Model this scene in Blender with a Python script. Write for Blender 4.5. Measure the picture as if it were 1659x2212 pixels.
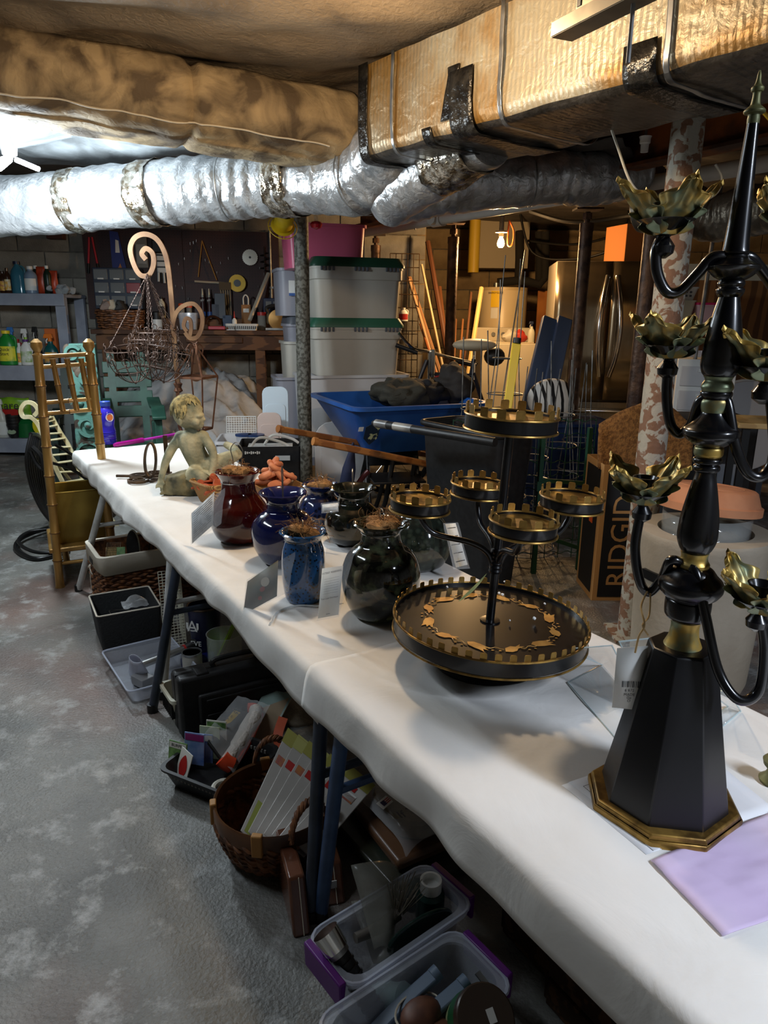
import bpy, math, random
from math import sin, cos, pi, radians, sqrt, atan2
from mathutils import Vector, Matrix, noise
random.seed(7)
R = random.uniform
SC = bpy.context.scene
COL = SC.collection
for o in list(bpy.data.objects): bpy.data.objects.remove(o)

# ------------------------------------------------------------------ camera
EYE, PITCH, ROLL, FPX = 1.30, radians(15.5), radians(0.66), 1533.0
_f = Vector((0, cos(PITCH), -sin(PITCH))); _u0 = Vector((0, sin(PITCH), cos(PITCH))); _r0 = Vector((1, 0, 0))
CR = cos(ROLL)*_r0 + sin(ROLL)*_u0; CU = -sin(ROLL)*_r0 + cos(ROLL)*_u0; CF = _f
CO = Vector((0, 0, EYE))
cam = bpy.data.cameras.new('camera'); camo = bpy.data.objects.new('camera', cam); COL.objects.link(camo)
cam.sensor_fit = 'VERTICAL'; cam.sensor_height = 36.0; cam.lens = FPX/2212*36.0
cam.clip_start = .02; cam.clip_end = 60
camo.matrix_world = Matrix(((CR.x, CU.x, -CF.x, CO.x), (CR.y, CU.y, -CF.y, CO.y), (CR.z, CU.z, -CF.z, CO.z), (0, 0, 0, 1)))
SC.camera = camo
# ------------------------------------------------------------------ world and exposure
w = bpy.data.worlds.new('world'); SC.world = w; w.use_nodes = True
w.node_tree.nodes['Background'].inputs[0].default_value = (.75, .85, 1, 1)
w.node_tree.nodes['Background'].inputs[1].default_value = .02
vs = SC.view_settings
vs.view_transform = 'Standard'; vs.look = 'None'; vs.gamma = 1; vs.use_curve_mapping = False
vs.exposure = 0.05
cy = SC.cycles; cy.max_bounces = 7; cy.diffuse_bounces = 4; cy.glossy_bounces = 3; cy.transmission_bounces = 4; cy.transparent_max_bounces = 8; cy.caustics_reflective = False; cy.caustics_refractive = False
# real lamps of the room (their fittings are built further down): name, place, watts, colour, radius
LAMPS = dict(
    warm_near=((-.12, 2.10, 2.14), 36, (1, .76, .50), .05),
    warm_back=((.94, 6.25, 1.90), 70, (1, .60, .26), .05),
    cool_left=((-1.76, 3.62, 1.99), 92, (.82, .93, 1), .12),
    tube_left=((-1.55, 1.75, 2.14), 15, (.82, .91, 1), 1.2),
    tube_right=((1.75, -.35, 2.14), 84, (.76, .85, 1), 1.2),
)
def lamp(key, kind='POINT', rot=(0, 0, 0)):
    loc, p, c, rad = LAMPS[key]
    l = bpy.data.lights.new(key + '_light', kind); l.energy = p; l.color = c
    if kind == 'AREA':
        l.shape = 'RECTANGLE'; l.size = rad; l.size_y = .12
    else: l.shadow_soft_size = rad
    o = bpy.data.objects.new(key + '_light', l); COL.objects.link(o); o.location = loc; o.rotation_euler = rot
    return o

# ------------------------------------------------------------------ measuring helpers: photo pixel -> place in the room
def ray(x, y): return CF + CR*((x-829.5)/FPX) - CU*((y-1106)/FPX)
def onz(x, y, z):
    d = ray(x, y); return CO + d*((z-EYE)/d.z)
def AT(x, y, Y):
    d = ray(x, y); return CO + d*(Y/d.y)
def FL(x, y): return onz(x, y, 0)
TZ = .62
def TB(x, y): return onz(x, y, TZ)
def mpp(P): return (Vector(P)-CO).dot(CF)/FPX
def V(*a): return Vector(a)

# ------------------------------------------------------------------ materials
def lin(c):
    return tuple((x/255/12.92 if x/255 <= .04045 else ((x/255+.055)/1.055)**2.4) for x in c) + (1,)
MATS = {}
def mat(name, c, c2=None, s=6, r=.5, m=0, bump=0, bs=60, kind='noise', lo=.4, hi=.6, tr=0, al=1, em=0, coat=0, ior=1.45, det=4, dist=0, sx=(1, 1, 1), sss=0, bkind=None, bdist=.01):
    if name in MATS: return MATS[name]
    mt = bpy.data.materials.new(name); mt.use_nodes = True; nt = mt.node_tree; N = nt.nodes; L = nt.links
    b = N['Principled BSDF']; I = b.inputs
    I['Base Color'].default_value = lin(c); I['Roughness'].default_value = r; I['Metallic'].default_value = m
    I['Transmission Weight'].default_value = tr; I['Alpha'].default_value = al; I['IOR'].default_value = ior
    I['Coat Weight'].default_value = coat; I['Coat Roughness'].default_value = .08
    if sss: I['Subsurface Weight'].default_value = sss; I['Subsurface Radius'].default_value = (.02, .02, .02)
    if em: I['Emission Color'].default_value = lin(c); I['Emission Strength'].default_value = em
    tc = N.new('ShaderNodeTexCoord'); mp = N.new('ShaderNodeMapping'); mp.inputs['Scale'].default_value = sx
    L.new(tc.outputs['Object'], mp.inputs[0])
    def tex(k, sc):
        if k == 'voronoi':
            t = N.new('ShaderNodeTexVoronoi'); t.inputs['Scale'].default_value = sc; out = t.outputs['Distance']
        elif k == 'wave':
            t = N.new('ShaderNodeTexWave'); t.inputs['Scale'].default_value = sc; t.inputs['Distortion'].default_value = dist; t.inputs['Detail'].default_value = 3; out = t.outputs['Fac']
        elif k == 'grid':
            t = N.new('ShaderNodeTexBrick'); t.inputs['Scale'].default_value = sc; t.offset = 0; t.inputs['Mortar Size'].default_value = .03
            t.inputs['Color1'].default_value = t.inputs['Color2'].default_value = (.4, .4, .4, 1); t.inputs['Mortar'].default_value = (1, 1, 1, 1); out = t.outputs['Fac']
        else:
            t = N.new('ShaderNodeTexNoise'); t.inputs['Scale'].default_value = sc; t.inputs['Detail'].default_value = det; t.inputs['Distortion'].default_value = dist; out = t.outputs['Fac']
        L.new(mp.outputs[0], t.inputs['Vector']); return out
    if c2 is not None:
        rp = N.new('ShaderNodeValToRGB'); rp.color_ramp.elements[0].position = lo; rp.color_ramp.elements[1].position = hi
        rp.color_ramp.elements[0].color = lin(c); rp.color_ramp.elements[1].color = lin(c2)
        L.new(tex(kind, s), rp.inputs[0]); L.new(rp.outputs[0], I['Base Color'])
    if bump:
        bp = N.new('ShaderNodeBump'); bp.inputs['Strength'].default_value = bump; bp.inputs['Distance'].default_value = bdist
        L.new(tex(bkind or kind, bs), bp.inputs['Height']); L.new(bp.outputs[0], I['Normal'])
    MATS[name] = mt; return mt
def nodes_of(mt): return mt.node_tree.nodes, mt.node_tree.links, mt.node_tree.nodes['Principled BSDF']

# ------------------------------------------------------------------ mesh builder
def rotm(rx=0, ry=0, rz=0): return Matrix.Rotation(rz, 4, 'Z') @ Matrix.Rotation(ry, 4, 'Y') @ Matrix.Rotation(rx, 4, 'X')
def cr(pts, n=8, closed=False):
    P = [Vector(p) for p in pts]; out = []
    k = len(P)
    for i in range(k if closed else k-1):
        if closed: a, b, c, d = P[(i-1) % k], P[i], P[(i+1) % k], P[(i+2) % k]
        else: a, b, c, d = P[max(i-1, 0)], P[i], P[i+1], P[min(i+2, k-1)]
        for j in range(n):
            t = j/n
            out.append(.5*((2*b) + (c-a)*t + (2*a-5*b+4*c-d)*t*t + (3*b-a-3*c+d)*t**3))
    if not closed: out.append(P[-1])
    return out
def spiral(c, r0, r1, a0, a1, n=24, plane='xz'):
    o = []
    for i in range(n+1):
        t = i/n; r = r0+(r1-r0)*t; a = a0+(a1-a0)*t
        o.append(Vector((c[0]+r*cos(a), c[1], c[2]+r*sin(a))) if plane == 'xz' else Vector((c[0]+r*cos(a), c[1]+r*sin(a), c[2])))
    return o
class MB:
    def __init__(s): s.v = []; s.f = []; s.M = Matrix()
    def at(s, loc=(0, 0, 0), rx=0, ry=0, rz=0, sc=1):
        s.M = Matrix.Translation(Vector(loc)) @ rotm(rx, ry, rz) @ Matrix.Scale(sc, 4); return s
    def add(s, vs, fs):
        n = len(s.v); s.v += [s.M @ Vector(v) for v in vs]; s.f += [tuple(i+n for i in f) for f in fs]; return s
    def box(s, c, d):
        x, y, z = d[0]/2, d[1]/2, d[2]/2; c = Vector(c)
        vs = [c+Vector(p) for p in ((-x, -y, -z), (x, -y, -z), (x, y, -z), (-x, y, -z), (-x, -y, z), (x, -y, z), (x, y, z), (-x, y, z))]
        return s.add(vs, [(0, 3, 2, 1), (4, 5, 6, 7), (0, 1, 5, 4), (1, 2, 6, 5), (2, 3, 7, 6), (3, 0, 4, 7)])
    def hexa(s, b, t):   # bottom quad and top quad
        return s.add(list(b)+list(t), [(0, 3, 2, 1), (4, 5, 6, 7), (0, 1, 5, 4), (1, 2, 6, 5), (2, 3, 7, 6), (3, 0, 4, 7)])
    def taper(s, c, d0, d1, h):   # tapered box, base at c
        c = Vector(c); q = lambda d, z: [c+Vector((sx*d[0]/2, sy*d[1]/2, z)) for sx, sy in ((-1, -1), (1, -1), (1, 1), (-1, 1))]
        return s.hexa(q(d0, 0), q(d1, h))
    def tube(s, pts, r, n=8, closed=False, cap=True):
        P = [Vector(p) for p in pts]; k = len(P); rr = r if isinstance(r, (list, tuple)) else [r]*k
        vs = []; nrm = None
        for i in range(k):
            if closed: t = P[(i+1) % k]-P[(i-1) % k]
            else: t = P[min(i+1, k-1)]-P[max(i-1, 0)]
            if t.length < 1e-9: t = Vector((0, 0, 1))
            t.normalize()
            if nrm is None:
                a = Vector((0, 0, 1)) if abs(t.z) < .9 else Vector((1, 0, 0)); nrm = t.cross(a).normalized()
            else:
                nrm = nrm - t*nrm.dot(t)
                nrm = nrm.normalized() if nrm.length > 1e-6 else t.orthogonal().normalized()
            bn = t.cross(nrm)
            for j in range(n):
                a = 2*pi*j/n; vs.append(P[i]+(nrm*cos(a)+bn*sin(a))*rr[i])
        fs = []
        for i in range(k if closed else k-1):
            i2 = (i+1) % k
            for j in range(n): fs.append((i*n+j, i*n+(j+1) % n, i2*n+(j+1) % n, i2*n+j))
        if not closed and cap: fs += [tuple(range(n-1, -1, -1)), tuple((k-1)*n+j for j in range(n))]
        return s.add(vs, fs)
    def bar(s, pts, w, h, up=(0, 0, 1), closed=False):   # swept rectangle: w across, h along up
        P = [Vector(p) for p in pts]; k = len(P); up = Vector(up); vs = []
        for i in range(k):
            t = (P[(i+1) % k]-P[(i-1) % k]) if closed else P[min(i+1, k-1)]-P[max(i-1, 0)]
            t.normalize(); sd = t.cross(up); sd = sd.normalized() if sd.length > 1e-5 else Vector((1, 0, 0)); u = sd.cross(t)
            for a, b in ((-1, -1), (1, -1), (1, 1), (-1, 1)): vs.append(P[i]+sd*a*w/2+u*b*h/2)
        fs = []
        for i in range(k if closed else k-1):
            i2 = (i+1) % k
            for j in range(4): fs.append((i*4+j, i*4+(j+1) % 4, i2*4+(j+1) % 4, i2*4+j))
        if not closed: fs += [(3, 2, 1, 0), tuple((k-1)*4+j for j in range(4))]
        return s.add(vs, fs)
    def lathe(s, prof, n=28, c=(0, 0, 0), cap=True, sy=1):
        vs = []; k = len(prof)
        for r, z in prof:
            for j in range(n): a = 2*pi*j/n; vs.append((c[0]+r*cos(a), c[1]+r*sin(a)*sy, c[2]+z))
        fs = [(i*n+j, i*n+(j+1) % n, (i+1)*n+(j+1) % n, (i+1)*n+j) for i in range(k-1) for j in range(n)]
        if cap: fs += [tuple(range(n-1, -1, -1)), tuple((k-1)*n+j for j in range(n))]
        return s.add(vs, fs)
    def ell(s, c, r, n=14, m=8):
        if not isinstance(r, (tuple, list)): r = (r, r, r)
        vs = [(c[0], c[1], c[2]-r[2])]
        for i in range(1, m):
            t = -pi/2+pi*i/m
            for j in range(n): a = 2*pi*j/n; vs.append((c[0]+r[0]*cos(t)*cos(a), c[1]+r[1]*cos(t)*sin(a), c[2]+r[2]*sin(t)))
        vs.append((c[0], c[1], c[2]+r[2])); e = len(vs)-1
        fs = [(0, 1+(j+1) % n, 1+j) for j in range(n)] + [(e, e-n+j, e-n+(j+1) % n) for j in range(n)]
        fs += [(1+i*n+j, 1+i*n+(j+1) % n, 1+(i+1)*n+(j+1) % n, 1+(i+1)*n+j) for i in range(m-2) for j in range(n)]
        return s.add(vs, fs)
    def grid(s, fn, nu, nv, cu=False):
        vs = [fn(i/(nu if cu else nu-1), j/(nv-1)) for j in range(nv) for i in range(nu)]
        fs = [(j*nu+i, j*nu+(i+1) % nu, (j+1)*nu+(i+1) % nu, (j+1)*nu+i) for j in range(nv-1) for i in range(nu if cu else nu-1)]
        return s.add(vs, fs)
    def prism(s, poly, z0, z1):
        n = len(poly); vs = [(p[0], p[1], z0) for p in poly]+[(p[0], p[1], z1) for p in poly]
        return s.add(vs, [tuple(range(n-1, -1, -1)), tuple(range(n, 2*n))]+[(i, (i+1) % n, n+(i+1) % n, n+i) for i in range(n)])
    def ring(s, c, R_, r, n=32, m=8, rx=0, ry=0, arc=2*pi):
        M = rotm(rx, ry); closed = arc > 6.28; k = n if closed else n+1
        return s.tube([Vector(c)+M.to_3x3() @ Vector((R_*cos(arc*i/n), R_*sin(arc*i/n), 0)) for i in range(k)], r, m, closed)
    def build(s, name, mt, parent=None, bev=0, solid=0, sub=0, sharp=38, kind=None, label=None):
        me = bpy.data.meshes.new(name); me.from_pydata(s.v, [], s.f); me.update()
        me.polygons.foreach_set('use_smooth', [True]*len(me.polygons)); me.set_sharp_from_angle(angle=radians(sharp))
        me.materials.append(mt); o = bpy.data.objects.new(name, me); COL.objects.link(o)
        if parent is not None: o.parent = parent
        if solid: q = o.modifiers.new('thick', 'SOLIDIFY'); q.thickness = solid; q.offset = 0
        if bev: q = o.modifiers.new('bev', 'BEVEL'); q.width = bev; q.segments = 2; q.limit_method = 'ANGLE'; q.angle_limit = radians(40)
        if sub: q = o.modifiers.new('sub', 'SUBSURF'); q.levels = q.render_levels = sub
        if kind: o['kind'] = kind
        if label: o['label'] = label
        return o
def tag(o, label, cat, group=None):
    o['label'] = label; o['category'] = cat
    if group: o['group'] = group
    return o
def thing(name, label, cat, loc=(0, 0, 0), rz=0, group=None, rx=0, ry=0):
    o = bpy.data.objects.new(name, None); COL.objects.link(o); o.empty_display_size = .05
    o.matrix_world = Matrix.Translation(Vector(loc)) @ rotm(rx, ry, rz)
    return tag(o, label, cat, group)
def struct(o): o['kind'] = 'structure'; return o
def place(o, loc, rz=0, rx=0, ry=0): o.matrix_world = Matrix.Translation(Vector(loc)) @ rotm(rx, ry, rz); return o
def copy_part(o, parent, M=None):
    c = o.copy(); COL.objects.link(c); c.parent = parent
    if M is not None: c.matrix_local = M
    return c
def copy_tree(o, parent=None):
    c = o.copy(); COL.objects.link(c); c.parent = parent
    for ch in list(o.children):
        if ch is not c: copy_tree(ch, c)
    return c
def text(body, size, mt, parent, loc, rx=pi/2, ry=0, rz=0, ext=.0006, align='CENTER', name='lettering', sx=1):
    cu = bpy.data.curves.new(name, 'FONT'); cu.body = body; cu.size = size; cu.extrude = ext; cu.align_x = align; cu.align_y = 'CENTER'; cu.resolution_u = 3
    tmp = bpy.data.objects.new(name, cu); me = bpy.data.meshes.new_from_object(tmp); bpy.data.objects.remove(tmp)
    me.materials.clear(); me.materials.append(mt); o = bpy.data.objects.new(name, me); COL.objects.link(o); o.parent = parent; o['kind'] = 'stuff'
    o.matrix_local = Matrix.Translation(Vector(loc)) @ rotm(rx, ry, rz) @ Matrix.Diagonal((sx, 1, 1, 1)); return o
def rrect(w, d, r, n=4):
    o = []
    for cx, cy, a0 in ((w/2-r, d/2-r, 0), (-w/2+r, d/2-r, pi/2), (-w/2+r, -d/2+r, pi), (w/2-r, -d/2+r, 1.5*pi)):
        for i in range(n+1): a = a0+pi/2*i/n; o.append((cx+r*cos(a), cy+r*sin(a)))
    return o
def tub(mb, w0, d0, w1, d1, h, th=.006, r=.04, lip=0, liph=.015, floor=.006):   # open tub with wall thickness; base at z=0
    rings = []
    def rr(w, d, z): rings.append([(x, y, z) for x, y in rrect(w, d, min(r, w*.45, d*.45))])
    rr(w0, d0, 0); rr(w1, d1, h-(liph if lip else 0))
    if lip: rr(w1+2*lip, d1+2*lip, h-liph); rr(w1+2*lip, d1+2*lip, h)
    else: rr(w1, d1, h)
    rr(w1-2*th, d1-2*th, h); rr(w0-2*th, d0-2*th, floor)
    n = len(rings[0]); vs = [p for q in rings for p in q]; fs = [tuple(range(n-1, -1, -1))]
    for i in range(len(rings)-1): fs += [(i*n+j, i*n+(j+1) % n, (i+1)*n+(j+1) % n, (i+1)*n+j) for j in range(n)]
    fs.append(tuple((len(rings)-1)*n+j for j in range(n))); return mb.add(vs, fs)
def nz(x, y, z=0, s=1): return noise.noise(Vector((x*s, y*s, z*s)))
# ================================================================== SETTING
YB, WROT = 7.0, radians(8)
WO = Vector((-3.2, YB, 0)); WX = Vector((cos(WROT), sin(WROT), 0)); WN = Vector((sin(WROT), -cos(WROT), 0))   # along the back wall / out of it
def WL(px, py, d):                       # point seen at the pixel, d in front of the back wall
    q = ray(px, py); t = (WO + WN*d - CO).dot(WN)/q.dot(WN); return CO + q*t
def WS(p): return (Vector(p)-WO).dot(WX)  # running length along the wall
YR = 9.0
M_conc = mat('worn_concrete', (116, 116, 111), (76, 76, 73), s=2.6, r=.42, bump=.4, bs=110, det=12, lo=.36, hi=.64, dist=.2)
def concrete_nodes():
    N, L, b = nodes_of(M_conc)
    rp = [n for n in N if n.type == 'VALTORGB'][0]; mp = [n for n in N if n.type == 'MAPPING'][0]
    n2 = N.new('ShaderNodeTexNoise'); n2.inputs['Scale'].default_value = 1.1; n2.inputs['Detail'].default_value = 8; n2.inputs['Distortion'].default_value = .3
    L.new(mp.outputs[0], n2.inputs['Vector'])
    r2 = N.new('ShaderNodeValToRGB'); r2.color_ramp.elements[0].position = .5; r2.color_ramp.elements[1].position = .8
    mx = N.new('ShaderNodeMix'); mx.data_type = 'RGBA'; mx.inputs['B'].default_value = lin((118, 84, 72))
    L.new(n2.outputs['Fac'], r2.inputs[0]); L.new(r2.outputs[0], mx.inputs['Factor']); L.new(rp.outputs[0], mx.inputs['A'])
    n3 = N.new('ShaderNodeTexNoise'); n3.inputs['Scale'].default_value = 8; n3.inputs['Detail'].default_value = 14; n3.inputs['Roughness'].default_value = .72; n3.inputs['Distortion'].default_value = .15
    L.new(mp.outputs[0], n3.inputs['Vector'])
    r3 = N.new('ShaderNodeValToRGB'); r3.color_ramp.elements[0].position = .52; r3.color_ramp.elements[1].position = .7
    mx2 = N.new('ShaderNodeMix'); mx2.data_type = 'RGBA'; mx2.inputs['B'].default_value = lin((156, 158, 156))
    L.new(n3.outputs['Fac'], r3.inputs[0]); L.new(r3.outputs[0], mx2.inputs['Factor']); L.new(mx.outputs[2], mx2.inputs['A'])
    L.new(mx2.outputs[2], b.inputs['Base Color'])
    rr = N.new('ShaderNodeMapRange'); rr.inputs['To Min'].default_value = .3; rr.inputs['To Max'].default_value = .65
    L.new(n3.outputs['Fac'], rr.inputs[0]); L.new(rr.outputs[0], b.inputs['Roughness'])
concrete_nodes()
struct(MB().box((0, 3.7, -.05), (9.6, 12, .1)).build('floor', M_conc))

M_block = mat('painted_block', (150, 146, 136), (116, 112, 104), s=3, r=.85, bump=.5, bs=90, det=6)
M_mortar = mat('mortar', (96, 92, 86), (120, 116, 108), s=20, r=.95)
M_warmblock = mat('tan_block', (168, 146, 110), (132, 112, 84), s=3, r=.85, bump=.5, bs=90, det=6)
def block_wall(name, o, ax, nrm, length, mt, z1=2.3, thick=.2):
    ax = Vector(ax); nrm = Vector(nrm); rz = atan2(ax.y, ax.x)
    wl = MB().box((length/2, thick/2+.012, z1/2), (length, thick, z1)).build(name, M_mortar); struct(wl); place(wl, o, rz)
    mesh = None
    for r in range(int(z1/.23)+1):
        x = -.23*(r % 2)
        while x < length-.05:
            a, b = max(x, 0), min(x+.46, length); z = r*.23; h = min(.22, z1-z-.01)
            if b-a < .06 or h < .05: x += .46; continue
            full = abs(b-a-.46) < 1e-4 and h == .22
            M = Matrix.Translation(((a+b)/2, .006+R(-.0025, .0025), z+h/2)) @ rotm(0, R(-.004, .004), 0)
            if full and mesh is not None: copy_part(mesh, wl, M)
            else:
                ob = MB().box((0, 0, 0), (b-a-.01, .02, h)).build('block', mt, wl, bev=.003); ob.matrix_local = M
                if full: mesh = ob
            x += .46
    return wl
LW = 3.62
WE = WO + WX*LW
block_wall('wall_back', (WO - WX*1.6), WX, WN, LW+1.6, M_block)
block_wall('wall_recess', (WE.x-.3, YR, 0), (1, 0, 0), (0, -1, 0), 4.7-WE.x+.3, M_warmblock)
struct(MB().box((WE.x-.1, (WE.y+YR)/2+.1, 1.15), (.2, YR-WE.y+.2, 2.3)).build('wall_return', M_warmblock))
struct(MB().box((-4.75, 3.2, 1.15), (.2, 11, 2.3)).build('wall_left', M_block))
struct(MB().box((4.75, 3.2, 1.15), (.2, 12, 2.3)).build('wall_right', M_block))
struct(MB().box((0, -2.3, 1.15), (9.6, .2, 2.3)).build('wall_front', M_block))

# ---- ceiling: dark boards, then the torn fabric and plastic facing that hangs below them
M_cboard = mat('dark_boards', (70, 58, 48), (50, 42, 36), s=4, r=.9)
struct(MB().box((0, 3.7, 2.42), (9.6, 12, .04)).build('ceiling', M_cboard))
M_brown = mat('brown_fabric_facing', (140, 122, 98), (104, 90, 72), s=3, r=.55, bump=.6, bs=45, det=8, dist=.6)
M_silver = mat('silver_plastic_facing', (168, 174, 178), (128, 132, 134), s=4, r=.32, bump=.5, bs=12, det=7, dist=.8)
M_dkgrey = mat('grey_fabric_facing', (92, 86, 80), (62, 58, 55), s=3, r=.7, bump=.5, bs=14, det=6)
def sag(x0, x1, y0, y1, z, amp, fr, nu=70, nv=70, seed=0, ridge=0):
    def fn(u, v):
        x = x0+(x1-x0)*u; y = y0+(y1-y0)*v
        h = nz(x+seed, y, 0, fr)*amp + abs(nz(x*.7+seed, y*1.9, 3, fr*1.6))*amp*.8 - ridge*abs(sin((x*.85+y*.53)*6))
        return (x, y, z+h)
    return MB().grid(fn, nu, nv)
struct(sag(-2.6, 2.4, .6, 3.75, 2.26, .055, 1.6).build('ceiling_facing', M_brown, solid=.002))
def silver(u, v):
    x = -4.6+4.45*u; y0 = max(3.25, 3.62+.5*(x+.9)); y = y0+(4.85-y0)*v
    return (x, y, 2.15+.07*nz(x+5, y, 0, 1.3)+.07*abs(nz(x*.7, y*1.9, 3, 2.1))-.05*abs(sin((x*.6+y)*5))+.05*v)
o = MB().grid(silver, 80, 50).build('plastic_sheet', M_silver, solid=.0015)
tag(o, 'silvery plastic sheeting sagging from the ceiling beside the white LED lamp', 'sheeting')
struct(sag(-4.6, 4.6, 4.6, 9.2, 2.29, .06, 1.2, seed=9).build('ceiling_facing', M_dkgrey, solid=.002))
fq = [AT(1120, 352, 3.95), AT(1380, 354, 3.6), AT(1345, 298, 3.35), AT(1180, 318, 3.6)]
o = MB().grid(lambda u, v: fq[0].lerp(fq[1], u).lerp(fq[3].lerp(fq[2], u), v)+V(0, 0, .03*nz(u*3, v*3, 1)), 20, 14).build('fabric_flap', M_dkgrey, solid=.002)
tag(o, 'loose grey fabric flap hanging under the steel beam behind the foil trunk duct', 'fabric')

# ---- joists with metal hangers, in the open bay at the photo's upper part
HD = Vector((.52, -.854, 0)); HN = Vector((.854, .52, 0))     # the house's long axis and its normal
hrz = atan2(HD.y, HD.x)
M_joist = mat('pine_joist', (190, 124, 74), (138, 82, 46), s=3, r=.7, kind='wave', dist=6, bump=.2, bs=8, sx=(.4, 4, 4))
M_galv = mat('galvanized_steel', (170, 172, 172), (128, 130, 132), s=12, r=.35, m=.85)
B0, B1 = onz(780, 470, 2.02), onz(1659, 262, 2.02)            # the steel beam
BD = (B1-B0).normalized(); BN = Vector((-BD.y, BD.x, 0)); brz = atan2(BD.y, BD.x)
BL = (B1-B0).length + 1.6
for i, (px, py) in enumerate(((1300, 300), (1385, 272), (1480, 255), (1565, 245), (1640, 236))):
    p = onz(px, py, 2.16); p = B0 + BD*((p-B0).dot(BD))
    j = MB().box((0, -.38, 0), (.045, .58, .19)).build('joist', M_joist); struct(j); place(j, (p.x, p.y, 2.24), brz)
    h = MB().box((.026, -.14, -.04), (.004, .09, .13)).box((-.026, -.14, -.04), (.004, .09, .13)).box((0, -.14, -.1), (.055, .09, .004)).box((.045, -.098, -.02), (.04, .004, .12)).build('joist_hanger', M_galv, j)
M_sill = mat('grey_wood_plate', (142, 112, 84), (104, 82, 62), s=3, r=.8, kind='wave', dist=5, sx=(.3, 4, 4))
o = MB().box((BL/2, -.05, 0), (BL, .14, .04)).build('trim_1', M_sill); struct(o); place(o, (B0.x, B0.y, 2.15), brz)
M_rust = mat('rusty_steel', (150, 84, 32), (70, 44, 28), s=5, r=.6, m=.3, bump=.3, bs=40)
bm = thing('steel_beam', 'long rusty brown steel beam carrying the ceiling joists', 'beam', (B0.x, B0.y, 2.02), brz)
bm['kind'] = 'structure'
MB().box((BL/2, 0, .1), (BL, .11, .014)).build('upper_flange', M_rust, bm)
MB().box((BL/2, 0, .02), (BL, .012, .16)).build('web', M_rust, bm)
MB().box((BL/2, 0, -.06), (BL, .11, .014)).build('lower_flange', M_rust, bm)

# ---- white drain pipe along the beam
M_pvc = mat('white_pvc', (206, 202, 192), (184, 178, 166), s=2, r=.4)
pp = thing('drain_pipe', 'long white plastic drain pipe slung beside the rusty beam', 'pipe')
c0, c1 = onz(700, 517, 1.93), onz(1659, 352, 1.93)
dd = (c1-c0).normalized()
MB().tube([c0-dd*.2, c1+dd*1.2], .036, 16).build('pipe', M_pvc, pp)
e = onz(940, 472, 1.93); e = c0 + dd*((e-c0).dot(dd))
mb = MB().tube([e-dd*.09, e+dd*.02], .046, 16); mb.tube([e-dd*.045, e-dd*.045+V(-.05, -.05, .0)], .036, 12); mb.build('coupling', M_pvc, pp)
for t in (.35, .8): q = c0+dd*(c1-c0).length*t; MB().ring(q, .04, .004, 16, 6, ry=pi/2).build('pipe_strap', M_galv, pp)

# ---- posts
M_post1 = mat('mottled_grey_paint', (120, 120, 112), (74, 72, 64), s=45, r=.6, bump=.3, bs=60, lo=.45, hi=.56)
p = AT(658, 900, 4.9)
po = thing('support_post', 'mottled grey round steel post in front of the stacked totes', 'post', (p.x, p.y, 0))
MB().lathe([(.048, 0), (.048, 2.2)], 20).build('column', M_post1, po)
MB().box((0, 0, .008), (.16, .16, .016)).build('base_plate', M_post1, po); MB().box((0, 0, 2.19), (.16, .16, .02)).build('top_plate', M_post1, po)
M_post2 = mat('flaking_paint', (176, 171, 157), (132, 98, 76), s=27, r=.7, bump=.6, bs=30, det=12, lo=.49, hi=.53, dist=.5)
p = AT(1445, 640, 2.78)
po = thing('support_post', 'thick post with flaking white paint over rust beside the carton', 'post', (p.x, p.y, 0))
MB().lathe([(.056, 0), (.056, 1.0), (.0575, 1.62), (.0585, 1.63), (.057, 1.64), (.056, 2.2)], 22).build('column', M_post2, po)
MB().box((0, 0, .006), (.18, .18, .012)).build('plate', M_post2, po)
M_jack = mat('brown_jack_post', (92, 68, 52), (58, 42, 34), s=18, r=.5, m=.4, bump=.3, bs=50)
for (px, Y, ptop, tube_top, lab) in ((811, 6.7, 505, 530, 'short-looking brown jack post rising behind the green-lidded totes'),
                           (975, 6.0, 480, 512, 'brown jack post beside the leaning wooden poles'),
                           (1255, 4.9, 450, 482, 'brown jack post in front of the steel refrigerator'),
                           (1395, 3.9, 345, 390, 'brown jack post close behind the flaking white post')):
    p = AT(px, 640, Y); zt = AT(px, ptop, Y).z; z1 = AT(px, tube_top, Y).z
    po = thing('jack_post', lab, 'post', (p.x, p.y, 0), group='screw jack posts under the beam')
    MB().lathe([(.042, 0), (.042, z1)], 16).build('outer_tube', M_jack, po)
    MB().lathe([(.045, z1-.05), (.045, z1)], 16).build('collar', M_jack, po)
    MB().lathe([(.018, z1), (.018, zt-.02)], 12).build('screw', M_jack, po)
    MB().lathe([(.03, z1+.02), (.03, z1+.06)], 6).build('nut', M_jack, po)
    MB().box((0, 0, zt-.006), (.17, .13, .012)).build('top_plate', M_jack, po); MB().box((0, 0, .006), (.14, .14, .012)).build('base_plate', M_jack, po)
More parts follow.
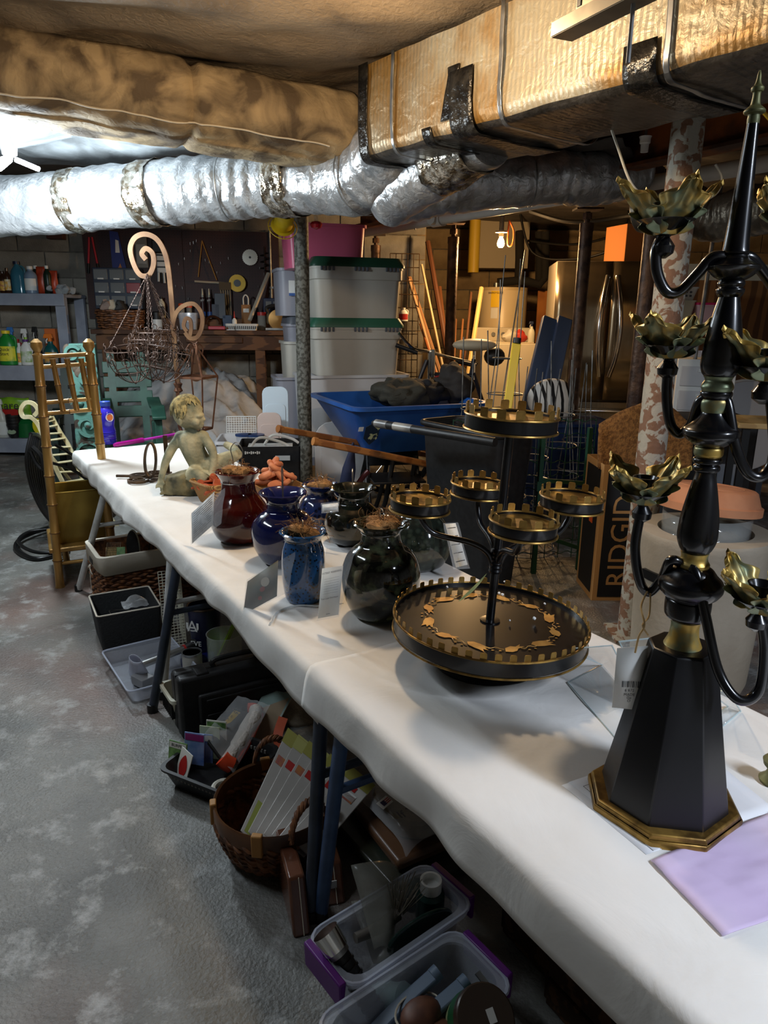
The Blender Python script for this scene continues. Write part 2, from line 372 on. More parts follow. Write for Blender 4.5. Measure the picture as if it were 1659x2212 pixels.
# ================================================================== DUCTS, LAMPS AND WIRES
M_foil = mat('foil_scrim', (196, 198, 200), (160, 162, 164), s=10, r=.28, m=.6, bump=.6, bs=26, det=7, dist=.6, bdist=.014)
M_foil2 = mat('dull_foil', (150, 140, 124), (112, 104, 92), s=6, r=.36, m=.7, bump=.5, bs=26, det=6, bdist=.012)
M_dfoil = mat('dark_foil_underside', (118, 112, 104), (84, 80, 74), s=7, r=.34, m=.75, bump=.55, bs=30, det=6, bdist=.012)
M_tape = mat('black_foil_tape', (74, 72, 68), (42, 41, 40), s=25, r=.25, m=.7, bump=.7, bs=45)
M_wrap = mat('stained_fabric_wrap', (176, 152, 114), (94, 78, 58), s=6, r=.75, bump=.6, bs=24, det=11, dist=.9, lo=.40, hi=.62)
M_seam = mat('cream_line', (210, 200, 180), r=.6)
def scrim(mt, sc, st=.35, diag=True):     # reinforcement threads of the foil, as a fine relief
    N, L, b = nodes_of(mt); tc = [n for n in N if n.type == 'TEX_COORD'][0]
    bk = N.new('ShaderNodeTexWave'); bk.inputs['Scale'].default_value = sc; bk.wave_profile = 'SAW'; bk.bands_direction = 'DIAGONAL'
    b2 = N.new('ShaderNodeTexWave'); b2.inputs['Scale'].default_value = sc; b2.bands_direction = 'X'; b2.wave_profile = 'SAW'
    L.new(tc.outputs['Object'], bk.inputs['Vector']); L.new(tc.outputs['Object'], b2.inputs['Vector'])
    ad = N.new('ShaderNodeMath'); ad.operation = 'MAXIMUM'; b2.inputs['Distortion'].default_value = 0 if diag else 2.5; b2.inputs['Detail'].default_value = 3
    if diag: L.new(bk.outputs['Fac'], ad.inputs[0])
    L.new(b2.outputs['Fac'], ad.inputs[1])
    old = [n for n in N if n.type == 'BUMP'][0]
    bp = N.new('ShaderNodeBump'); bp.inputs['Strength'].default_value = st; bp.inputs['Distance'].default_value = .008
    L.new(ad.outputs[0], bp.inputs['Height']); L.new(old.outputs[0], bp.inputs['Normal']); L.new(bp.outputs[0], b.inputs['Normal'])
for m_ in (M_foil, M_foil2, M_dfoil): scrim(m_, 14, .35, m_ is not M_dfoil)

# ---- rectangular trunk duct wrapped in foil
TRZ0, TRZ1 = 1.90, 2.23
n1, n2 = onz(879, 300, TRZ0+.03), onz(1529, 108, TRZ0+.03)
td = (n2-n1).normalized(); tn = Vector((-td.y, td.x, 0)); trz = atan2(td.y, td.x)
if tn.y < 0: tn = -tn
TW = .50; t0 = n1 - td*.30
trunk = thing('trunk_duct', 'large foil-wrapped rectangular trunk duct with amber stains crossing the ceiling', 'duct', (t0.x, t0.y, 0), trz)
TLn = 2.9
def crump(p, a=.008, f=7): return Vector((p[0], p[1]+nz(p[0], p[1], p[2], f)*a, p[2]+nz(p[2]+4, p[0], p[1], f)*a))
def face_strip(pts, n=90):     # a face of the duct: cross-section polyline swept along +X with crumple
    k = len(pts)
    return MB().grid(lambda u, v: crump((TLn*u, pts[min(int(v*(k-1)+.5), k-1)][0], pts[min(int(v*(k-1)+.5), k-1)][1])), n, k)
arc = lambda cy, cz, r, a0, a1, n=5: [(cy+r*cos(a0+(a1-a0)*i/n), cz+r*sin(a0+(a1-a0)*i/n)) for i in range(n+1)]
lerp2 = lambda a, b, n: [(a[0]+(b[0]-a[0])*i/n, a[1]+(b[1]-a[1])*i/n) for i in range(n+1)]
side = lerp2((0, TRZ1), (0, TRZ0+.05), 6) + arc(.05, TRZ0+.05, .05, pi, pi*1.25, 3)
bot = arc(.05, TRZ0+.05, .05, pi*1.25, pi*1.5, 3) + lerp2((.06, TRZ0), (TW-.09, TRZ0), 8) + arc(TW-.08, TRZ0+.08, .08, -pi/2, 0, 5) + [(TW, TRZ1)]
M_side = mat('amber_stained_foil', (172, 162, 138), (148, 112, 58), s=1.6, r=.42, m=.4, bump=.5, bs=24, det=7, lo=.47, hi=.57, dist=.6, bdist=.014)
scrim(M_side, 16, .7, False)
face_strip(side).build('side_face', M_side, trunk)
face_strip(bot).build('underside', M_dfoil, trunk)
MB().add([(0, 0, TRZ0+.02), (0, TW, TRZ0+.02), (0, TW, TRZ1), (0, 0, TRZ1)], [(0, 1, 2, 3)]).build('end_cap', M_side, trunk, solid=.004)
def band(x, w, out=.006, lo=0, hi=99, mt=None, name='tape_band'):
    pts = (side+bot)[lo:hi]; k = len(pts)
    cx, cz = TW/2, (TRZ0+TRZ1)/2
    def fn(u, v):
        i = min(int(v*(k-1)+.5), k-1); y, z = pts[i]
        dy, dz = y-cx, z-cz; l = sqrt(dy*dy+dz*dz)
        return (x+(u-.5)*w+nz(y*9, z*9, x)*.012, y+dy/l*(out+.005), z+dz/l*(out+.008))
    MB().grid(fn, 6, k).build(name, mt or M_tape, trunk, solid=.002)
band(.42, .05, lo=7, hi=20); band(.60, .11, lo=3); band(1.28, .10, lo=5); band(.03, .06, lo=0)
band(.22, .016, mt=M_galv, name='hanger_strap'); band(.78, .016, mt=M_galv, name='hanger_strap'); band(1.36, .018, mt=M_galv, name='hanger_strap')
for (x, a) in ((.52, .04), (.58, -.03)):
    MB().grid(lambda u, v: (x+(u-.5)*.05+a*v, -.007-.004*nz(u*3, v*3, x), TRZ0+.05+.16*v), 6, 10).build('tape_strip', M_tape, trunk, solid=.002)

# ---- brown fabric-wrapped branch duct
b0, b1 = onz(-160, 190, 2.04), onz(800, 345, 1.96)
bdv = (b1-b0); bl = bdv.length; bdv.normalize(); bq = Vector((-bdv.y, bdv.x, 0)).normalized()
if bq.y < 0: bq = -bq
br = thing('branch_duct', 'brown stained fabric-wrapped branch duct meeting the foil trunk', 'duct')
sec = arc(.16, .16, .15, pi*.75, pi*1.5, 9) + lerp2((.17, .0), (.36, .0), 3) + arc(.36, .14, .14, -pi/2, pi/3, 7)
def fnb(u, v):
    i = v*(len(sec)-1); i0 = min(int(i), len(sec)-2); f = i-i0
    y = sec[i0][0]*(1-f)+sec[i0+1][0]*f; z = sec[i0][1]*(1-f)+sec[i0+1][1]*f
    sq = 1-.12*math.exp(-((u-.55)/.012)**2) - .35*max(0, (u-.96)/.04)**2
    x = u*bl; a = nz(x, y, z, 5)*.016+nz(x, y, z, 14)*.006
    p = b0+bdv*x+bq*(.2+(y-.2)*sq)+V(0, 0, .14+(z-.14)*sq+a) ; return p+bq*a
MB().grid(fnb, 130, 40).build('fabric_sleeve', M_wrap, br, solid=.004)
def lip_(u): return fnb(u, .46)
MB().tube([fnb(i/60*.9, .30)+V(0, 0, -.004) for i in range(61)], .0035, 6).build('hem', M_seam, br)

# ---- round flexible foil ducts
def flex(name, label, pts, r, mt, bands=(), strap=()):
    d = thing(name, label, 'duct', group='flexible foil ducts'); P = cr(pts, 30)
    k = len(P); Q = []; rad = []
    for i, p in enumerate(P):
        rad.append(r*(1+.035*nz(i*.31, 2, r*50)+.02*sin(i*.9)))
    mb = MB(); n = 28; mb.tube(P, rad, n)
    mb.v = [v+Vector((nz(v.x, v.y, v.z, 9), nz(v.z, v.x, v.y, 9), nz(v.y, v.z, v.x, 9)))*.012 for v in mb.v]
    mb.build('sleeve', mt, d)
    for t, wd in bands:
        i = int(t*(k-1)); mb = MB(); seg = P[max(0, i-wd):i+wd+1]; mb.tube(seg, [rad[i]*1.035+.004*nz(j*1.3, 7, t*9) for j in range(len(seg))], 28, cap=False)
        mb.v = [v+Vector((nz(v.x, v.y, v.z, 26), nz(v.z, v.x, v.y, 26), nz(v.y, v.z, v.x, 26)))*.013 for v in mb.v]
        mb.build('tape_band', M_tapes, d, solid=.002)
    for t in strap:
        i = int(t*(k-1)); seg = [P[i]+(P[i+1]-P[i])*a for a in (0, .6)]; mb = MB().tube(seg, rad[i]*1.05, 28, cap=False); mb.build('hanger_strap', M_galv, d, solid=.002)
        MB().bar([P[i]+V(0, 0, rad[i]), V(P[i].x, P[i].y, 2.3)], .018, .002, up=(0, 1, 0)).build('hanger_strap', M_galv, d)
    return d
M_tapes = mat('bright_foil_tape', (190, 186, 176), (110, 96, 76), s=30, r=.2, m=.85, bump=.8, bs=38, bdist=.012)
flex('flex_duct', 'bright silver flexible duct running under the ceiling near the white LED lamp',
     [AT(-320, 455, 4.5), AT(0, 447, 4.3), AT(190, 432, 4.2), AT(360, 416, 4.05), AT(520, 402, 3.95), AT(660, 388, 3.8), AT(790, 380, 3.55), Vector((t0.x, t0.y, 2.06))+td*.06+tn*.2], .158, M_foil,
     bands=((.27, 3), (.40, 4), (.68, 6)), strap=(.55, .85))
flex('flex_duct', 'crinkled flexible foil duct below the trunk duct with the white cable beside it',
     [Vector((t0.x, t0.y, 1.97))+td*.42+tn*.3, AT(850, 425, 3.5), AT(930, 412, 3.52), AT(1050, 394, 3.55), AT(1180, 386, 3.58), AT(1290, 384, 3.62), AT(1372, 376, 3.75)], .117, M_foil, bands=((.05, 5),), strap=(.62,))
flex('flex_duct', 'shiny bent foil duct behind the tall candelabrum at the photo edge',
     [AT(1385, 455, 4.2), AT(1460, 440, 4.05), AT(1540, 470, 3.95), AT(1620, 455, 3.8), AT(1720, 440, 3.6)], .12, M_foil2)

# ---- lamps
M_bulbw = mat('lit_warm_bulb', (255, 196, 110), em=38)
M_bulbc = mat('lit_white_led', (226, 240, 255), em=34)
M_white = mat('white_plastic', (226, 226, 222), r=.4)
M_cream = mat('cream_paint', (214, 206, 186), r=.5)
M_black = mat('black_enamel', (14, 14, 15), r=.35)
def bulb(key, label, stem_to):
    loc = LAMPS[key][0]; t = thing('light_bulb', label, 'bulb', (loc[0], loc[1], loc[2]))
    MB().lathe([(.0, -.052), (.016, -.05), (.028, -.035), (.031, -.018), (.026, .004), (.015, .026), (.013, .034)], 18).build('glass', M_bulbw, t)
    MB().lathe([(.014, .034), (.02, .036), (.02, .06), (.05, .066), (.05, .08)], 18).build('socket', M_cream, t)
    MB().tube([(0, 0, .08), (0, 0, stem_to-loc[2])], .02, 10).build('mounting_box', M_galv, t)
    l = lamp(key); l.location = (loc[0], loc[1], loc[2]-.11)
bulb('warm_near', 'bare warm bulb on the brown fabric ceiling in front of the ducts', 2.26)
bulb('warm_back', 'glowing bare bulb hanging near the water heater', 2.40)
bk = LAMPS['warm_back'][0]
tag(MB().tube(cr([(bk[0]+.06, bk[1], 2.06), (bk[0]+.1, bk[1], 1.98), (bk[0]+.095, bk[1], 1.88), (bk[0]+.06, bk[1], 1.87), (bk[0]+.055, bk[1], 1.97), (bk[0]+.06, bk[1], 2.06)], 6), .007, 8).build('cord_loop', mat('orange_cord', (190, 90, 40), r=.5)),
    'orange cord loop hanging next to the bare bulb', 'cord')
loc = LAMPS['cool_left'][0]
t = thing('led_lamp', 'bright white LED lamp with spread panels on the plastic ceiling sheet', 'lamp', (loc[0], loc[1], loc[2]))
MB().lathe([(.015, .0), (.032, .01), (.036, .04), (.02, .07), (.02, .2)], 16).build('socket', M_white, t)
for k in range(3):
    a = .5+k*2.1; d = Vector((cos(a), sin(a), -.35)); pnl = MB().at((d.x*.07, d.y*.07, d.z*.07), 0, .33, a).box((0, 0, 0), (.11, .05, .016)).build('light_panel', M_bulbc, t, bev=.006)
l = lamp('cool_left'); l.location = (loc[0], loc[1], loc[2]-.27)
def tube_fixture(key, label, length, rz):
    loc = LAMPS[key][0]; t = thing('strip_light', label, 'lamp', loc, rz, group='ceiling strip lights')
    MB().hexa([(-length/2, -.07, .02), (length/2, -.07, .02), (length/2, .07, .02), (-length/2, .07, .02)], [(-length/2, -.035, .07), (length/2, -.035, .07), (length/2, .035, .07), (-length/2, .035, .07)]).build('housing', M_white, t)
    for s in (-.035, .035): MB().tube([(-length/2+.02, s, 0), (length/2-.02, s, 0)], .012, 10).build('fluorescent_tube', mat('lit_tube', (220, 236, 255), em=5), t)
    for s in (-1, 1): MB().tube([(s*length*.35, 0, .07), (s*length*.35, 0, .16)], .004, 6).build('hanger_wire', M_galv, t)
    l = lamp(key, 'AREA', (0, 0, rz)); l.location = (loc[0], loc[1], loc[2]-.03)
tube_fixture('tube_left', 'white strip light on the ceiling in the photo corner over the bare floor', 1.2, hrz+pi)
tube_fixture('tube_right', 'white strip light over the near end of the cloth-covered table', 1.2, hrz)

# ---- slotted steel channel under the trunk duct
u0, u1 = AT(1213, 84, 1.62), AT(1500, -60, 1.30)
dv = (u1-u0); L_ = dv.length; rz = atan2(dv.y, dv.x)
ch = thing('steel_channel', 'galvanized slotted steel channels hung below the foil trunk duct', 'channel', u0, rz)
pitch = -math.asin(dv.z/L_)
M_gal2 = mat('warm_galvanized', (196, 184, 158), (160, 150, 130), s=8, r=.3, m=.8)
mb = MB().at((0, 0, 0), 0, pitch); mb.box((L_/2, 0, .0), (L_, .05, .003)); mb.box((L_/2, -.025, .012), (L_, .003, .024)); mb.build('angle_rail', M_gal2, ch)
mb = MB().at((0, 0, 0), 0, pitch); mb.box((L_/2+.02, .015, .055), (L_, .003, .035)); mb.box((L_/2+.02, -.005, .072), (L_, .04, .003)); mb.build('upper_rail', M_gal2, ch)
mb = MB().at((0, 0, 0), 0, pitch)
for i in range(5): mb.box((.03+i*.07, .013, .055), (.012, .002, .012))
mb.build('slots', M_black, ch, kind='stuff')
MB().tube([(L_*.6, 0, -.1), (L_*.6, 0, .5)], .004, 6).build('hanger_rod', M_galv, ch)

# ---- white cable hanging in front of the post
M_cable = mat('white_cable', (214, 208, 190), r=.5)
pts = [AT(1315, 262, 2.62), AT(1335, 320, 2.62), AT(1363, 395, 2.62), AT(1400, 430, 2.64), AT(1445, 452, 2.66), AT(1500, 440, 2.7), AT(1545, 420, 2.72), AT(1560, 385, 2.74), AT(1545, 355, 2.74)]
tag(MB().tube(cr(pts, 8), .0045, 8).build('cable', M_cable), 'white electric cable drooping across the flaking post', 'cable')
M_yel = mat('yellow_cable', (230, 180, 30), r=.45)
tag(MB().tube(cr([AT(1605, 200, 2.4), AT(1640, 232, 2.4), AT(1700, 300, 2.4)], 4), .006, 8).build('cable', M_yel), 'yellow cable running past the green finial', 'cable')
p = AT(1393, 312, 3.3)
t = thing('porcelain_socket', 'small white porcelain lamp holder under the joists', 'socket', (p.x, p.y, p.z))
MB().lathe([(.016, -.03), (.017, 0), (.022, .005), (.022, .02), (.026, .03)], 14).build('cup', M_white, t)
MB().tube([(0, 0, .03), (0, 0, .12)], .006, 6).build('stem', M_galv, t)
for i, (pts, r, lab) in enumerate((
    ([AT(1145, 455, 6.2), AT(1230, 478, 6), AT(1330, 470, 5.8), AT(1420, 440, 5.5), AT(1440, 330, 5.5)], .02, 'thick black cable sagging below the beam near the brown jack post'),
    ([AT(1120, 440, 7.7), AT(1150, 545, 7.6), AT(1240, 560, 7.4), AT(1330, 538, 7.2), AT(1420, 500, 7)], .012, 'black cable along the tan block wall above the refrigerator'),
    ([AT(1140, 520, 7.8), AT(1240, 528, 7.6), AT(1340, 500, 7.4), AT(1360, 440, 7.4)], .012, 'upper black cable along the tan block wall'))):
    tag(MB().tube(cr(pts, 8), r, 8).build('cable', M_black), lab, 'cable')
# ================================================================== TABLES, CLOTHS AND WHAT STANDS ON THEM
TA = Vector((-1.573, 3.568, 0)); TD = Vector((.534, -.8456, 0)).normalized(); TN = Vector((-TD.y, TD.x, 0)); trz_ = atan2(TD.y, TD.x); TWD = .595
def TT(s, t, z=TZ): return TA + TD*s + TN*t + V(0, 0, z)
def tl(P): d = Vector(P)-TA; return (d.dot(TD), d.dot(TN), P[2])
M_lam = mat('white_laminate', (205, 203, 198), r=.5)
M_legw = mat('white_leg_paint', (206, 208, 206), (180, 180, 176), s=20, r=.4)
M_legd = mat('slate_leg_paint', (52, 62, 78), (40, 48, 60), s=14, r=.38)
M_legb = mat('blue_leg_paint', (62, 86, 122), (48, 70, 104), s=14, r=.38)
def table(label, s0, s1, pairs, mt):
    t = thing('folding_table', label, 'table', TT(s0, 0, 0), trz_, group='folding tables set end to end')
    MB().box(((s1-s0)/2, TWD/2, .595), (s1-s0, TWD, .03)).build('table_top', M_lam, t, bev=.004)
    I = t.matrix_world.inverted()
    for top, foot in pairs:
        a, b = I @ onz(*top, .585), I @ FL(*foot)
        a.y = max(a.y, .03); a.x = min(max(a.x, .03), s1-s0-.03)
        MB().tube([a, b+V(0, 0, .004)], .0155, 12).build('leg', mt, t)
        MB().tube([b+V(0, 0, .001), b+V(0, 0, .03)], .018, 12).build('foot_cap', M_black, t)
        a2, b2 = V(a.x, TWD-.06, a.z), V(b.x, TWD-.0, b.z)
        MB().tube([a2, b2+V(0, 0, .004)], .0155, 12).build('leg', mt, t)
        m1, m2 = a.lerp(b, .4), a2.lerp(b2, .4); MB().tube([m1, m2], .01, 8).build('cross_bar', mt, t)
table('white folding table with white legs behind the gilt chair', 0, 1.62, [((178, 1040), (170, 1276)), ((347, 1185), (352, 1508))], M_legw)
table('folding table with dark slate legs over the toolbox', 1.65, 2.70, [((354, 1172), (330, 1537)), ((669, 1500), (672, 1985))], M_legd)
table('folding table with blue legs under the tall candelabrum', 2.73, 4.15, [((697, 1515), (692, 1985))], M_legb)
M_cloth = mat('white_cotton', (226, 224, 219), (216, 213, 207), s=3, r=.75, bump=.45, bs=7, det=6, dist=.7, bdist=.012)
def cloth(label, s0, s1, zz, seed, farend):
    nu, nv = int((s1-s0)*75), 64
    def fn(u, v):
        s = s0+(s1-s0)*u; a = -.085+(TWD+.20)*v       # a across: front drop, top, back drop
        def fold(a, lo, hi):
            r = .012
            if a < lo: return lo-r*(1-math.exp((a-lo)/r)), lo-a
            if a > hi: return hi+r*(1-math.exp((hi-a)/r)), a-hi
            return a, 0
        t, d1 = fold(a, -.008, TWD+.008)
        wv = nz(s*2.2+seed, a*3, 0, 1)*.5+nz(s*9+seed, a*6, 2)*.5
        if d1 > 0:
            sg = -1 if a < 0 else 1
            t += sg*(d1/.08)*.026*(wv+.2); d1 = d1*(1+.30*nz(s*1.7+seed, 9, 0)) 
        x, d2 = (s, 0)
        if farend: x, d2 = fold(s, .0, 99)
        z = zz-max(d1, d2*(.75)) - (.0 if d1 == 0 else 0) + (.0045*wv if d1 == 0 else 0)
        if d1 == 0: z += .004*max(0, nz(s*5+seed, a*9, 5)-.25)
        edge = min(abs(a+.008), .03)/.03
        return TA + TD*x + TN*t + V(0, 0, z)
    o = MB().grid(fn, nu, nv).build('tablecloth', M_cloth, solid=.0012, sharp=180)
    return tag(o, label, 'tablecloth', 'white tablecloths')
cloth('white tablecloth under the statue and glazed jars, far tables', -.06, 2.76, TZ-.002, 1, True)
cloth('white tablecloth on the near table under tiered stand and candelabrum', 2.69, 4.2, TZ+.0015, 31, False)

# ---- glazed jars
def vz(x, y0, Y, prof):    # silhouette heights and widths in the photo -> local (radius, height)
    out = []
    for y, wd in prof:
        p = AT(x, y, Y); out.append((wd/2*mpp(p), p.z-TZ))
    return out
M_coir = mat('coir_fibre', (160, 118, 70), (118, 82, 44), s=40, r=.95)
M_wire = mat('thin_steel_wire', (150, 146, 138), r=.35, m=.9)
def tuft(rad, z, n, parent, seed, mt=M_coir, h=.02):
    rd = random.Random(seed); mb = MB()
    for k in range(5): mb.ell((rd.uniform(-.4, .4)*rad, rd.uniform(-.4, .4)*rad, z+rd.uniform(-.2, .5)*h), (rad*rd.uniform(.35, .6), rad*rd.uniform(.35, .6), h*rd.uniform(.5, .9)), 10, 6)
    mb.v = [v+Vector((nz(v.x, v.y, v.z, 90), nz(v.y, v.z, v.x, 90), nz(v.z, v.x, v.y, 90)))*.005 for v in mb.v]
    for k in range(n):
        a = rd.uniform(0, 6.28); q = rd.uniform(0, .8)*rad; p = Vector((q*cos(a), q*sin(a), z+rd.uniform(0, h))); d = Vector((rd.uniform(-1, 1), rd.uniform(-1, 1), rd.uniform(-.1, 1.1)))
        pts = [p]
        for j in range(5): d = (d+Vector((rd.uniform(-1, 1), rd.uniform(-1, 1), rd.uniform(-1.1, .6)))*.7).normalized(); pts.append(pts[-1]+d*rad*.15)
        mb.tube(pts, .00055, 3)
    return mb.build('coir_tuft', mt, parent, kind='stuff', label='tuft of tan coir fibre')
def glaze(name, c, c2=None, **k):
    a = dict(s=30, r=.09, coat=.6, bump=.03, bs=30); a.update(k); return mat(name, c, c2, **a)
def jar(label, base, prof, mt, tuft_n=0, tseed=1, loop=None, Yoff=0, band=False, tr=.8):
    P = TB(*base); pr = vz(base[0], base[1], P.y, prof); pr = [(max(r, .003), max(z, 0)) for r, z in pr]
    t = thing('glazed_jar', label, 'jar', P, R(0, 6), group='glazed jars on the white table')
    out = cr([V(r, 0, z) for r, z in pr], 5); out = [(p.x, max(p.z, 0)) for p in out]
    rr, zr = out[-1]; lip = [(rr-.003, zr+.004), (rr-.009, zr+.002), (rr*.74, zr-.012)]
    nk = min(r for r, z in pr[len(pr)//2:]); ins = [(nk-.008, zr-.03), (nk-.008, zr-.07), (nk*.3, zr-.08)]
    MB().lathe([(out[0][0]*.9, 0)]+[(r, z+.001) for r, z in out]+lip+ins, 40).build('jar_body', mt, t, sharp=60)
    if tuft_n: tuft(rr*tr, zr-.004, tuft_n, t, tseed)
    else: tuft(nk*.7, zr-.045, 14, t, tseed, h=.006)
    # wire round the neck and a loop standing in the mouth
    zi = [z for r, z in pr if abs(r-nk) < 1e-6][0]
    MB().ring((0, 0, zi+.004), nk+.0012, .0011, 28, 5, rx=.07).build('neck_wire', M_wire, t)
    if loop:
        h, wd, a = loop; rz = radians(a)
        pts = [V(-wd*.25, 0, zr-.05), V(-wd*.35, 0, zr+h*.35), V(-wd*.5, 0, zr+h*.75), V(0, 0, zr+h), V(wd*.5, 0, zr+h*.75), V(wd*.35, 0, zr+h*.35), V(wd*.2, 0, zr-.05)]
        MB().at((0, 0, 0), 0, 0, rz).tube(cr(pts, 5), .0014, 6).build('hanging_wire', M_wire, t)
    return t, P
JR, _p = jar('oxblood red-brown glazed jar nearest the stone boy', (520, 1166), [(1172, 74), (1158, 100), (1136, 122), (1118, 129), (1096, 120), (1080, 100), (1066, 80), (1054, 73), (1040, 73), (1029, 84), (1019, 98)],
         glaze('oxblood_glaze', (70, 16, 12), (52, 10, 9), s=6), 90, 3, (.09, .05, 20))
JB, _p = jar('plain cobalt blue glazed jar with an empty mouth', (615, 1214), [(1222, 74), (1206, 98), (1180, 128), (1150, 140), (1128, 132), (1112, 104), (1102, 74), (1088, 69), (1076, 78), (1064, 105)],
         glaze('cobalt_glaze', (24, 30, 78), (16, 20, 58), s=6), 0, 5, (.075, .004, 0))
M_spk = glaze('blue_speckle_glaze', (8, 12, 22), (34, 80, 130), s=120, kind='voronoi', lo=.22, hi=.40)
JS, _p = jar('small blue jar with black leopard speckles, front row', (657, 1294), [(1301, 72), (1284, 82), (1250, 92), (1215, 94), (1190, 90), (1176, 82), (1166, 78), (1158, 86), (1149, 103)], M_spk, 170, 7, (.03, .02, 30), tr=1.0)
M_dkg = glaze('dark_moss_glaze', (12, 13, 10), (70, 76, 54), s=34, det=9, lo=.46, hi=.68)
JG, _p = jar('large dark moss-green marbled jar in front of the tiered stand', (822, 1328), [(1336, 92), (1318, 126), (1285, 158), (1245, 172), (1212, 160), (1190, 132), (1176, 98), (1164, 86), (1150, 86), (1141, 100), (1131, 124)], M_dkg, 130, 9, (.035, .028, 10), tr=.85)
M_dkg2 = glaze('olive_black_glaze', (14, 15, 12), (34, 38, 28), s=22, det=6, lo=.45, hi=.75)
JK, _p = jar('dark olive jar with an empty flared mouth in the back row', (762, 1172), [(1178, 70), (1162, 98), (1140, 120), (1122, 124), (1104, 112), (1092, 88), (1084, 70), (1072, 68), (1062, 82), (1054, 102)], M_dkg2, 0, 11, (.06, .035, 40))
M_spk2 = glaze('night_blue_speckle', (10, 12, 26), (26, 40, 84), s=60, kind='voronoi', lo=.2, hi=.5)
JN, _p = jar('night-blue speckled jar partly hidden between blue and olive jars', (693, 1142), [(1148, 62), (1134, 84), (1112, 100), (1096, 98), (1080, 80), (1070, 62), (1062, 60), (1054, 68), (1047, 80)], M_spk2, 110, 13, (.03, .02, 0))
M_gg = glaze('grey_green_bubble_glaze', (52, 60, 50), (30, 36, 30), s=60, kind='voronoi', lo=.2, hi=.55)
JQ, _p = jar('broad grey-green bubbled jar right behind the moss-green jar', (905, 1222), [(1230, 84), (1214, 108), (1192, 132), (1168, 140), (1142, 128), (1122, 104), (1110, 84), (1098, 80), (1088, 92), (1078, 112)], M_gg, 60, 15, None, tr=.8)

# ---- printed tags in clear bags hanging from the jars
M_bag = mat('clear_bag', (235, 238, 240), r=.12, al=.28)
M_card = mat('grey_printed_card', (176, 178, 178), (150, 152, 152), s=60, r=.6)
M_cardw = mat('white_card', (222, 222, 216), r=.6)
M_ink = mat('dark_ink', (52, 52, 54), r=.7)
M_cardp = mat('photo_print', (120, 96, 80), (70, 78, 62), s=9, r=.45, det=6)
def quadtag(label, card, bag, mt, lines=0, words=(), blobs=()):
    # card, bag: four world points each (top-left, top-right, bottom-right, bottom-left)
    o = card[3]; t = thing('printed_tag', label, 'tag', o)
    c = [Vector(p)-o for p in card]; b = [Vector(p)-o for p in bag]
    ux = (c[2]-c[3]); uy = (c[0]-c[3]); n = ux.cross(uy).normalized()
    if n.dot(CO-o) < 0: n = -n
    MB().grid(lambda u, v: (b[3].lerp(b[2], u)).lerp(b[0].lerp(b[1], u), v)+n*(.0015+.004*nz(u*3, v*3, 1)), 10, 10).build('clear_bag', M_bag, t)
    MB().add(c, [(0, 1, 2, 3)]).build('card', mt, t, solid=.0008)
    def at(u, v): return (c[3].lerp(c[2], u)).lerp(c[0].lerp(c[1], u), v)+n*.0009
    X, Y = ux.normalized(), n.cross(ux.normalized())
    M = Matrix((X, Y, n)).transposed().to_4x4()
    mb = MB()
    for k in range(lines):
        v = .9-.78*k/max(lines-1, 1); e = .92-.3*((k*7) % 3)/3*(k % 4 == 3)
        mb.add([at(.1, v-.008), at(e, v-.008), at(e, v+.008), at(.1, v+.008)], [(0, 1, 2, 3)])
    if lines: mb.build('printed_lines', M_ink, t, kind='stuff')
    for w_, u, v, sz in words:
        tx = text(w_, sz, M_ink, t, (0, 0, 0), ext=0); tx.matrix_local = Matrix.Translation(at(u, v)) @ M
    for u, v, r1, r2, cc in blobs:
        p = at(u, v); mb = MB(); mb.v = []; k = 12
        mb.add([p+X*r1*cos(6.28*i/k)+Y*r2*sin(6.28*i/k)+n*.0003 for i in range(k)], [tuple(range(k))]); mb.build('printed_picture', cc, t)
    return t
q = lambda *a: [AT(x, y, Y) for x, y, Y in a]
quadtag('grey printed tag in a clear bag hanging from the red-brown jar', q((414, 1109, 2.06), (463, 1062, 2.0), (460, 1134, 1.98), (415, 1174, 2.04)), q((414, 1107, 2.06), (487, 1054, 1.97), (479, 1131, 1.95), (413, 1177, 2.04)), M_card, 12)
M_bf = mat('print_red', (150, 52, 38), r=.5); M_bw = mat('print_white', (205, 196, 178), r=.5)
quadtag('picture tag in a clear bag beside the leopard-speckled jar', q((535, 1256, 1.60), (601, 1210, 1.56), (598, 1288, 1.545), (525, 1328, 1.585)), q((534, 1252, 1.60), (639, 1192, 1.53), (624, 1278, 1.52), (523, 1332, 1.585)), M_cardp, 0,
        blobs=((.62, .62, .014, .011, M_bw), (.55, .45, .009, .006, M_bf), (.5, .22, .007, .005, M_bf)))
quadtag('white printed tag reading patent warning, leaning against the moss-green jar', q((696, 1228, 1.475), (741, 1222, 1.45), (731, 1328, 1.43), (687, 1336, 1.455)), q((706, 1184, 1.475), (768, 1182, 1.44), (733, 1332, 1.425), (685, 1341, 1.455)), M_cardw, 0,
        words=[('PATENT WARNING', .5, .9, .0062), ('Your Local Distributor', .5, .38, .0052), ('www.', .5, .06, .005)] + [('________________', .5, .8-.05*k, .0052) for k in range(7)])
quadtag('long clear bag with a white tag hanging behind the grey-green jar', q((962, 1132, 1.80), (984, 1130, 1.78), (1010, 1220, 1.74), (985, 1226, 1.76)), q((958, 1130, 1.80), (990, 1128, 1.78), (1016, 1228, 1.74), (980, 1230, 1.76)), M_cardw, 5)
quadtag('pale tag tucked behind the night-blue jar', q((696, 1090, 2.02), (730, 1086, 2.0), (730, 1104, 1.99), (697, 1106, 2.01)), q((694, 1087, 2.02), (733, 1083, 2.0), (732, 1106, 1.99), (695, 1109, 2.01)), M_cardw, 3)
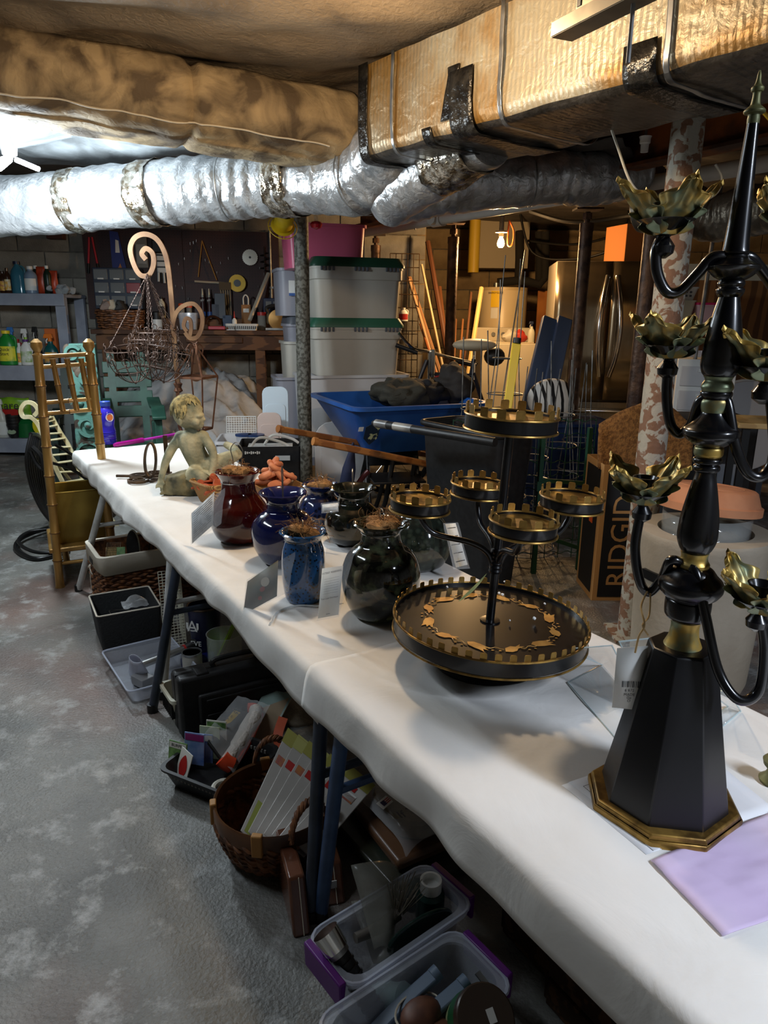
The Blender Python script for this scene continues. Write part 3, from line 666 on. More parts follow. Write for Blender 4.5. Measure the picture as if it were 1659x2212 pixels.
o = MB().tube(cr([TB(742, 1304), TB(690, 1312)+V(0, 0, .004), TB(640, 1310)+V(0, 0, .002), TB(600, 1322), TB(582, 1350), AT(574, 1378, 1.57)], 6), .0022, 6).build('clear_tube', mat('clear_vinyl', (225, 228, 228), r=.15, al=.6))
tag(o, 'thin clear plastic tube running along the cloth to the table edge', 'tube')

# ---- tiered black and gilt stand
M_tole = mat('black_tole', (7, 7, 9), (12, 12, 15), s=12, r=.3, coat=.25)
M_gilt = mat('worn_gilt', (176, 138, 70), (106, 80, 40), s=26, r=.38, m=.75, det=6)
M_gilt2 = mat('painted_gold', (196, 148, 76), (168, 120, 56), s=30, r=.45, m=.35)
P = TB(1050, 1428); cs = thing('tiered_stand', 'black and gilt tiered tole stand with castellated round trays', 'cake stand', P)
zt = AT(1058, 1334, P.y).z - TZ; RT = 208*mpp(P+V(0, 0, zt))*1.0
TILT = Matrix.Translation((0, 0, .02)) @ rotm(0, radians(2.7), 0) @ Matrix.Translation((0, 0, -.02))
MB().lathe([(.108, 0), (.11, .006), (.104, .012), (.1, .014), (.098, .02), (.09, .023), (.088, .03), (.08, .033), (.078, .05), (.1, zt-.034)], 44).build('foot', M_tole, cs)
def castle_tray(r, z, hh, c, nt, tooth, parent, deco=False):
    M = TILT @ Matrix.Translation((c[0], c[1], z))
    mb = MB(); mb.M = M; n = 64 if r > .1 else 40
    mb.lathe([(r*.97, -hh), (r, -hh+.003), (r, 0), (r*.985, .0), (r*.985, -.006), (.002, -.006)], n); tr = mb.build('tray', M_tole, parent)
    for zz in (0, -hh):
        mb = MB(); mb.M = M; mb.ring((0, 0, zz), r+.001, .0022, n, 8); mb.build('gilt_rim', M_gilt, parent)
    if r < .1: m3 = MB(); m3.M = M; m3.lathe([(r*.97, -.0052), (r*.97, -.004), (.001, -.004)], n); m3.build('gilt_floor', M_gilt, parent)
    wt = tooth; first = None
    for k in range(nt):
        a = 2*pi*k/nt
        if first is None:
            poly = [(-wt/2, 0), (wt/2, 0)]+[(wt/2-.003+.003*cos(b), tooth*1.15-.003+.003*sin(b)) for b in (0, .8, 1.57)]+[(-wt/2+.003+.003*cos(b), tooth*1.15-.003+.003*sin(b)) for b in (1.57, 2.35, 3.14)]
            m2 = MB().at((0, 0, 0), pi/2); m2.prism(poly, -.0006, .0006); first = m2.build('gilt_tooth', M_gilt, tr); ob = first
        else: ob = copy_part(first, tr)
        ob.matrix_local = M @ rotm(0, 0, a) @ Matrix.Translation((r*.99, 0, .0)) @ rotm(0, 0, pi/2)
    return tr, M
tray, TM = castle_tray(RT, zt, .032, (0, 0), 46, .0125, cs)
rf = RT*.66
def motif(kind):     # tulip or leaf outline, flat gold paint
    if kind == 0: return [(-.028, 0), (-.018, .011), (0, .013), (.014, .012), (.028, .014), (.018, .004), (.030, 0), (.018, -.004), (.028, -.014), (.014, -.012), (0, -.013), (-.018, -.011)]
    return [(-.026, 0), (-.014, .012), (.004, .012), (.012, .004), (.03, .006), (.02, 0), (.03, -.007), (.01, -.006), (.0, -.012), (-.014, -.010)]
for k in range(12):
    a = 2*pi*k/12+.2; mb = MB(); mb.M = TM @ rotm(0, 0, a) @ Matrix.Translation((rf, 0, -.0050)) @ rotm(0, 0, pi/2+(.5 if k % 2 else -.4)) @ Matrix.Scale(.82, 4)
    mb.prism(motif(k % 2), 0, .0004); mb.build('gold_flower', M_gilt2, tray)
    mb = MB(); mb.M = TM; a1 = a+.12; mb.tube([(rf*cos(a1+.26*i/6)*(1+.03*sin(i*1.4)), rf*sin(a1+.26*i/6)*(1+.03*sin(i*1.4)), -.0045) for i in range(7)], .0007, 4)
    for i in (2, 4): mb.ell((rf*1.07*cos(a1+.05*i), rf*1.07*sin(a1+.05*i), -.0048), (.003, .002, .0006), 6, 4)
    mb.build('gold_stem', M_gilt2, tray)
ztop = AT(1105, 905, P.y).z - TZ
mb = MB(); mb.M = TILT; mb.tube([(0, 0, zt-.01), (0, 0, ztop-.02)], .0085, 14); mb.build('pole', M_tole, cs)
mb = MB(); mb.M = TILT; mb.lathe([(.02, zt-.007), (.02, zt-.004), (.009, zt-.003)], 24); mb.build('pole_flange', M_tole, cs)
zj = AT(1070, 1205, P.y).z - TZ
mb = MB(); mb.M = TILT; mb.lathe([(.0115, zj-.03)]+[(.0115+.0015*(i % 2), zj-.03+.004*i) for i in range(12)]+[(.0105, zj+.02)], 16); mb.build('binding', M_tole, cs)
castle_tray(100*mpp(P+V(0, 0, ztop)), ztop+.008, .027, (0, 0), 16, .0165, cs)
I = (cs.matrix_world @ TILT).inverted()
for (px, py, Y, rpx, nt) in ((908, 1076, P.y-.01, 64, 14), (1036, 1044, P.y+.11, 60, 14), (1132, 1124, P.y-.12, 73, 14), (1236, 1072, P.y+.03, 67, 14)):
    w_ = AT(px, py, Y); c = I @ w_; castle_tray(rpx*mpp(w_), c.z, .023, (c.x, c.y), nt, .0135, cs)
    mb = MB(); mb.M = TILT; mb.tube(cr([(c.x*.03, c.y*.03, zj-.02), (c.x*.12, c.y*.12, zj+.01), (c.x*.35, c.y*.35, zj+.03), (c.x*.8, c.y*.8, zj+.045), (c.x*.98, c.y*.98, zj+.075), (c.x, c.y, c.z-.024)], 7), .0058, 10); mb.build('arm', M_tole, cs)
# dried leaf tied to the stand, and crumbs on its tray
M_leafg = mat('pale_green_leaf', (150, 150, 88), (120, 124, 70), s=20, r=.6)
a0, a1 = AT(990, 1300, P.y-.06), AT(1052, 1238, P.y-.03)
def lf(u, v):
    p = a0.lerp(a1, v); wd = .011*sin(pi*min(1, v*1.0+.0))**.7*(1-v*.4); return p+CR*(u-.5)*wd+V(0, 0, -.004*sin(pi*v))
tag(MB().grid(lf, 5, 14).build('dried_leaf', M_leafg, solid=.0006), 'pale dried leaf hanging over the large castellated tray', 'leaf')
M_perl = mat('white_perlite', (230, 230, 226), r=.8)
for i, (x, y, s_) in enumerate(((966, 1268, 3), (1078, 1281, 3.2), (1085, 1284, 3.8), (1101, 1340, 2.4), (1154, 1336, 4.2), (903, 1345, 2.9), (1177, 1304, 2.6), (1090, 1256, 2.4))):
    p = onz(x, y, TZ+zt-.002); m2 = MB(); m2.ell((0, 0, 0), s_*mpp(p)*.9, 7, 5); m2.v = [v*(1+.5*nz(v.x*400+i, v.y*400, v.z*400)) for v in m2.v]
    o = m2.build('crumb', M_perl, sharp=180); place(o, p); tag(o, 'white perlite crumb on the big black tray', 'crumb', 'white crumbs on the tray')
# ---- tall candelabrum
M_cblk = mat('satin_black_paint', (6, 6, 8), (10, 10, 13), s=10, r=.26, coat=.3)
M_cpyr = mat('black_sheet_metal', (7, 7, 10), (12, 12, 16), s=5, r=.38)
M_verd = mat('verdigris_gilt', (178, 146, 72), (122, 132, 104), s=26, r=.38, m=.6, det=6, lo=.44, hi=.58)
CP = TB(1428, 1735); cd = thing('candelabrum', 'tall black and gilt candelabrum on an octagonal tapered base', 'candelabrum', CP)
CYY = CP.y
def ch8(w, c): h = w/2; return [(h, -h+c), (h, h-c), (h-c, h), (-h+c, h), (-h, h-c), (-h, -h+c), (-h+c, -h), (h-c, -h)]
crz = trz_ + radians(4)
def loft8(secs):
    mb = MB().at((0, 0, 0), 0, 0, crz); vs = []; fs = []
    for z, w, c in secs: vs += [(x, y, z) for x, y in ch8(w, c)]
    k = len(secs)
    for i in range(k-1): fs += [(i*8+j, i*8+(j+1) % 8, (i+1)*8+(j+1) % 8, (i+1)*8+j) for j in range(8)]
    fs += [tuple(range(7, -1, -1)), tuple((k-1)*8+j for j in range(8))]; return mb.add(vs, fs)
zp = AT(1470, 1392, CYY).z-TZ
loft8([(0, .192, .05), (.012, .192, .05), (.014, .186, .05), (.02, .182, .048)]).build('gilt_plinth', M_gilt, cd, bev=.002)
loft8([(.018, .164, .05), (zp-.004, .083, .024), (zp, .078, .022)]).build('tapered_base', M_cpyr, cd, bev=.0015)
def cprof(seq): return [(wd/2*mpp(AT(1500, y, CYY)), AT(1500, y, CYY).z-TZ) for y, wd in seq]
def turned(name, seq, mt, n=30):
    pr = cprof(seq); o = cr([V(r, 0, z) for r, z in pr], 5); return MB().lathe([(max(p.x, .0008), p.z) for p in o], n).build(name, mt, cd, sharp=50)
turned('gilt_neck', [(1408, 82), (1398, 84), (1390, 76), (1372, 62), (1352, 58), (1338, 64)], M_verd)
turned('drum', [(1340, 60), (1330, 88), (1316, 94), (1296, 94), (1290, 90), (1284, 112), (1272, 130), (1262, 134), (1252, 128), (1240, 104), (1228, 84), (1222, 60)], M_cblk)
turned('gilt_collar', [(1224, 64), (1216, 66), (1210, 58), (1202, 54), (1192, 58)], M_verd)
turned('baluster', [(1194, 50), (1184, 66), (1166, 80), (1145, 82), (1110, 76), (1060, 58), (1030, 44), (1018, 40)], M_cblk)
turned('black_collar', [(1020, 40), (1014, 54), (1006, 54), (1002, 46), (998, 58), (990, 58), (986, 44)], M_cblk)
turned('gilt_collar', [(988, 46), (982, 58), (974, 60), (966, 58), (962, 46)], M_verd)
turned('drum', [(964, 54), (952, 92), (942, 112), (934, 116), (926, 112), (916, 88), (904, 66), (894, 52), (888, 48)], M_cblk)
turned('gilt_collar', [(890, 50), (880, 56), (868, 58), (860, 52)], M_verd)
turned('black_collar', [(862, 54), (854, 64), (846, 64), (842, 54)], M_cblk)
turned('gilt_collar', [(844, 60), (836, 66), (828, 62), (820, 54), (812, 62)], M_verd)
turned('baluster', [(816, 46), (808, 68), (790, 80), (770, 80), (730, 74), (680, 58), (650, 46), (640, 42)], M_cblk)
turned('black_collar', [(642, 42), (634, 54), (624, 58), (620, 48), (612, 56), (604, 50)], M_cblk)
turned('drip_dish', [(606, 46), (598, 74), (586, 100), (578, 112), (574, 112), (568, 90), (558, 60), (548, 50)], M_cblk)
turned('spire', [(552, 50), (546, 58), (540, 54), (500, 48), (400, 38), (300, 28), (266, 25)], M_cblk)
M_fin = mat('green_bronze_finial', (110, 108, 66), (82, 84, 54), s=30, r=.5, m=.4)
turned('finial', [(268, 25), (256, 26), (246, 25), (244, 40), (238, 44), (230, 30), (224, 20), (200, 16), (196, 24), (188, 26), (182, 16), (172, 10), (160, 8), (150, 3)], M_fin, 20)
def leafmesh(L, W, seed):
    def fn(u, v):
        c = (u-.5)*2; lobe = .5+.5*cos(2*pi*(v*3.4-.25))
        hw = W*.5*(sin(pi*min(1, .10+.90*v))**.6)*(1.12-.42*v)*(.70+.36*lobe)
        tip = L*(1-.10*abs(c)*(1-lobe)); vv = v-.10*abs(c)*v
        up = tip*(.92*vv-.14*vv**2.4); out = L*(.50*vv+.22*vv**2.2)
        cup = .16*hw*c*c+.006*cos(c*9.5)*v*(L/.06)*.6
        return (out-cup*.5, c*hw, up+cup*.6)
    return MB().grid(fn, 17, 30)
def cupset(px, py, Y, sc, rot, lab=None):
    w_ = AT(px, py, Y)-CP
    cu = MB().at(w_).lathe([(.004, -.032*sc), (.012*sc, -.026*sc), (.013*sc, -.018*sc), (.006*sc, -.008*sc), (.012*sc, -.002*sc), (.032*sc, .010*sc), (.033*sc, .011*sc), (.012*sc, .002*sc), (.012*sc, .022*sc), (.017*sc, .03*sc), (.015*sc, .03*sc), (.009*sc, .018*sc), (.001, .016*sc)], 26).build('candle_cup', M_cblk, cd)
    for k in range(4):
        m2 = leafmesh(.076*sc*R(.94, 1.06), .076*sc, k); lfo = m2.build('gilt_leaf', M_verd, cu, solid=.0009, sub=1)
        lfo.matrix_local = Matrix.Translation(w_+V(0, 0, -.006*sc)) @ rotm(0, 0, rot+k*pi/2) @ Matrix.Translation((.010*sc, 0, 0))
    return w_
def arm_(pts, r=.0066): MB().tube(cr([AT(*p)-CP for p in pts], 8), r, 12).build('arm', M_cblk, cd)
Y = CYY
cupset(1437, 497, Y+.02, 1.0, .1); arm_([(1575, 556, Y), (1540, 556, Y), (1508, 590, Y+.01), (1470, 628, Y+.02), (1440, 630, Y+.02), (1420, 590, Y+.02), (1418, 540, Y+.02), (1434, 505, Y+.02)])
cupset(1722, 500, Y+.02, 1.0, .4); arm_([(1585, 556, Y), (1620, 556, Y), (1650, 590, Y+.01), (1690, 640, Y+.02), (1720, 620, Y+.02), (1724, 560, Y+.02), (1722, 505, Y+.02)])
cupset(1446, 764, Y+.05, 1.0, .75); arm_([(1540, 852, Y), (1512, 868, Y+.01), (1494, 915, Y+.03), (1470, 937, Y+.05), (1448, 915, Y+.05), (1440, 850, Y+.05), (1446, 775, Y+.05)])
cupset(1655, 812, Y-.02, 1.05, .2); arm_([(1545, 852, Y), (1570, 868, Y-.01), (1588, 960, Y-.02), (1614, 1020, Y-.02), (1648, 1028, Y-.02), (1672, 980, Y-.02), (1664, 850, Y-.02), (1656, 820, Y-.02)])
cupset(1390, 1078, Y+.03, 1.0, .55); arm_([(1470, 1215, Y), (1448, 1212, Y), (1430, 1250, Y+.02), (1402, 1280, Y+.03), (1382, 1255, Y+.03), (1372, 1180, Y+.03), (1388, 1090, Y+.03)])
cupset(1640, 1310, Y-.08, 1.0, .3); arm_([(1480, 1215, Y), (1504, 1240, Y-.02), (1524, 1330, Y-.04), (1552, 1450, Y-.06), (1596, 1512, Y-.08), (1640, 1490, Y-.08), (1652, 1400, Y-.08), (1641, 1320, Y-.08)])

# ---- price tag on twine
M_twine = mat('jute_twine', (170, 140, 92), r=.9)
tw = thing('swing_tag', 'white barcode tag on jute twine tied to the candelabrum arm', 'tag', AT(1372, 1410, Y-.02)); o_ = AT(1372, 1410, Y-.02)
MB().tube(cr([AT(1398, 1278, Y+.02)-o_, AT(1385, 1310, Y)-o_, AT(1392, 1350, Y-.02)-o_, AT(1380, 1375, Y-.02)-o_, V(0, 0, 0)], 6), .0014, 6).tube(cr([AT(1405, 1282, Y+.02)-o_, AT(1402, 1330, Y)-o_, AT(1388, 1350, Y-.02)-o_, AT(1400, 1372, Y-.02)-o_], 6), .0012, 6).build('twine', M_twine, tw)
c4 = [AT(1333, 1400, Y)-o_, AT(1400, 1395, Y)-o_, AT(1390, 1535, Y)-o_, AT(1322, 1528, Y)-o_]
MB().add(c4, [(0, 1, 2, 3)]).build('card', M_cardw, tw, solid=.0006)
mb = MB(); at_ = lambda u, v: c4[3].lerp(c4[2], u).lerp(c4[0].lerp(c4[1], u), v)+V(0, -.0012, 0)
for k in range(12):
    a = .25+.055*k; b = a+(.018 if k % 3 else .034); mb.add([at_(a, .36), at_(b, .36), at_(b, .46), at_(a, .46)], [(0, 1, 2, 3)])
mb.build('barcode', M_ink, tw, kind='stuff')
for w_, v in (('6 672', .31), ('MADE', .24), ('Ge', .19), ('O', .14)):
    tx = text(w_, .0058, M_ink, tw, at_(.5, v), ext=0)

# ---- clear acrylic sign holders
M_acr = mat('clear_acrylic', (236, 244, 246), r=.02, al=.24, coat=1)
M_acre = mat('acrylic_edge', (205, 222, 224), r=.1, al=.65)
def acrylic(label, foot, back, Z=.10):
    t = thing('acrylic_holder', label, 'sign holder', foot[0]); o_ = Vector(foot[0])
    a, b, c, d = [Vector(p)-o_ for p in foot]        # foot plate: front-left, front-right, back-right, back-left
    e, f = [Vector(p)-o_ for p in back]              # top edge of the leaning panel
    MB().add([a, b, c, d], [(0, 1, 2, 3)]).build('foot_plate', M_acr, t, solid=.003)
    MB().add([d, c, f, e], [(0, 1, 2, 3)]).build('panel', M_acr, t, solid=.003)
    MB().tube([a, b, c, f, e, d], .0016, 5, True).build('polished_edge', M_acre, t)
    return t
acrylic('slanted clear acrylic sign holder behind the tapered black base', [TB(1226, 1478)+V(0, 0, .004), TB(1330, 1600)+V(0, 0, .004), TB(1405, 1560)+V(0, 0, .004), TB(1300, 1440)+V(0, 0, .004)], [AT(1224, 1402, 1.22), AT(1322, 1394, 1.18)])
acrylic('upright clear acrylic sign holder between the twine tag and black base', [TB(1340, 1525)+V(0, 0, .004), TB(1470, 1600)+V(0, 0, .004), TB(1510, 1560)+V(0, 0, .004), TB(1380, 1480)+V(0, 0, .004)], [AT(1338, 1386, 1.06), AT(1440, 1375, 1.02)])
acrylic('small clear acrylic stand beside the low curved candle arm', [TB(1535, 1560)+V(0, 0, .004), TB(1562, 1572)+V(0, 0, .004), TB(1600, 1540)+V(0, 0, .004), TB(1572, 1530)+V(0, 0, .004)], [AT(1530, 1495, 1.07), AT(1570, 1490, 1.05)])

# ---- papers, lilac tint sheet
M_paper = mat('white_paper', (228, 228, 230), r=.7)
pts = [TB(1213, 1700), TB(1395, 1850), TB(1659, 1760), TB(1480, 1610)]
pa = thing('paper_sheet', 'printed white paper sheets under the candelabrum base', 'paper', pts[0]+V(0, 0, .003)); o_ = pts[0]
loc_ = [p-o_ for p in pts]
for k in range(2):
    off = V(.012*k, .006*k, .0012*k); MB().grid(lambda u, v: loc_[0].lerp(loc_[1], u).lerp(loc_[3].lerp(loc_[2], u), v)+off+V(0, 0, .002*max(0, nz(u*3, v*3, k))), 12, 12).build('sheet', M_paper, pa, solid=.0004)
g = lambda u, v: loc_[0].lerp(loc_[1], u).lerp(loc_[3].lerp(loc_[2], u), v)+V(.012, .006, .0036)
mb = MB()
for k in range(7): v = .04+.07*k; mb.tube([g(.12, v), g(.96, v)], .0004, 4)
for u in (.12, .55, .75, .96): mb.tube([g(u, .04), g(u, .46)], .0004, 4)
mb.build('printed_rules', M_ink, pa, kind='stuff')
M_lil = mat('lilac_tint', (206, 184, 216), (218, 204, 224), s=3, r=.7, bump=.2, bs=12)  # tinted light on the white tablecloth, painted as an added lilac sheet
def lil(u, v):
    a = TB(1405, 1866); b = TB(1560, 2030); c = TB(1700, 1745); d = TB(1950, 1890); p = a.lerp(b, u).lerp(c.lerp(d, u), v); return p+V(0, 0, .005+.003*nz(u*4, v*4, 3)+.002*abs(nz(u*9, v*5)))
tag(MB().grid(lil, 24, 24).build('lilac_tint_sheet', M_lil, solid=.001), 'thin lilac sheet added for a tint of light on the table corner in front of the papers', 'tint sheet')
p = TB(1668, 1690); t = thing('bronze_finial', 'small green bronze ornament at the photo edge on the white cloth', 'ornament', p)
MB().lathe([(.018, 0), (.02, .006), (.012, .014), (.009, .022), (.016, .03), (.018, .038), (.01, .048), (.002, .054)], 18).build('turned_body', M_fin, t)

# ---- stone boy
M_stone = mat('weathered_stone', (190, 182, 146), (108, 114, 94), s=14, r=.85, bump=.45, bs=60, det=8, lo=.38, hi=.64)
BP = TB(425, 1062); bmm = mpp(BP+V(0, 0, .15)); boy = thing('boy_statue', 'weathered stone figure of a boy leaning on a rock, head turned aside', 'statue', BP)
def bp_(px, py, y=0): return V((px-425)*bmm, y, (1064-py)*bmm*1.02)
mb = MB()
def limb(pts, rs): mb.tube(cr(pts, 6), [x for x in [v.x for v in cr([V(r, 0, 0) for r in rs], 6)]], 12)
k = bmm
limb([bp_(438, 1018, .03), bp_(432, 1000, .02), bp_(424, 975, .0), bp_(420, 955, 0), bp_(420, 940, .0), bp_(419, 930, 0), bp_(418, 915, 0)], [26*k, 25*k, 25*k, 29*k, 24*k, 12*k, 12*k])      # trunk and neck
mb.ell(bp_(400, 944, .0), (16*k, 15*k, 12*k)); mb.ell(bp_(444, 943, .0), (15*k, 15*k, 12*k)); mb.ell(bp_(408, 958, -.02), (15*k, 10*k, 12*k)); mb.ell(bp_(432, 958, -.02), (14*k, 10*k, 12*k))
limb([bp_(398, 945), bp_(383, 965, -.02), bp_(370, 992, -.04), bp_(364, 1012, -.05), bp_(359, 1030, -.06)], [11*k, 10.5*k, 9*k, 7.5*k, 6.5*k])
limb([bp_(447, 945), bp_(462, 962, -.02), bp_(470, 982, -.03), bp_(470, 1002, -.04), bp_(466, 1018, -.05)], [11*k, 10.5*k, 9*k, 7.5*k, 6.5*k])
for hx, hy, yy in ((359, 1034, -.06), (465, 1022, -.05)):
    mb.ell(bp_(hx, hy, yy), (8*k, 7*k, 5*k))
    for j in range(4): mb.tube([bp_(hx-4+j*3.2, hy+1, yy-.008), bp_(hx-7+j*4.4, hy+7, yy-.022), bp_(hx-7+j*4.6, hy+11+abs(j-1.5), yy-.028)], [2.2*k, 2*k, 1.6*k], 8)
    mb.tube([bp_(hx+6, hy, yy-.006), bp_(hx+11, hy+5, yy-.016)], [2.4*k, 1.9*k], 8)
limb([bp_(440, 1016, .02), bp_(468, 1003, -.01), bp_(494, 992, .01), bp_(514, 986, .03)], [21*k, 19*k, 16*k, 12*k])     # bent leg going aside
limb([bp_(514, 986, .03), bp_(498, 980, .10), bp_(476, 974, .14)], [12*k, 10*k, 8*k])
limb([bp_(430, 1020, .02), bp_(428, 1022, -.05), bp_(446, 1020, -.09), bp_(462, 1028, -.10)], [20*k, 18*k, 14*k, 11*k])
# head turned towards the jars
mb.ell(bp_(416, 895), (31*k, 33*k, 33*k), 18, 12); mb.ell(bp_(432, 908, -.008), (19*k, 21*k, 21*k)); mb.ell(bp_(438, 921, -.008), (11*k, 12*k, 8*k))
mb.ell(bp_(444, 899, -.012), (8*k, 20*k, 5*k)); mb.ell(bp_(449, 908, -.012), (6*k, 4*k, 5*k)); mb.tube([bp_(447, 898, -.012), bp_(453, 909, -.013)], [2.6*k, 4*k], 8)
mb.ell(bp_(447, 917, -.012), (4.5*k, 7*k, 1.8*k)); mb.ell(bp_(446, 921, -.012), (4*k, 6*k, 2*k)); mb.ell(bp_(438, 912, -.04), (9*k, 6*k, 8*k)); mb.ell(bp_(408, 910, -.058), (5*k, 3.5*k, 9*k))
bd = mb.build('figure', M_stone, boy, sharp=180)
q_ = bd.modifiers.new('fuse', 'REMESH'); q_.mode = 'VOXEL'; q_.voxel_size = .0036; q_.use_smooth_shade = True
q_ = bd.modifiers.new('soft', 'SMOOTH'); q_.factor = .5; q_.iterations = 5
mb = MB(); rd = random.Random(4)       # hair in carved locks from the crown
crown = bp_(420, 868, .01)
for i in range(120):
    a = rd.uniform(-pi, pi); ln = rd.uniform(.75, 1.1)
    c = bp_(414, 893, .002); rr_ = V(34*k, 36*k, 36*k); pts = []
    front = cos(a-(-.3)) > .55
    end = 1.02 if front else 1.75
    for j in range(6):
        th = .12+(end*ln-.12)*j/5; aa = a+.12*sin(j*1.3+i); pts.append(c+V(rr_.x*sin(th)*cos(aa), rr_.y*sin(th)*sin(aa), rr_.z*cos(th)))
    mb.tube(pts, [2.4*k, 2.9*k, 2.9*k, 2.6*k, 2*k, .9*k], 6)
mb.build('hair', mat('stone_hair', (186, 170, 116), (110, 104, 72), s=50, r=.9, bump=.4, bs=120), boy, kind='stuff')
mb = MB(); mb.ell(bp_(410, 1046, .0), (62*k, 50*k, 24*k), 20, 10); mb.ell(bp_(378, 1050, -.01), (34*k, 34*k, 24*k)); mb.ell(bp_(438, 1052, .01), (44*k, 46*k, 20*k)); mb.ell(bp_(402, 1030, -.03), (36*k, 30*k, 14*k)); mb.box(bp_(412, 1060, .0), (112*k, 84*k, 8*k))
ro = mb.build('rock', mat('mossy_stone', (126, 118, 86), (66, 66, 52), s=12, r=.9, bump=.7, bs=35, det=8), boy)
q_ = ro.modifiers.new('fuse', 'REMESH'); q_.mode = 'VOXEL'; q_.voxel_size = .006; q_.use_smooth_shade = True
tx = bpy.data.textures.new('rock_relief', 'CLOUDS'); tx.noise_scale = .045; q_ = ro.modifiers.new('rough', 'DISPLACE'); q_.texture = tx; q_.strength = .022; q_.texture_coords = 'GLOBAL'
mb = MB(); mb.grid(lambda u, v: bp_(412+70*u, 1012-14*sin(u*3)+18*v, -.07+.16*(1-v)-.03*sin(u*9)*.4), 16, 10)
mb.build('loin_cloth', M_stone, boy, solid=.006)

# ---- bubble bottle, bubble wand, iron brackets
p = TB(235, 958); m_ = mpp(p); t = thing('bubble_bottle', 'translucent blue bubble-soap bottle with a blue cap', 'bottle', p)
M_bb = mat('blue_translucent', (52, 44, 190), r=.12, al=.82, coat=.6); M_cap = mat('blue_cap', (46, 74, 158), r=.4)
MB().lathe([(16*m_, 0), (17*m_, 4*m_), (17*m_, 28*m_), (14.5*m_, 38*m_), (15.5*m_, 44*m_), (16.5*m_, 50*m_), (16.5*m_, 66*m_), (14*m_, 72*m_), (9.5*m_, 77*m_), (9.5*m_, 82*m_)], 26).build('bottle_body', M_bb, t)
for z in (6, 11, 16, 21, 26): MB().ring((0, 0, z*m_), 17*m_, .8*m_, 26, 5).build('ridge', M_bb, t)
MB().lathe([(10.5*m_, 81*m_), (10.5*m_, 90*m_), (9.5*m_, 91*m_)], 22).build('cap', M_cap, t)
M_sk = mat('orange_sticker', (226, 120, 60), r=.5); M_skw = mat('white_sticker', (230, 226, 226), r=.5)
def arcsticker(r0, r1, z, a0, mt, nm, off):
    mb = MB(); mb.add([((16.5*m_+off)*cos(a0+rr*cos(b)/16.5), (16.5*m_+off)*sin(a0+rr*cos(b)/16.5), (z+rr*sin(b))*m_) for rr in (r1,) for b in [6.28*i/18 for i in range(18)]], [tuple(range(18))]); mb.build(nm, mt, t)
arcsticker(0, 9, 58, -.75, M_skw, 'round_sticker', .0012); arcsticker(0, 6.5, 58, -.75, M_sk, 'sticker_print', .0018)
p = TB(247, 966)+V(0, 0, .011); p2 = TB(415, 936)+V(0, 0, .012)
t = thing('bubble_wand', 'magenta bubble wand lying on the cloth next to the blue bottle', 'toy', p); d = p2-p
M_mag = mat('magenta_plastic', (150, 20, 120), r=.3); M_mag2 = mat('clear_magenta', (206, 60, 196), r=.2, al=.75)
MB().tube([d*0, d*.04, d*.12, d*.24, d*.30], [.009, .013, .012, .013, .011], 12).build('handle', M_mag, t)
MB().tube([d*.28, d*.34], .014, 12).build('collar', M_mag, t)
MB().tube([d*.33, d], [.007, .009], 12).build('tube', M_mag2, t)
M_iron = mat('bronzed_iron', (92, 72, 52), (62, 48, 36), s=14, r=.5, m=.6)
p = TB(330, 1036); m_ = mpp(p); t = thing('iron_bracket', 'bronzed iron scroll bracket lying on the tablecloth beside the stone boy', 'bracket', p)
ax = (TB(384, 970)-p); 
MB().bar(cr([V(-2*m_, 0, 8*m_)+V(12*m_*cos(a), .02*sin(a), 34*m_+36*m_*sin(a)) for a in [6.28*i/16 for i in range(17)]], 2), 4*m_, 8*m_, up=(0, 1, 0)).build('upright_ring', M_iron, t)
MB().bar([V(18*m_, .1, 0), V(17*m_, .1, 88*m_)], 9*m_, 3*m_, up=(0, 1, 0)).build('back_plate', M_iron, t)
MB().bar([V(4*m_, -.06, .006), V(20*m_, .12, .006)], 9*m_, 3*m_).build('base_plate', M_iron, t)
for (cx, cy, r0, s_) in ((-34, .03, 26, 1), (-24, -.05, 24, -1), (-10, .09, 18, 1)):
    MB().bar(spiral((cx*m_, cy, 4*m_), r0*m_, 6*m_, 0, s_*6.28*1.7, 40, 'xy'), 3*m_, 6*m_).build('scroll', M_iron, t)
MB().bar([V(-82*m_, .02, 5*m_), V(60*m_, .02, 5*m_)], 6*m_, 5*m_).build('spike', M_iron, t)

# ---- wicker basket of terracotta ornaments, heap of terracotta shapes
M_wick = mat('pale_wicker', (196, 150, 88), (120, 80, 40), s=60, r=.75, kind='wave', dist=1.2, bump=.6, bs=60)
M_terra = mat('terracotta', (188, 92, 52), (160, 74, 42), s=20, r=.85, bump=.2, bs=60)
M_terra2 = mat('pale_terracotta', (206, 130, 88), (186, 110, 72), s=16, r=.85)
def shape_orn(kind, s_):
    if kind == 0: poly = [(s_*(1+.22*cos(5*a))*cos(a), s_*(1+.22*cos(5*a))*sin(a)) for a in [6.28*i/30 for i in range(30)]]
    elif kind == 1: poly = [(s_*.8*(1+.25*abs(cos(2*a)))*cos(a), s_*(1-.3*sin(a))*sin(a)) for a in [6.28*i/26 for i in range(26)]]
    else: poly = [(s_*.55*cos(a), s_*1.15*sin(a)) for a in [6.28*i/22 for i in range(22)]]
    return poly
p = TB(468, 1082); t = thing('wicker_basket', 'small coiled wicker basket filled with terracotta ornaments', 'basket', p, trz_+.2)
tub(MB(), .11, .10, .165, .145, .075, th=.006, r=.03).build('basket_body', M_wick, t)
MB().tube([(x*.99, y*.99, .076) for x, y in rrect(.165, .145, .03)], .005, 6, True).build('rolled_rim', M_wick, t)
rd = random.Random(12)
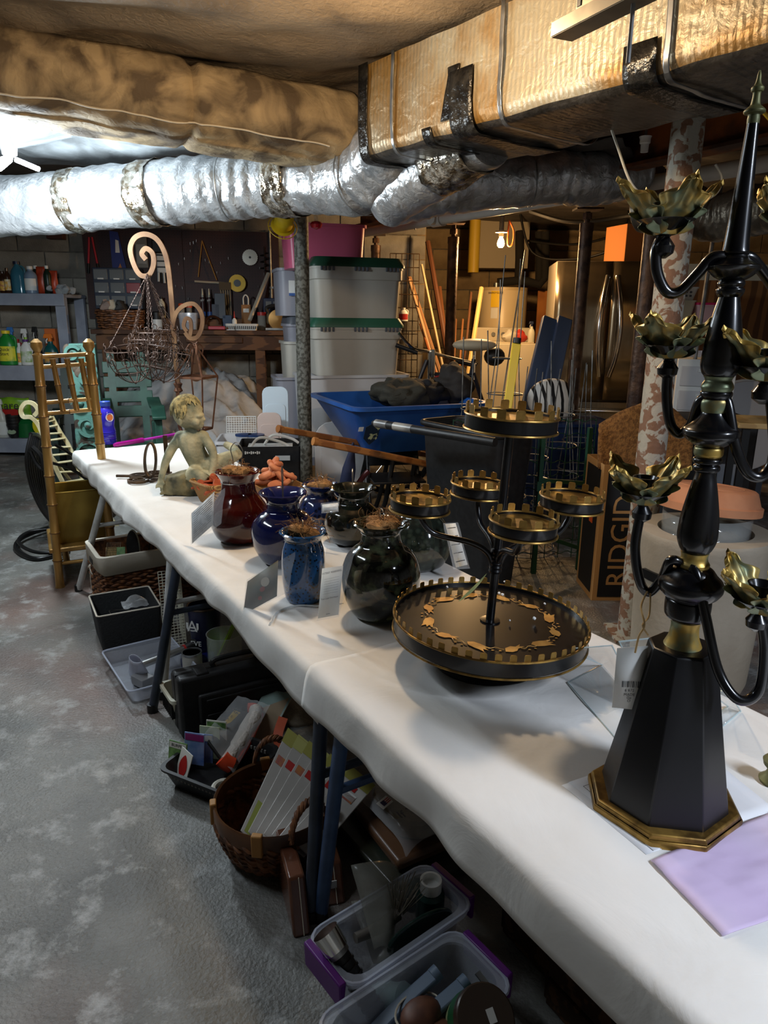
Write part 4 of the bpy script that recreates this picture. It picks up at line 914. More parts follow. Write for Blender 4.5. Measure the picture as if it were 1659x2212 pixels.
for i in range(15):
    o = MB().prism(shape_orn(i % 3, rd.uniform(.022, .03)), 0, .008).build('terracotta_ornament', M_terra, bev=.002)
    w_ = t.matrix_world @ V(-.05+.033*(i % 4)+rd.uniform(-.006, .006), -.045+.03*(i//4)+rd.uniform(-.005, .005), .048+.008*(i//4)+rd.uniform(0, .012))
    place(o, w_, rd.uniform(0, 6), rd.uniform(-.9, .9), rd.uniform(-.6, .6)); tag(o, 'flat terracotta ornament lying in the small wicker basket', 'ornament', 'terracotta ornaments in the wicker basket')
p0 = TB(598, 1062)
for i in range(18):
    o = MB().prism(shape_orn((1, 2, 2)[i % 3], rd.uniform(.030, .040)), 0, .020).build('terracotta_shape', M_terra2, bev=.008)
    lay = i//7; a = i*2.4; rr = (.075-.024*lay)*(.35+.65*((i % 7)/7))
    place(o, p0+V(rr*cos(a), rr*sin(a)+.0, .028+.03*lay+rd.uniform(0, .01)), rd.uniform(0, 6), rd.uniform(-1.1, 1.1), rd.uniform(-.8, .8)); tag(o, 'pale terracotta shape in the heap behind the red-brown jar', 'ornament', 'pale terracotta shapes in a heap')
t = thing('wicker_tray', 'flat wicker tray holding the heap of pale terracotta shapes', 'tray', p0, trz_); tub(MB(), .17, .15, .2, .18, .035, th=.006, r=.04).build('tray_body', M_wick, t)
# ================================================================== BELOW THE TABLES
M_cane = mat('brown_cane', (134, 86, 52), (72, 44, 28), s=40, r=.55)
M_liner = mat('cream_cotton_liner', (206, 198, 182), r=.85, bump=.2, bs=30)
M_blkp = mat('black_plastic', (20, 20, 21), (28, 28, 29), s=40, r=.48)
M_clear = mat('clear_plastic', (206, 212, 224), r=.12, al=.34, coat=.5)
M_clearrim = mat('clear_plastic_rim', (200, 206, 222), r=.15, al=.6, coat=.5)
M_offw = mat('offwhite_plastic', (208, 206, 186), r=.45)
M_green = mat('green_print', (54, 106, 52), (110, 150, 80), s=30, r=.5)
M_blueprint = mat('blue_print', (60, 96, 160), r=.5)
M_redpr = mat('red_print', (168, 34, 30), r=.5)
def woven_rows(mb, path, z0, z1, rows, r, amp, per, taper=0, start=0):   # horizontal cane rows that weave in and out along a closed path
    L = len(path)
    for k in range(rows):
        z = z0+(z1-z0)*(k+.5)/rows; s_ = 1+taper*(z-z0)/(z1-z0); pts = []
        for i in range(L):
            x, y = path[i]; l = sqrt(x*x+y*y); o_ = amp*sin(2*pi*(i/per)+pi*(k % 2)); pts.append((x*s_*(1+o_/l), y*s_*(1+o_/l), z+.4*amp*cos(2*pi*(i/per))))
        mb.tube(pts, r, 5, True)
def fr(loc, dz=0): return Vector((loc[0], loc[1], dz))
# ---- lined wicker hamper
C_ = FL(226, 1332); Lh, Wh, Hh = .30, .44, .27
cx = C_ + TD*(-Lh/2) + TN*(Wh/2)
t = thing('wicker_hamper', 'rectangular brown wicker hamper with a cream cotton liner', 'hamper', cx, trz_)
path = [p for p in rrect(Lh-.01, Wh-.01, .03, 6)]; pth = []
for i in range(len(path)):
    a, b = Vector(path[i]), Vector(path[(i+1) % len(path)]); n_ = max(1, int((b-a).length/.012))
    pth += [tuple(a.lerp(b, j/n_)) for j in range(n_)]
tub(MB(), Lh-.03, Wh-.03, Lh-.02, Wh-.02, Hh-.005, th=.006, r=.03).build('inner_wall', M_cane, t)
mb = MB(); woven_rows(mb, pth, .005, Hh-.06, 15, .0068, .006, 5); mb.build('woven_cane', M_cane, t, kind='stuff')
mb = MB(); n_ = len(rrect(1, 1, .03, 4))
o1 = [(x, y, Hh-.075-.01*sin(i*1.1)) for i, (x, y) in enumerate(rrect(Lh+.012, Wh+.012, .035))]; o2 = [(x, y, Hh) for x, y in rrect(Lh+.014, Wh+.014, .035)]; o3 = [(x, y, Hh) for x, y in rrect(Lh-.02, Wh-.02, .03)]; o4 = [(x, y, .04) for x, y in rrect(Lh-.05, Wh-.05, .03)]
k_ = len(o1); mb.add(o1+o2+o3+o4, [(r_*k_+j, r_*k_+(j+1) % k_, (r_+1)*k_+(j+1) % k_, (r_+1)*k_+j) for r_ in range(3) for j in range(k_)]+[tuple(3*k_+j for j in range(k_))]); mb.build('cotton_liner', M_liner, t, solid=.002)
MB().box((.0, -Wh/2-.008, Hh-.05), (.06, .004, .024)).build('handle_slot', M_blkp, t)
for dx in (-.012, .012): MB().bar(cr([(.0, -Wh/2-.014, Hh-.07), (dx*1.5, -Wh/2-.02, Hh-.085), (dx*3.5, -Wh/2-.016, Hh-.105)], 4), .008, .002, up=(0, 1, 0)).build('ribbon_bow', M_liner, t)
MB().bar(cr([(.0, -Wh/2-.014, Hh-.07), (-.01, -Wh/2-.018, Hh-.15), (.0, -Wh/2-.017, Hh-.25)], 4), .007, .002, up=(0, 1, 0)).build('ribbon_tail', M_liner, t)
T0 = t.matrix_world.copy()
def wire_grid(name, mt, parent, nx, nz_, w, h, r=.0014, M=Matrix(), curve=0):
    mb = MB(); mb.M = M
    for i in range(nx+1): mb.tube([(-w/2+w*i/nx, curve*sin(pi*j/6), h*j/6) for j in range(7)], r, 5)
    for j in range(nz_+1): mb.tube([(-w/2, curve*sin(pi*j/nz_), h*j/nz_), (w/2, curve*sin(pi*j/nz_), h*j/nz_)], r, 5)
    return mb.build(name, mt, parent, kind='stuff')
def intop(x, y, z): return T0 @ V(x, y, z)
t = thing('wire_rack', 'small black wire rack standing in the lined hamper', 'rack', intop(.02, .05, .12), trz_+.35, rx=-.25)
wire_grid('wire_bars', M_blkp, t, 5, 8, .16, .24, .0022); MB().tube([(-.08, 0, 0), (-.08, 0, .24), (.08, 0, .24), (.08, 0, 0)], .004, 6, True).build('wire_frame', M_blkp, t)
t = thing('wire_scoop', 'brass wire mesh scoop leaning in the lined hamper', 'scoop', intop(.05, -.16, .16), trz_+1.1, rx=-.7)
wire_grid('mesh', M_iron, t, 9, 12, .06, .15, .0009); MB().tube([(-.03, 0, 0), (-.03, 0, .15), (.03, 0, .15), (.03, 0, 0)], .002, 5, True).build('mesh_frame', M_iron, t)
o = MB().box((0, 0, .06), (.05, .006, .12)).build('seed_card', mat('kraft_card', (188, 160, 96), r=.7)); place(o, intop(.02, -.15, .15), trz_+1.2, -.5); tag(o, 'kraft card leaning in the lined hamper', 'card')
o = MB().prism([(-.02, 0), (.02, 0), (.018, .13), (-.018, .13)], -.002, .002).build('garden_card', M_green); place(o, intop(.07, -.12, .15), trz_+1.2, pi/2-.5); tag(o, 'green printed card leaning in the lined hamper', 'card')
t = thing('oval_brush', 'oval black bristle brush standing on edge in the hamper', 'brush', intop(.0, -.04, .25), trz_+1.0)
MB().at((0, 0, 0), pi/2).prism([(.03*cos(a), .085*sin(a)) for a in [6.28*i/24 for i in range(24)]], -.006, .006).build('brush_back', M_offw, t); MB().at((0, -.009, 0), pi/2).prism([(.028*cos(a), .082*sin(a)) for a in [6.28*i/24 for i in range(24)]], -.004, .004).build('bristles', M_blkp, t)

# ---- black fabric bin with barcode tag
a_, b_ = FL(222, 1412), FL(322, 1392); W_ = (b_-a_).length+.05; rzb = atan2((b_-a_).y, (b_-a_).x); yv = V(-sin(rzb), cos(rzb), 0)
t = thing('fabric_bin', 'black fabric storage bin with a white tag sticking out', 'bin', a_+(b_-a_).normalized()*W_/2+yv*.12, rzb)
hb = AT(213, 1332, a_.y).z
tub(MB(), W_-.01, .23, W_+.02, .25, hb, th=.008, r=.012).build('bin_body', mat('charcoal_fabric', (46, 48, 50), r=.9, bump=.3, bs=120), t)
MB().tube([(x, y, hb) for x, y in rrect(W_+.015, .245, .012)], .0035, 6, True).build('piping', M_liner, t)
T1 = t.matrix_world.copy()
t = thing('price_tag', 'white barcode tag on a wire in the black fabric bin', 'tag', T1 @ V(-.04, -.06, hb-.03), rzb-.15, rx=-.9)
MB().prism([(-.06, 0), (.06, 0), (.06, .05), (.03, .08), (-.04, .08), (-.06, .06)], -.001, .001).build('card', M_cardw, t)
mb = MB()
for k in range(12): mb.box((-.012+k*.0035, .055, .0014), (.0012 if k % 3 else .0024, .02, .0005))
mb.build('barcode', M_ink, t, kind='stuff')
MB().tube(cr([(0, .07, 0), (-.03, .06, .05), (-.02, .12, .09), (.05, .13, .09), (.06, .08, .04)], 6), .0012, 5).build('wire_hook', M_wire, t)
o = MB().grid(lambda u, v: (.10*(u-.5), .07*(v-.5), .02*nz(u*3, v*3, 1)+.03*sin(pi*u)*sin(pi*v)), 12, 10).build('plastic_bag', M_bag); place(o, T1 @ V(.04, .0, hb-.02), rzb); tag(o, 'crumpled clear bag in the black fabric bin', 'bag')

# ---- clear shallow tray with tools
a_, b_, c_ = FL(222, 1438), FL(280, 1530), FL(322, 1500); rzt = atan2((b_-a_).y, (b_-a_).x); Lt, Wt = (b_-a_).length, .26
y_ = V(-sin(rzt), cos(rzt), 0); ctr = a_.lerp(b_, .5)+y_*Wt/2
t = thing('clear_tray', 'clear plastic tray on the floor beside the dark table leg', 'tray', ctr, rzt)
tub(MB(), Lt-.03, Wt-.03, Lt, Wt, .06, th=.004, r=.02).build('tray_body', M_clear, t); MB().tube([(x, y, .06) for x, y in rrect(Lt, Wt, .02)], .003, 6, True).build('rim', M_clearrim, t)
T2 = t.matrix_world.copy()
o = MB().grid(lambda u, v: (.05*(1-.5*v)*cos(6.28*u), .05*(1-.5*v)*sin(6.28*u)*.5, .13*v+.006*nz(u*5, v*5, 2)), 14, 8, True).build('poly_bag', mat('milky_bag', (206, 208, 222), r=.25, al=.75), solid=.001); place(o, T2 @ V(.0, -.04, .012), rzt+.6, .5, .35); tag(o, 'milky plastic bag standing in the clear tray', 'bag')
t = thing('silver_flashlight', 'silver flashlight with a red ring lying across the clear tray', 'flashlight', T2 @ V(.0, .03, .055), rzt+pi/2+.1)
MB().tube([(-.1, 0, 0), (.1, 0, .015)], .013, 14).build('barrel', mat('brushed_aluminium', (190, 190, 188), r=.3, m=.9), t); MB().tube([(.1, 0, .015), (.13, 0, .02), (.15, 0, .023)], [.014, .02, .021], 14).build('head', M_blkp, t); MB().tube([(.1, 0, .015), (.108, 0, .016)], .0165, 14).build('red_ring', M_redpr, t)
o = MB().at((0, 0, .02)).box((0, 0, 0), (.07, .05, .035)).build('grey_box', mat('grey_card_box', (130, 130, 132), r=.6), bev=.003); place(o, T2 @ V(.07, -.05, .012), rzt+.3); tag(o, 'small grey box in the clear tray', 'box')
o = MB().tube([(0, 0, 0), (.12, 0, 0)], .022, 16).build('blue_canister', mat('dark_blue_metal', (20, 26, 86), r=.25, m=.3)); place(o, FL(395, 1450)+V(0, 0, .03), trz_+pi/2); tag(o, 'dark blue metal canister lying behind the clear tray', 'canister')

# ---- white wire pannier
p = FL(380, 1395); t = thing('wire_pannier', 'tall cream wire mesh panel leaning behind the white table leg', 'rack', p, trz_+pi/2-.1, rx=-.12)
hp = AT(362, 1228, p.y+.05).z
wire_grid('mesh_face', M_offw, t, 6, 26, .085, hp, .0016); M9 = Matrix.Translation((-.0425, .0, 0)) @ rotm(0, 0, pi/2); wire_grid('mesh_side', M_offw, t, 8, 26, .12, hp, .0016, Matrix.Translation((.0425, .06, 0)) @ rotm(0, 0, pi/2))

# ---- navy mug-bucket, glass jar, paint can
p = FL(440, 1432); hb = AT(440, 1318, p.y).z; rb_ = 36*mpp(p+V(0, 0, .15))
t = thing('navy_bucket', 'navy blue team bucket with white interlocked letters', 'bucket', p+V(0, .05, 0))
MB().lathe([(rb_*.78, 0), (rb_, hb), (rb_*.95, hb), (rb_*.74, .01)], 28).build('bucket_body', mat('navy_enamel', (18, 22, 54), r=.35), t)
text('A', .062, M_white, t, (-.03, -rb_-.004, hb*.72), rz=-.2); text('U', .05, M_white, t, (-.03, -rb_-.001, hb*.70), rz=-.2, sx=1.7); text('EVE', .028, M_white, t, (-.02, -rb_*.96-.006, hb*.40), rz=-.2)
MB().ring((0, 0, hb), rb_, .004, 28, 6).build('rolled_rim', M_iron, t)
p = FL(488, 1452); rj = 37*mpp(p+V(0, 0, .1)); t = thing('glass_jar', 'wide clear glass jar with dried material in it', 'jar', p)
MB().lathe([(rj*.9, 0), (rj, .02), (rj, .155), (rj*1.03, .16), (rj*.97, .16), (rj*.95, .02), (rj*.8, .012)], 30).build('glass', mat('jar_glass', (215, 225, 225), r=.04, al=.25, coat=1), t)
tuft(rj*.8, .04, 60, t, 21, h=.03)
p = FL(417, 1452); rc_ = 21*mpp(p); t = thing('paint_can', 'small paint can with a metal lid under the middle table', 'can', p)
MB().lathe([(rc_, 0), (rc_, .075), (rc_*.98, .08)], 26).build('can_body', mat('grey_label', (170, 166, 156), (140, 136, 128), s=20, r=.5), t); MB().lathe([(rc_*1.02, .078), (rc_*1.02, .085), (rc_*.9, .085), (rc_*.88, .08), (.002, .08)], 26).build('lid', M_galv, t)
o = MB().box((0, 0, .1), (.006, .11, .2)).build('lime_folder', mat('lime_card', (136, 178, 50), r=.5)); place(o, FL(470, 1448)+V(0, .02, .04), trz_+.9, .0, .45); tag(o, 'lime green folder leaning against the navy bucket', 'folder')

# ---- white slotted basket
a_, b_ = FL(347, 1528), FL(378, 1578); rz_ = atan2((b_-a_).y, (b_-a_).x); y_ = V(-sin(rz_), cos(rz_), 0); Lb, Wb, Hb = .14, .32, .105
t = thing('plastic_basket', 'off-white slotted plastic basket beside the black tool case', 'basket', b_+y_*Wb/2-V(cos(rz_), sin(rz_), 0)*Lb/2, rz_)
tub(MB(), Lb-.03, Wb-.03, Lb, Wb, Hb, th=.004, r=.02, lip=.006, liph=.012).build('basket_body', M_offw, t)
mb = MB()
for k in range(9): mb.box((-.05+k*.0125, -Wb/2+.004, .055), (.004, .012, .05))
for k in range(18): mb.box((Lb/2-.006, -.13+k*.015, .055), (.012, .005, .05))
mb.build('slots', M_blkp, t, kind='stuff')
T3 = t.matrix_world.copy()
for k in range(2):
    o = MB().tube([(.045*cos(a)*(1-.06*k), .1*sin(a)*(1-.05*k), .004*k) for a in [6.28*i/24 for i in range(24)]], .006, 6, True).build('hose_coil', mat('beige_hose', (150, 142, 124), r=.5)); place(o, T3 @ V(.0, -.03, .085+.014*k), rz_, .12); tag(o, 'beige coiled hose loop in the slotted basket, ' + ('upper' if k else 'lower'), 'hose', 'hose loops in the white basket')

# ---- black tool case
a_ = FL(396, 1602); rz_ = atan2(TN.y, TN.x)-.04; hc = AT(395, 1476, a_.y).z; Wc = .40
t = thing('tool_case', 'black moulded plastic tool case standing on edge', 'case', a_+V(cos(rz_), sin(rz_), 0)*Wc/2, rz_, rx=-.06)
MB().box((0, .03, hc/2), (Wc, .05, hc)).build('front_shell', M_blkp, t, bev=.012); MB().box((0, .085, hc/2), (Wc, .05, hc*.98)).build('rear_shell', M_blkp, t, bev=.012)
MB().box((0, .055, hc/2), (Wc*.99, .012, hc*.99)).build('seam', M_black, t); MB().box((.0, -.0, hc*.45), (Wc*.72, .02, hc*.5)).build('raised_panel', M_blkp, t, bev=.008)
for k in range(2): MB().box((.0, -.012, hc*(.34+.25*k)), (Wc*.6, .006, .008)).build('rib', M_blkp, t, bev=.002)
for s_ in (-.3, .3): MB().box((s_*Wc, .04, hc-.01), (.04, .06, .03)).build('latch', M_blkp, t, bev=.004)
MB().tube(cr([(-.07, .055, hc-.005), (-.065, .055, hc+.02), (.065, .055, hc+.02), (.07, .055, hc-.005)], 5), .009, 8).build('handle', M_blkp, t)

# ---- black basket of seed packets
a_, b_ = FL(358, 1705), FL(468, 1750); rz_ = atan2((b_-a_).y, (b_-a_).x); y_ = V(-sin(rz_), cos(rz_), 0); Lb = (b_-a_).length+.06
t = thing('seed_basket', 'shallow black slotted basket holding seed packets and gloves', 'basket', a_+(b_-a_).normalized()*Lb/2+y_*.12-(b_-a_).normalized()*.02, rz_)
tub(MB(), Lb-.04, .20, Lb, .24, .065, th=.004, r=.03, lip=.006, liph=.006).build('basket_body', M_blkp, t); T4 = t.matrix_world.copy()
mb = MB()
for k in range(14): mb.box((-Lb/2+.04+k*(Lb-.08)/13, -.113, .045), (.006, .004, .012)); mb.box((-Lb/2+.04+k*(Lb-.08)/13, .1, .05), (.006, .004, .010))
mb.build('slots', mat('slot_gap', (120, 118, 112), r=.8), t, kind='stuff')
o = MB().ring((0, 0, .012), .03, .008, 24, 8).build('tape_roll', mat('white_tape', (190, 186, 172), r=.6)); place(o, T4 @ V(.06, -.06, .012), 0); tag(o, 'white tape roll at the corner of the seed basket', 'tape')
M_pk = [mat('packet_green', (52, 98, 46), (120, 160, 90), s=35, r=.45), mat('packet_white', (214, 212, 202), r=.5), mat('packet_sky', (80, 112, 178), (150, 170, 210), s=12, r=.45), mat('packet_cream', (190, 198, 160), r=.5)]
def packet(label, loc, rz, lean, mt, head=None, pic=None, w=.075, h=.11, word=None):
    h *= .78; w *= .85
    t = thing('seed_packet', label, 'seed packet', loc, rz, group='seed packets in the black basket', rx=lean)
    MB().box((0, 0, h/2), (w, .003, h)).build('envelope', mt, t, bev=.001)
    if head: MB().box((0, -.0019, h*.86), (w*.92, .0008, h*.2)).build('printed_heading', head, t)
    if pic: MB().at((0, -.0022, h*.45), pi/2).prism([(.016*cos(a)*(1+.3*cos(2*a)), .034*sin(a)) for a in [6.28*i/18 for i in range(18)]], 0, .0005).build('printed_picture', pic, t)
    if word: text(word, .013, M_ink, t, (0, -.003, h*.86), ext=0)
    return t
packet('green seed packet with a white heading at the front of the basket', T4 @ V(-.125, -.05, .012), rz_+.1, -.18, M_pk[0], M_pk[1], word='BURPEE')
packet('white seed packet with a dark red picture lying across the others', T4 @ V(-.085, -.08, .012), rz_-.35, -.35, M_pk[1], None, M_redpr)
packet('sky blue seed packet with a magenta heading', T4 @ V(-.09, -.015, .02), rz_+.25, -.15, M_pk[2], mat('magenta_print', (140, 40, 110), r=.5), h=.125)
packet('second sky blue seed packet tucked behind the first', T4 @ V(-.075, .005, .02), rz_+.35, -.12, M_pk[2], M_pk[1], h=.115)
packet('cream seed packet standing behind the blue ones', T4 @ V(-.07, .03, .02), rz_+.3, -.12, M_pk[3], None, h=.13)
packet('tall white and green seed packet at the back of the row', T4 @ V(-.06, .05, .02), rz_+.3, -.1, M_pk[1], M_pk[0], h=.145)
# gloves in a bag, netting pack
def leanpack(name, label, cat, tl_, tr_, br_, bl_, mt, th=.02):
    o_ = Vector(bl_); t = thing(name, label, cat, o_); c = [Vector(p)-o_ for p in (tl_, tr_, br_, bl_)]
    n = (c[1]-c[0]).cross(c[3]-c[0]).normalized()
    if n.dot(CO-o_) < 0: n = -n
    f = lambda u, v, h=0: c[3].lerp(c[2], u).lerp(c[0].lerp(c[1], u), v)+n*h
    X = (c[2]-c[3]).normalized(); M = Matrix((X, n.cross(X), n)).transposed().to_4x4()
    MB().hexa([f(0, 0, -th), f(1, 0, -th), f(1, 1, -th), f(0, 1, -th)], [f(0, 0), f(1, 0), f(1, 1), f(0, 1)]).build('pack_body', mt, t, bev=.003)
    return t, f, M, n
gy = FL(470, 1690).y
t, f, M, n = leanpack('glove_pack', 'bagged orange and white work gloves with a yellow printed card', 'gloves', AT(508, 1528, gy+.26), AT(566, 1548, gy+.24), AT(500, 1668, gy+.02), AT(448, 1600, gy+.06), mat('dark_card', (36, 36, 34), r=.5), .012)
P_ = lambda u, v, h=.0008: f(u, v, h)
def patch(u0, u1, v0, v1, mt, nm, h=.001): MB().add([P_(u0, v0, h), P_(u1, v0, h), P_(u1, v1, h), P_(u0, v1, h)], [(0, 1, 2, 3)]).build(nm, mt, t)
patch(.04, .62, .46, .92, mat('mustard_print', (186, 152, 44), r=.5), 'yellow_panel')
for w_, v, s_ in (('FIRM GRIP', .84, .020), ('5 PAIR', .72, .019), ('NITRILE', .63, .017), ('COATED', .54, .017)):
    tx = text(w_, s_, M_ink, t, (0, 0, 0), ext=0); tx.matrix_local = Matrix.Translation(P_(.33, v, .0016)) @ M
tx = text('0 0 0', .02, mat('mustard_print', (0, 0, 0)), t, (0, 0, 0), ext=0); tx.matrix_local = Matrix.Translation(P_(.33, .38, .0016)) @ M
patch(.1, .5, .12, .24, M_white, 'barcode_panel')
M_glw = mat('white_knit', (214, 206, 196), r=.8, bump=.4, bs=120); M_glo = mat('orange_rubber', (222, 74, 38), r=.5)
gp = lambda u, v: f(u, v, .014)
MB().tube(cr([gp(.78, -.02), gp(.82, .3), gp(.82, .6), gp(.82, .9), gp(.7, 1.02)], 6), [.02]*6+[.024]*6+[.026]*6+[.022]*7, 12).build('glove_bundle', M_glw, t)
for a, b in ((.78, .98), (.7, .7)):
    MB().tube(cr([gp(1.0, .12+.0*a), gp(1.04, .4), gp(1.02, .66*a+.1), gp(.95, .98*b)], 6), .012, 8).build('orange_fingers', M_glo, t)
MB().tube(cr([gp(.62, -.04), gp(.78, -.02), gp(.95, .02)], 5), .024, 10).build('orange_cuff', M_glo, t)
MB().tube(cr([gp(.45, 1.0), gp(.65, 1.04), gp(.9, 1.0)], 5), .015, 10).build('orange_cuff', M_glo, t)
MB().grid(lambda u, v: f(-.06+1.2*u, -.1+1.2*v, .03+.012*sin(pi*u)*sin(pi*v)+.006*nz(u*6, v*6, 3)), 18, 18).build('clear_wrap', M_bag, t)
t, f, M, n = leanpack('netting_pack', 'floral netting pack with a grey-green header card', 'package', AT(575, 1488, gy+.36), AT(634, 1500, gy+.34), AT(560, 1640, gy+.14), AT(505, 1610, gy+.14), mat('beige_card', (150, 132, 108), r=.6), .008)
P_ = lambda u, v, h=.0008: f(u, v, h)
patch(.0, 1.0, .62, 1.0, mat('header_grey', (176, 178, 170), (120, 140, 134), s=5, r=.5), 'header_card'); patch(0, 1, .58, .63, M_black, 'black_stripe'); patch(.0, .85, .0, .58, mat('dark_green_net', (30, 34, 28), (58, 54, 44), s=60, r=.8, kind='voronoi'), 'netting')
for w_, v in (('Floral', .76), ('Netting', .68)):
    tx = text(w_, .018, M_ink, t, (0, 0, 0), ext=0); tx.matrix_local = Matrix.Translation(P_(.66, v, .0016)) @ M
o = MB().bar(cr([AT(612, 1550, 2.0), AT(600, 1588, 1.95), AT(604, 1615, 1.93), AT(598, 1640, 1.9)], 4), .03, .003, up=(0, -1, .3)).build('plastic_clip', mat('coral_plastic', (196, 92, 62), r=.45)); tag(o, 'coral plastic hanging clip beside the netting pack', 'clip')

# ---- round cane basket with twisted handles
BC = FL(598, 1822); zr = AT(598, 1716, BC.y).z; RB = 127*mpp(BC+V(0, 0, zr))
t = thing('round_basket', 'round brown cane basket with twisted handles, full of flower packs', 'basket', BC)
nA = 96; cpath = [(cos(6.28319*i/nA), sin(6.28319*i/nA)) for i in range(nA)]
mb = MB(); rows = 13
for k in range(rows):
    z = .01+(zr-.05)*(k+.5)/rows; rr_ = RB*(.70+.30*sqrt((k+.5)/rows)); pts = []
    for i in range(nA):
        o_ = .006*sin(2*pi*i/6+pi*(k % 2)); pts.append((cpath[i][0]*(rr_+o_), cpath[i][1]*(rr_+o_), z+.006*cos(2*pi*i/6+pi*(k % 2))))
    mb.tube(pts, .0058, 5, True)
mb.build('woven_cane', M_cane, t, kind='stuff')
MB().lathe([(RB*.68, .0), (RB*.7, .004), (RB*.98, zr-.05), (RB*.965, zr-.05), (RB*.68, .01), (.01, .01)], 40).build('inner_shell', M_cane, t)
M_band = mat('split_cane_band', (104, 66, 38), (70, 42, 24), s=8, r=.4, coat=.2)
MB().lathe([(RB*1.0, zr-.05), (RB*1.035, zr-.045), (RB*1.04, zr-.004), (RB*1.02, zr), (RB*.985, zr-.004), (RB*.97, zr-.05)], 48, cap=False).build('rim_band', M_band, t)
MB().tube([(cpath[i][0]*(RB*.72+.005*sin(i)), cpath[i][1]*(RB*.72+.005*sin(i)), .008) for i in range(nA)], .008, 6, True).build('foot_braid', M_cane, t)
M_bind = mat('pale_binding', (176, 126, 66), r=.5)
for a in (-1.7, -2.9, -.3, 1.9, .7):
    mb = MB(); mb.M = rotm(0, 0, a); mb.box((RB*1.03, 0, zr-.024), (.016, .026, .058)); mb.build('cane_binding', M_bind, t, bev=.003)
for a in (1.75, -.85):
    mb = MB(); base = V(RB*1.0*cos(a), RB*1.0*sin(a), zr-.02); tg = V(-sin(a), cos(a), 0)
    for j in range(3):
        pts = []
        for i in range(41):
            th = pi*i/40; c = base+tg*(-.052*cos(th))+V(0, 0, .085*sin(th)); w_ = 2*pi*i/40*5+j*2.1; pts.append(c+(tg*sin(th)*-1*0+V(cos(a), sin(a), 0))*.006*cos(w_)+V(0, 0, .006*sin(w_)))
        mb.tube(pts, .0045, 6)
    mb.build('twisted_handle', M_cane, t)
M_pkw = mat('clear_flower_pack', (196, 192, 186), (170, 166, 160), s=8, r=.3)
heads = [mat('olive_header', (150, 146, 70), r=.5), mat('header_lime', (168, 166, 96), r=.5)]
cols = [mat('stem_lime', (150, 158, 70), r=.5), mat('stem_teal', (60, 130, 160), r=.5), mat('stem_plum', (120, 50, 110), r=.5)]
for k in range(7):
    y0 = BC.y+.0
    bl = V(BC.x-.075+.020*k, BC.y-.07-.008*k, zr-.05+.004*k); tp_ = AT(622+23*k, 1572+14*k, BC.y+.16-.012*k); d = tp_-bl; wv = V(.062, -.035, -.030)
    o_ = bl; t2 = thing('flower_pack', ('front flower pack with lime, teal and plum stems in the cane basket', 'second flower pack of the fan in the cane basket', 'third flower pack of the fan in the cane basket', 'fourth flower pack of the fan in the cane basket', 'fifth flower pack of the fan in the cane basket', 'sixth flower pack with a red dot label in the fan', 'outermost flower pack of the fan, above the flag sticker')[k], 'package', o_, group='flower packs in the round basket')
    n = wv.cross(d).normalized()
    if n.dot(CO-o_) < 0: n = -n
    g = lambda u, v, h=0: wv*u+d*v+n*h
    MB().hexa([g(0, 0, -.004), g(1, 0, -.004), g(1, 1, -.004), g(0, 1, -.004)], [g(0, 0), g(1, 0), g(1, 1), g(0, 1)]).build('clear_sleeve', M_pkw, t2, bev=.002)
    q4 = lambda u0, u1, v0, v1, mt, nm: MB().add([g(u0, v0, .001), g(u1, v0, .001), g(u1, v1, .001), g(u0, v1, .001)], [(0, 1, 2, 3)]).build(nm, mt, t2)
    q4(0, 1, .86, 1, heads[k % 2], 'header_card')
    if k == 0:
        for j, c_ in enumerate(cols): q4(.12+.28*j, .34+.28*j, .02, .3, c_, 'stem_bundle')
    q4(.1, .8, .66, .74, M_redpr if k % 2 else mat('dusty_flower', (140, 70, 84), (176, 110, 60), s=40, r=.6), 'flower_print')
    if k >= 4: q4(.35, .65, .78, .84, M_redpr, 'red_dot'); q4(.3, .8, .68, .76, M_white, 'price_label')

# ---- wrapped brown boards
M_bbox = mat('shrink_wrapped_brown', (108, 66, 46), (88, 52, 36), s=5, r=.25, coat=.4)
for (a, b, hh, lab) in (((634, 2030), (672, 2020), .115, 'brown shrink-wrapped block behind the table legs, tall one'), ((700, 1962), (748, 1952), .075, 'brown shrink-wrapped block with a white price sticker')):
    p, q_ = FL(*a), FL(*b); rz_ = atan2((q_-p).y, (q_-p).x); wd = (q_-p).length
    t = thing('wrapped_block', lab, 'block', p.lerp(q_, .5), rz_, rx=.0)
    MB().hexa([(-wd/2, 0, 0), (wd/2, 0, 0), (wd/2, .20, 0), (-wd/2, .2, 0)], [(-wd/2, .05, hh), (wd/2, .05, hh), (wd/2, .22, hh), (-wd/2, .22, hh)]).build('block_body', M_bbox, t, bev=.006)
    MB().tube([(wd*.1, .0+.05*(z/hh)-.004, z) for z in (0.005, hh*.5, hh)], .001, 4).build('wrap_seam', M_seam, t)
    if hh < .1: MB().box((wd*.0, .02, hh*.55), (.016, .002, .02)).build('price_sticker', M_white, t)

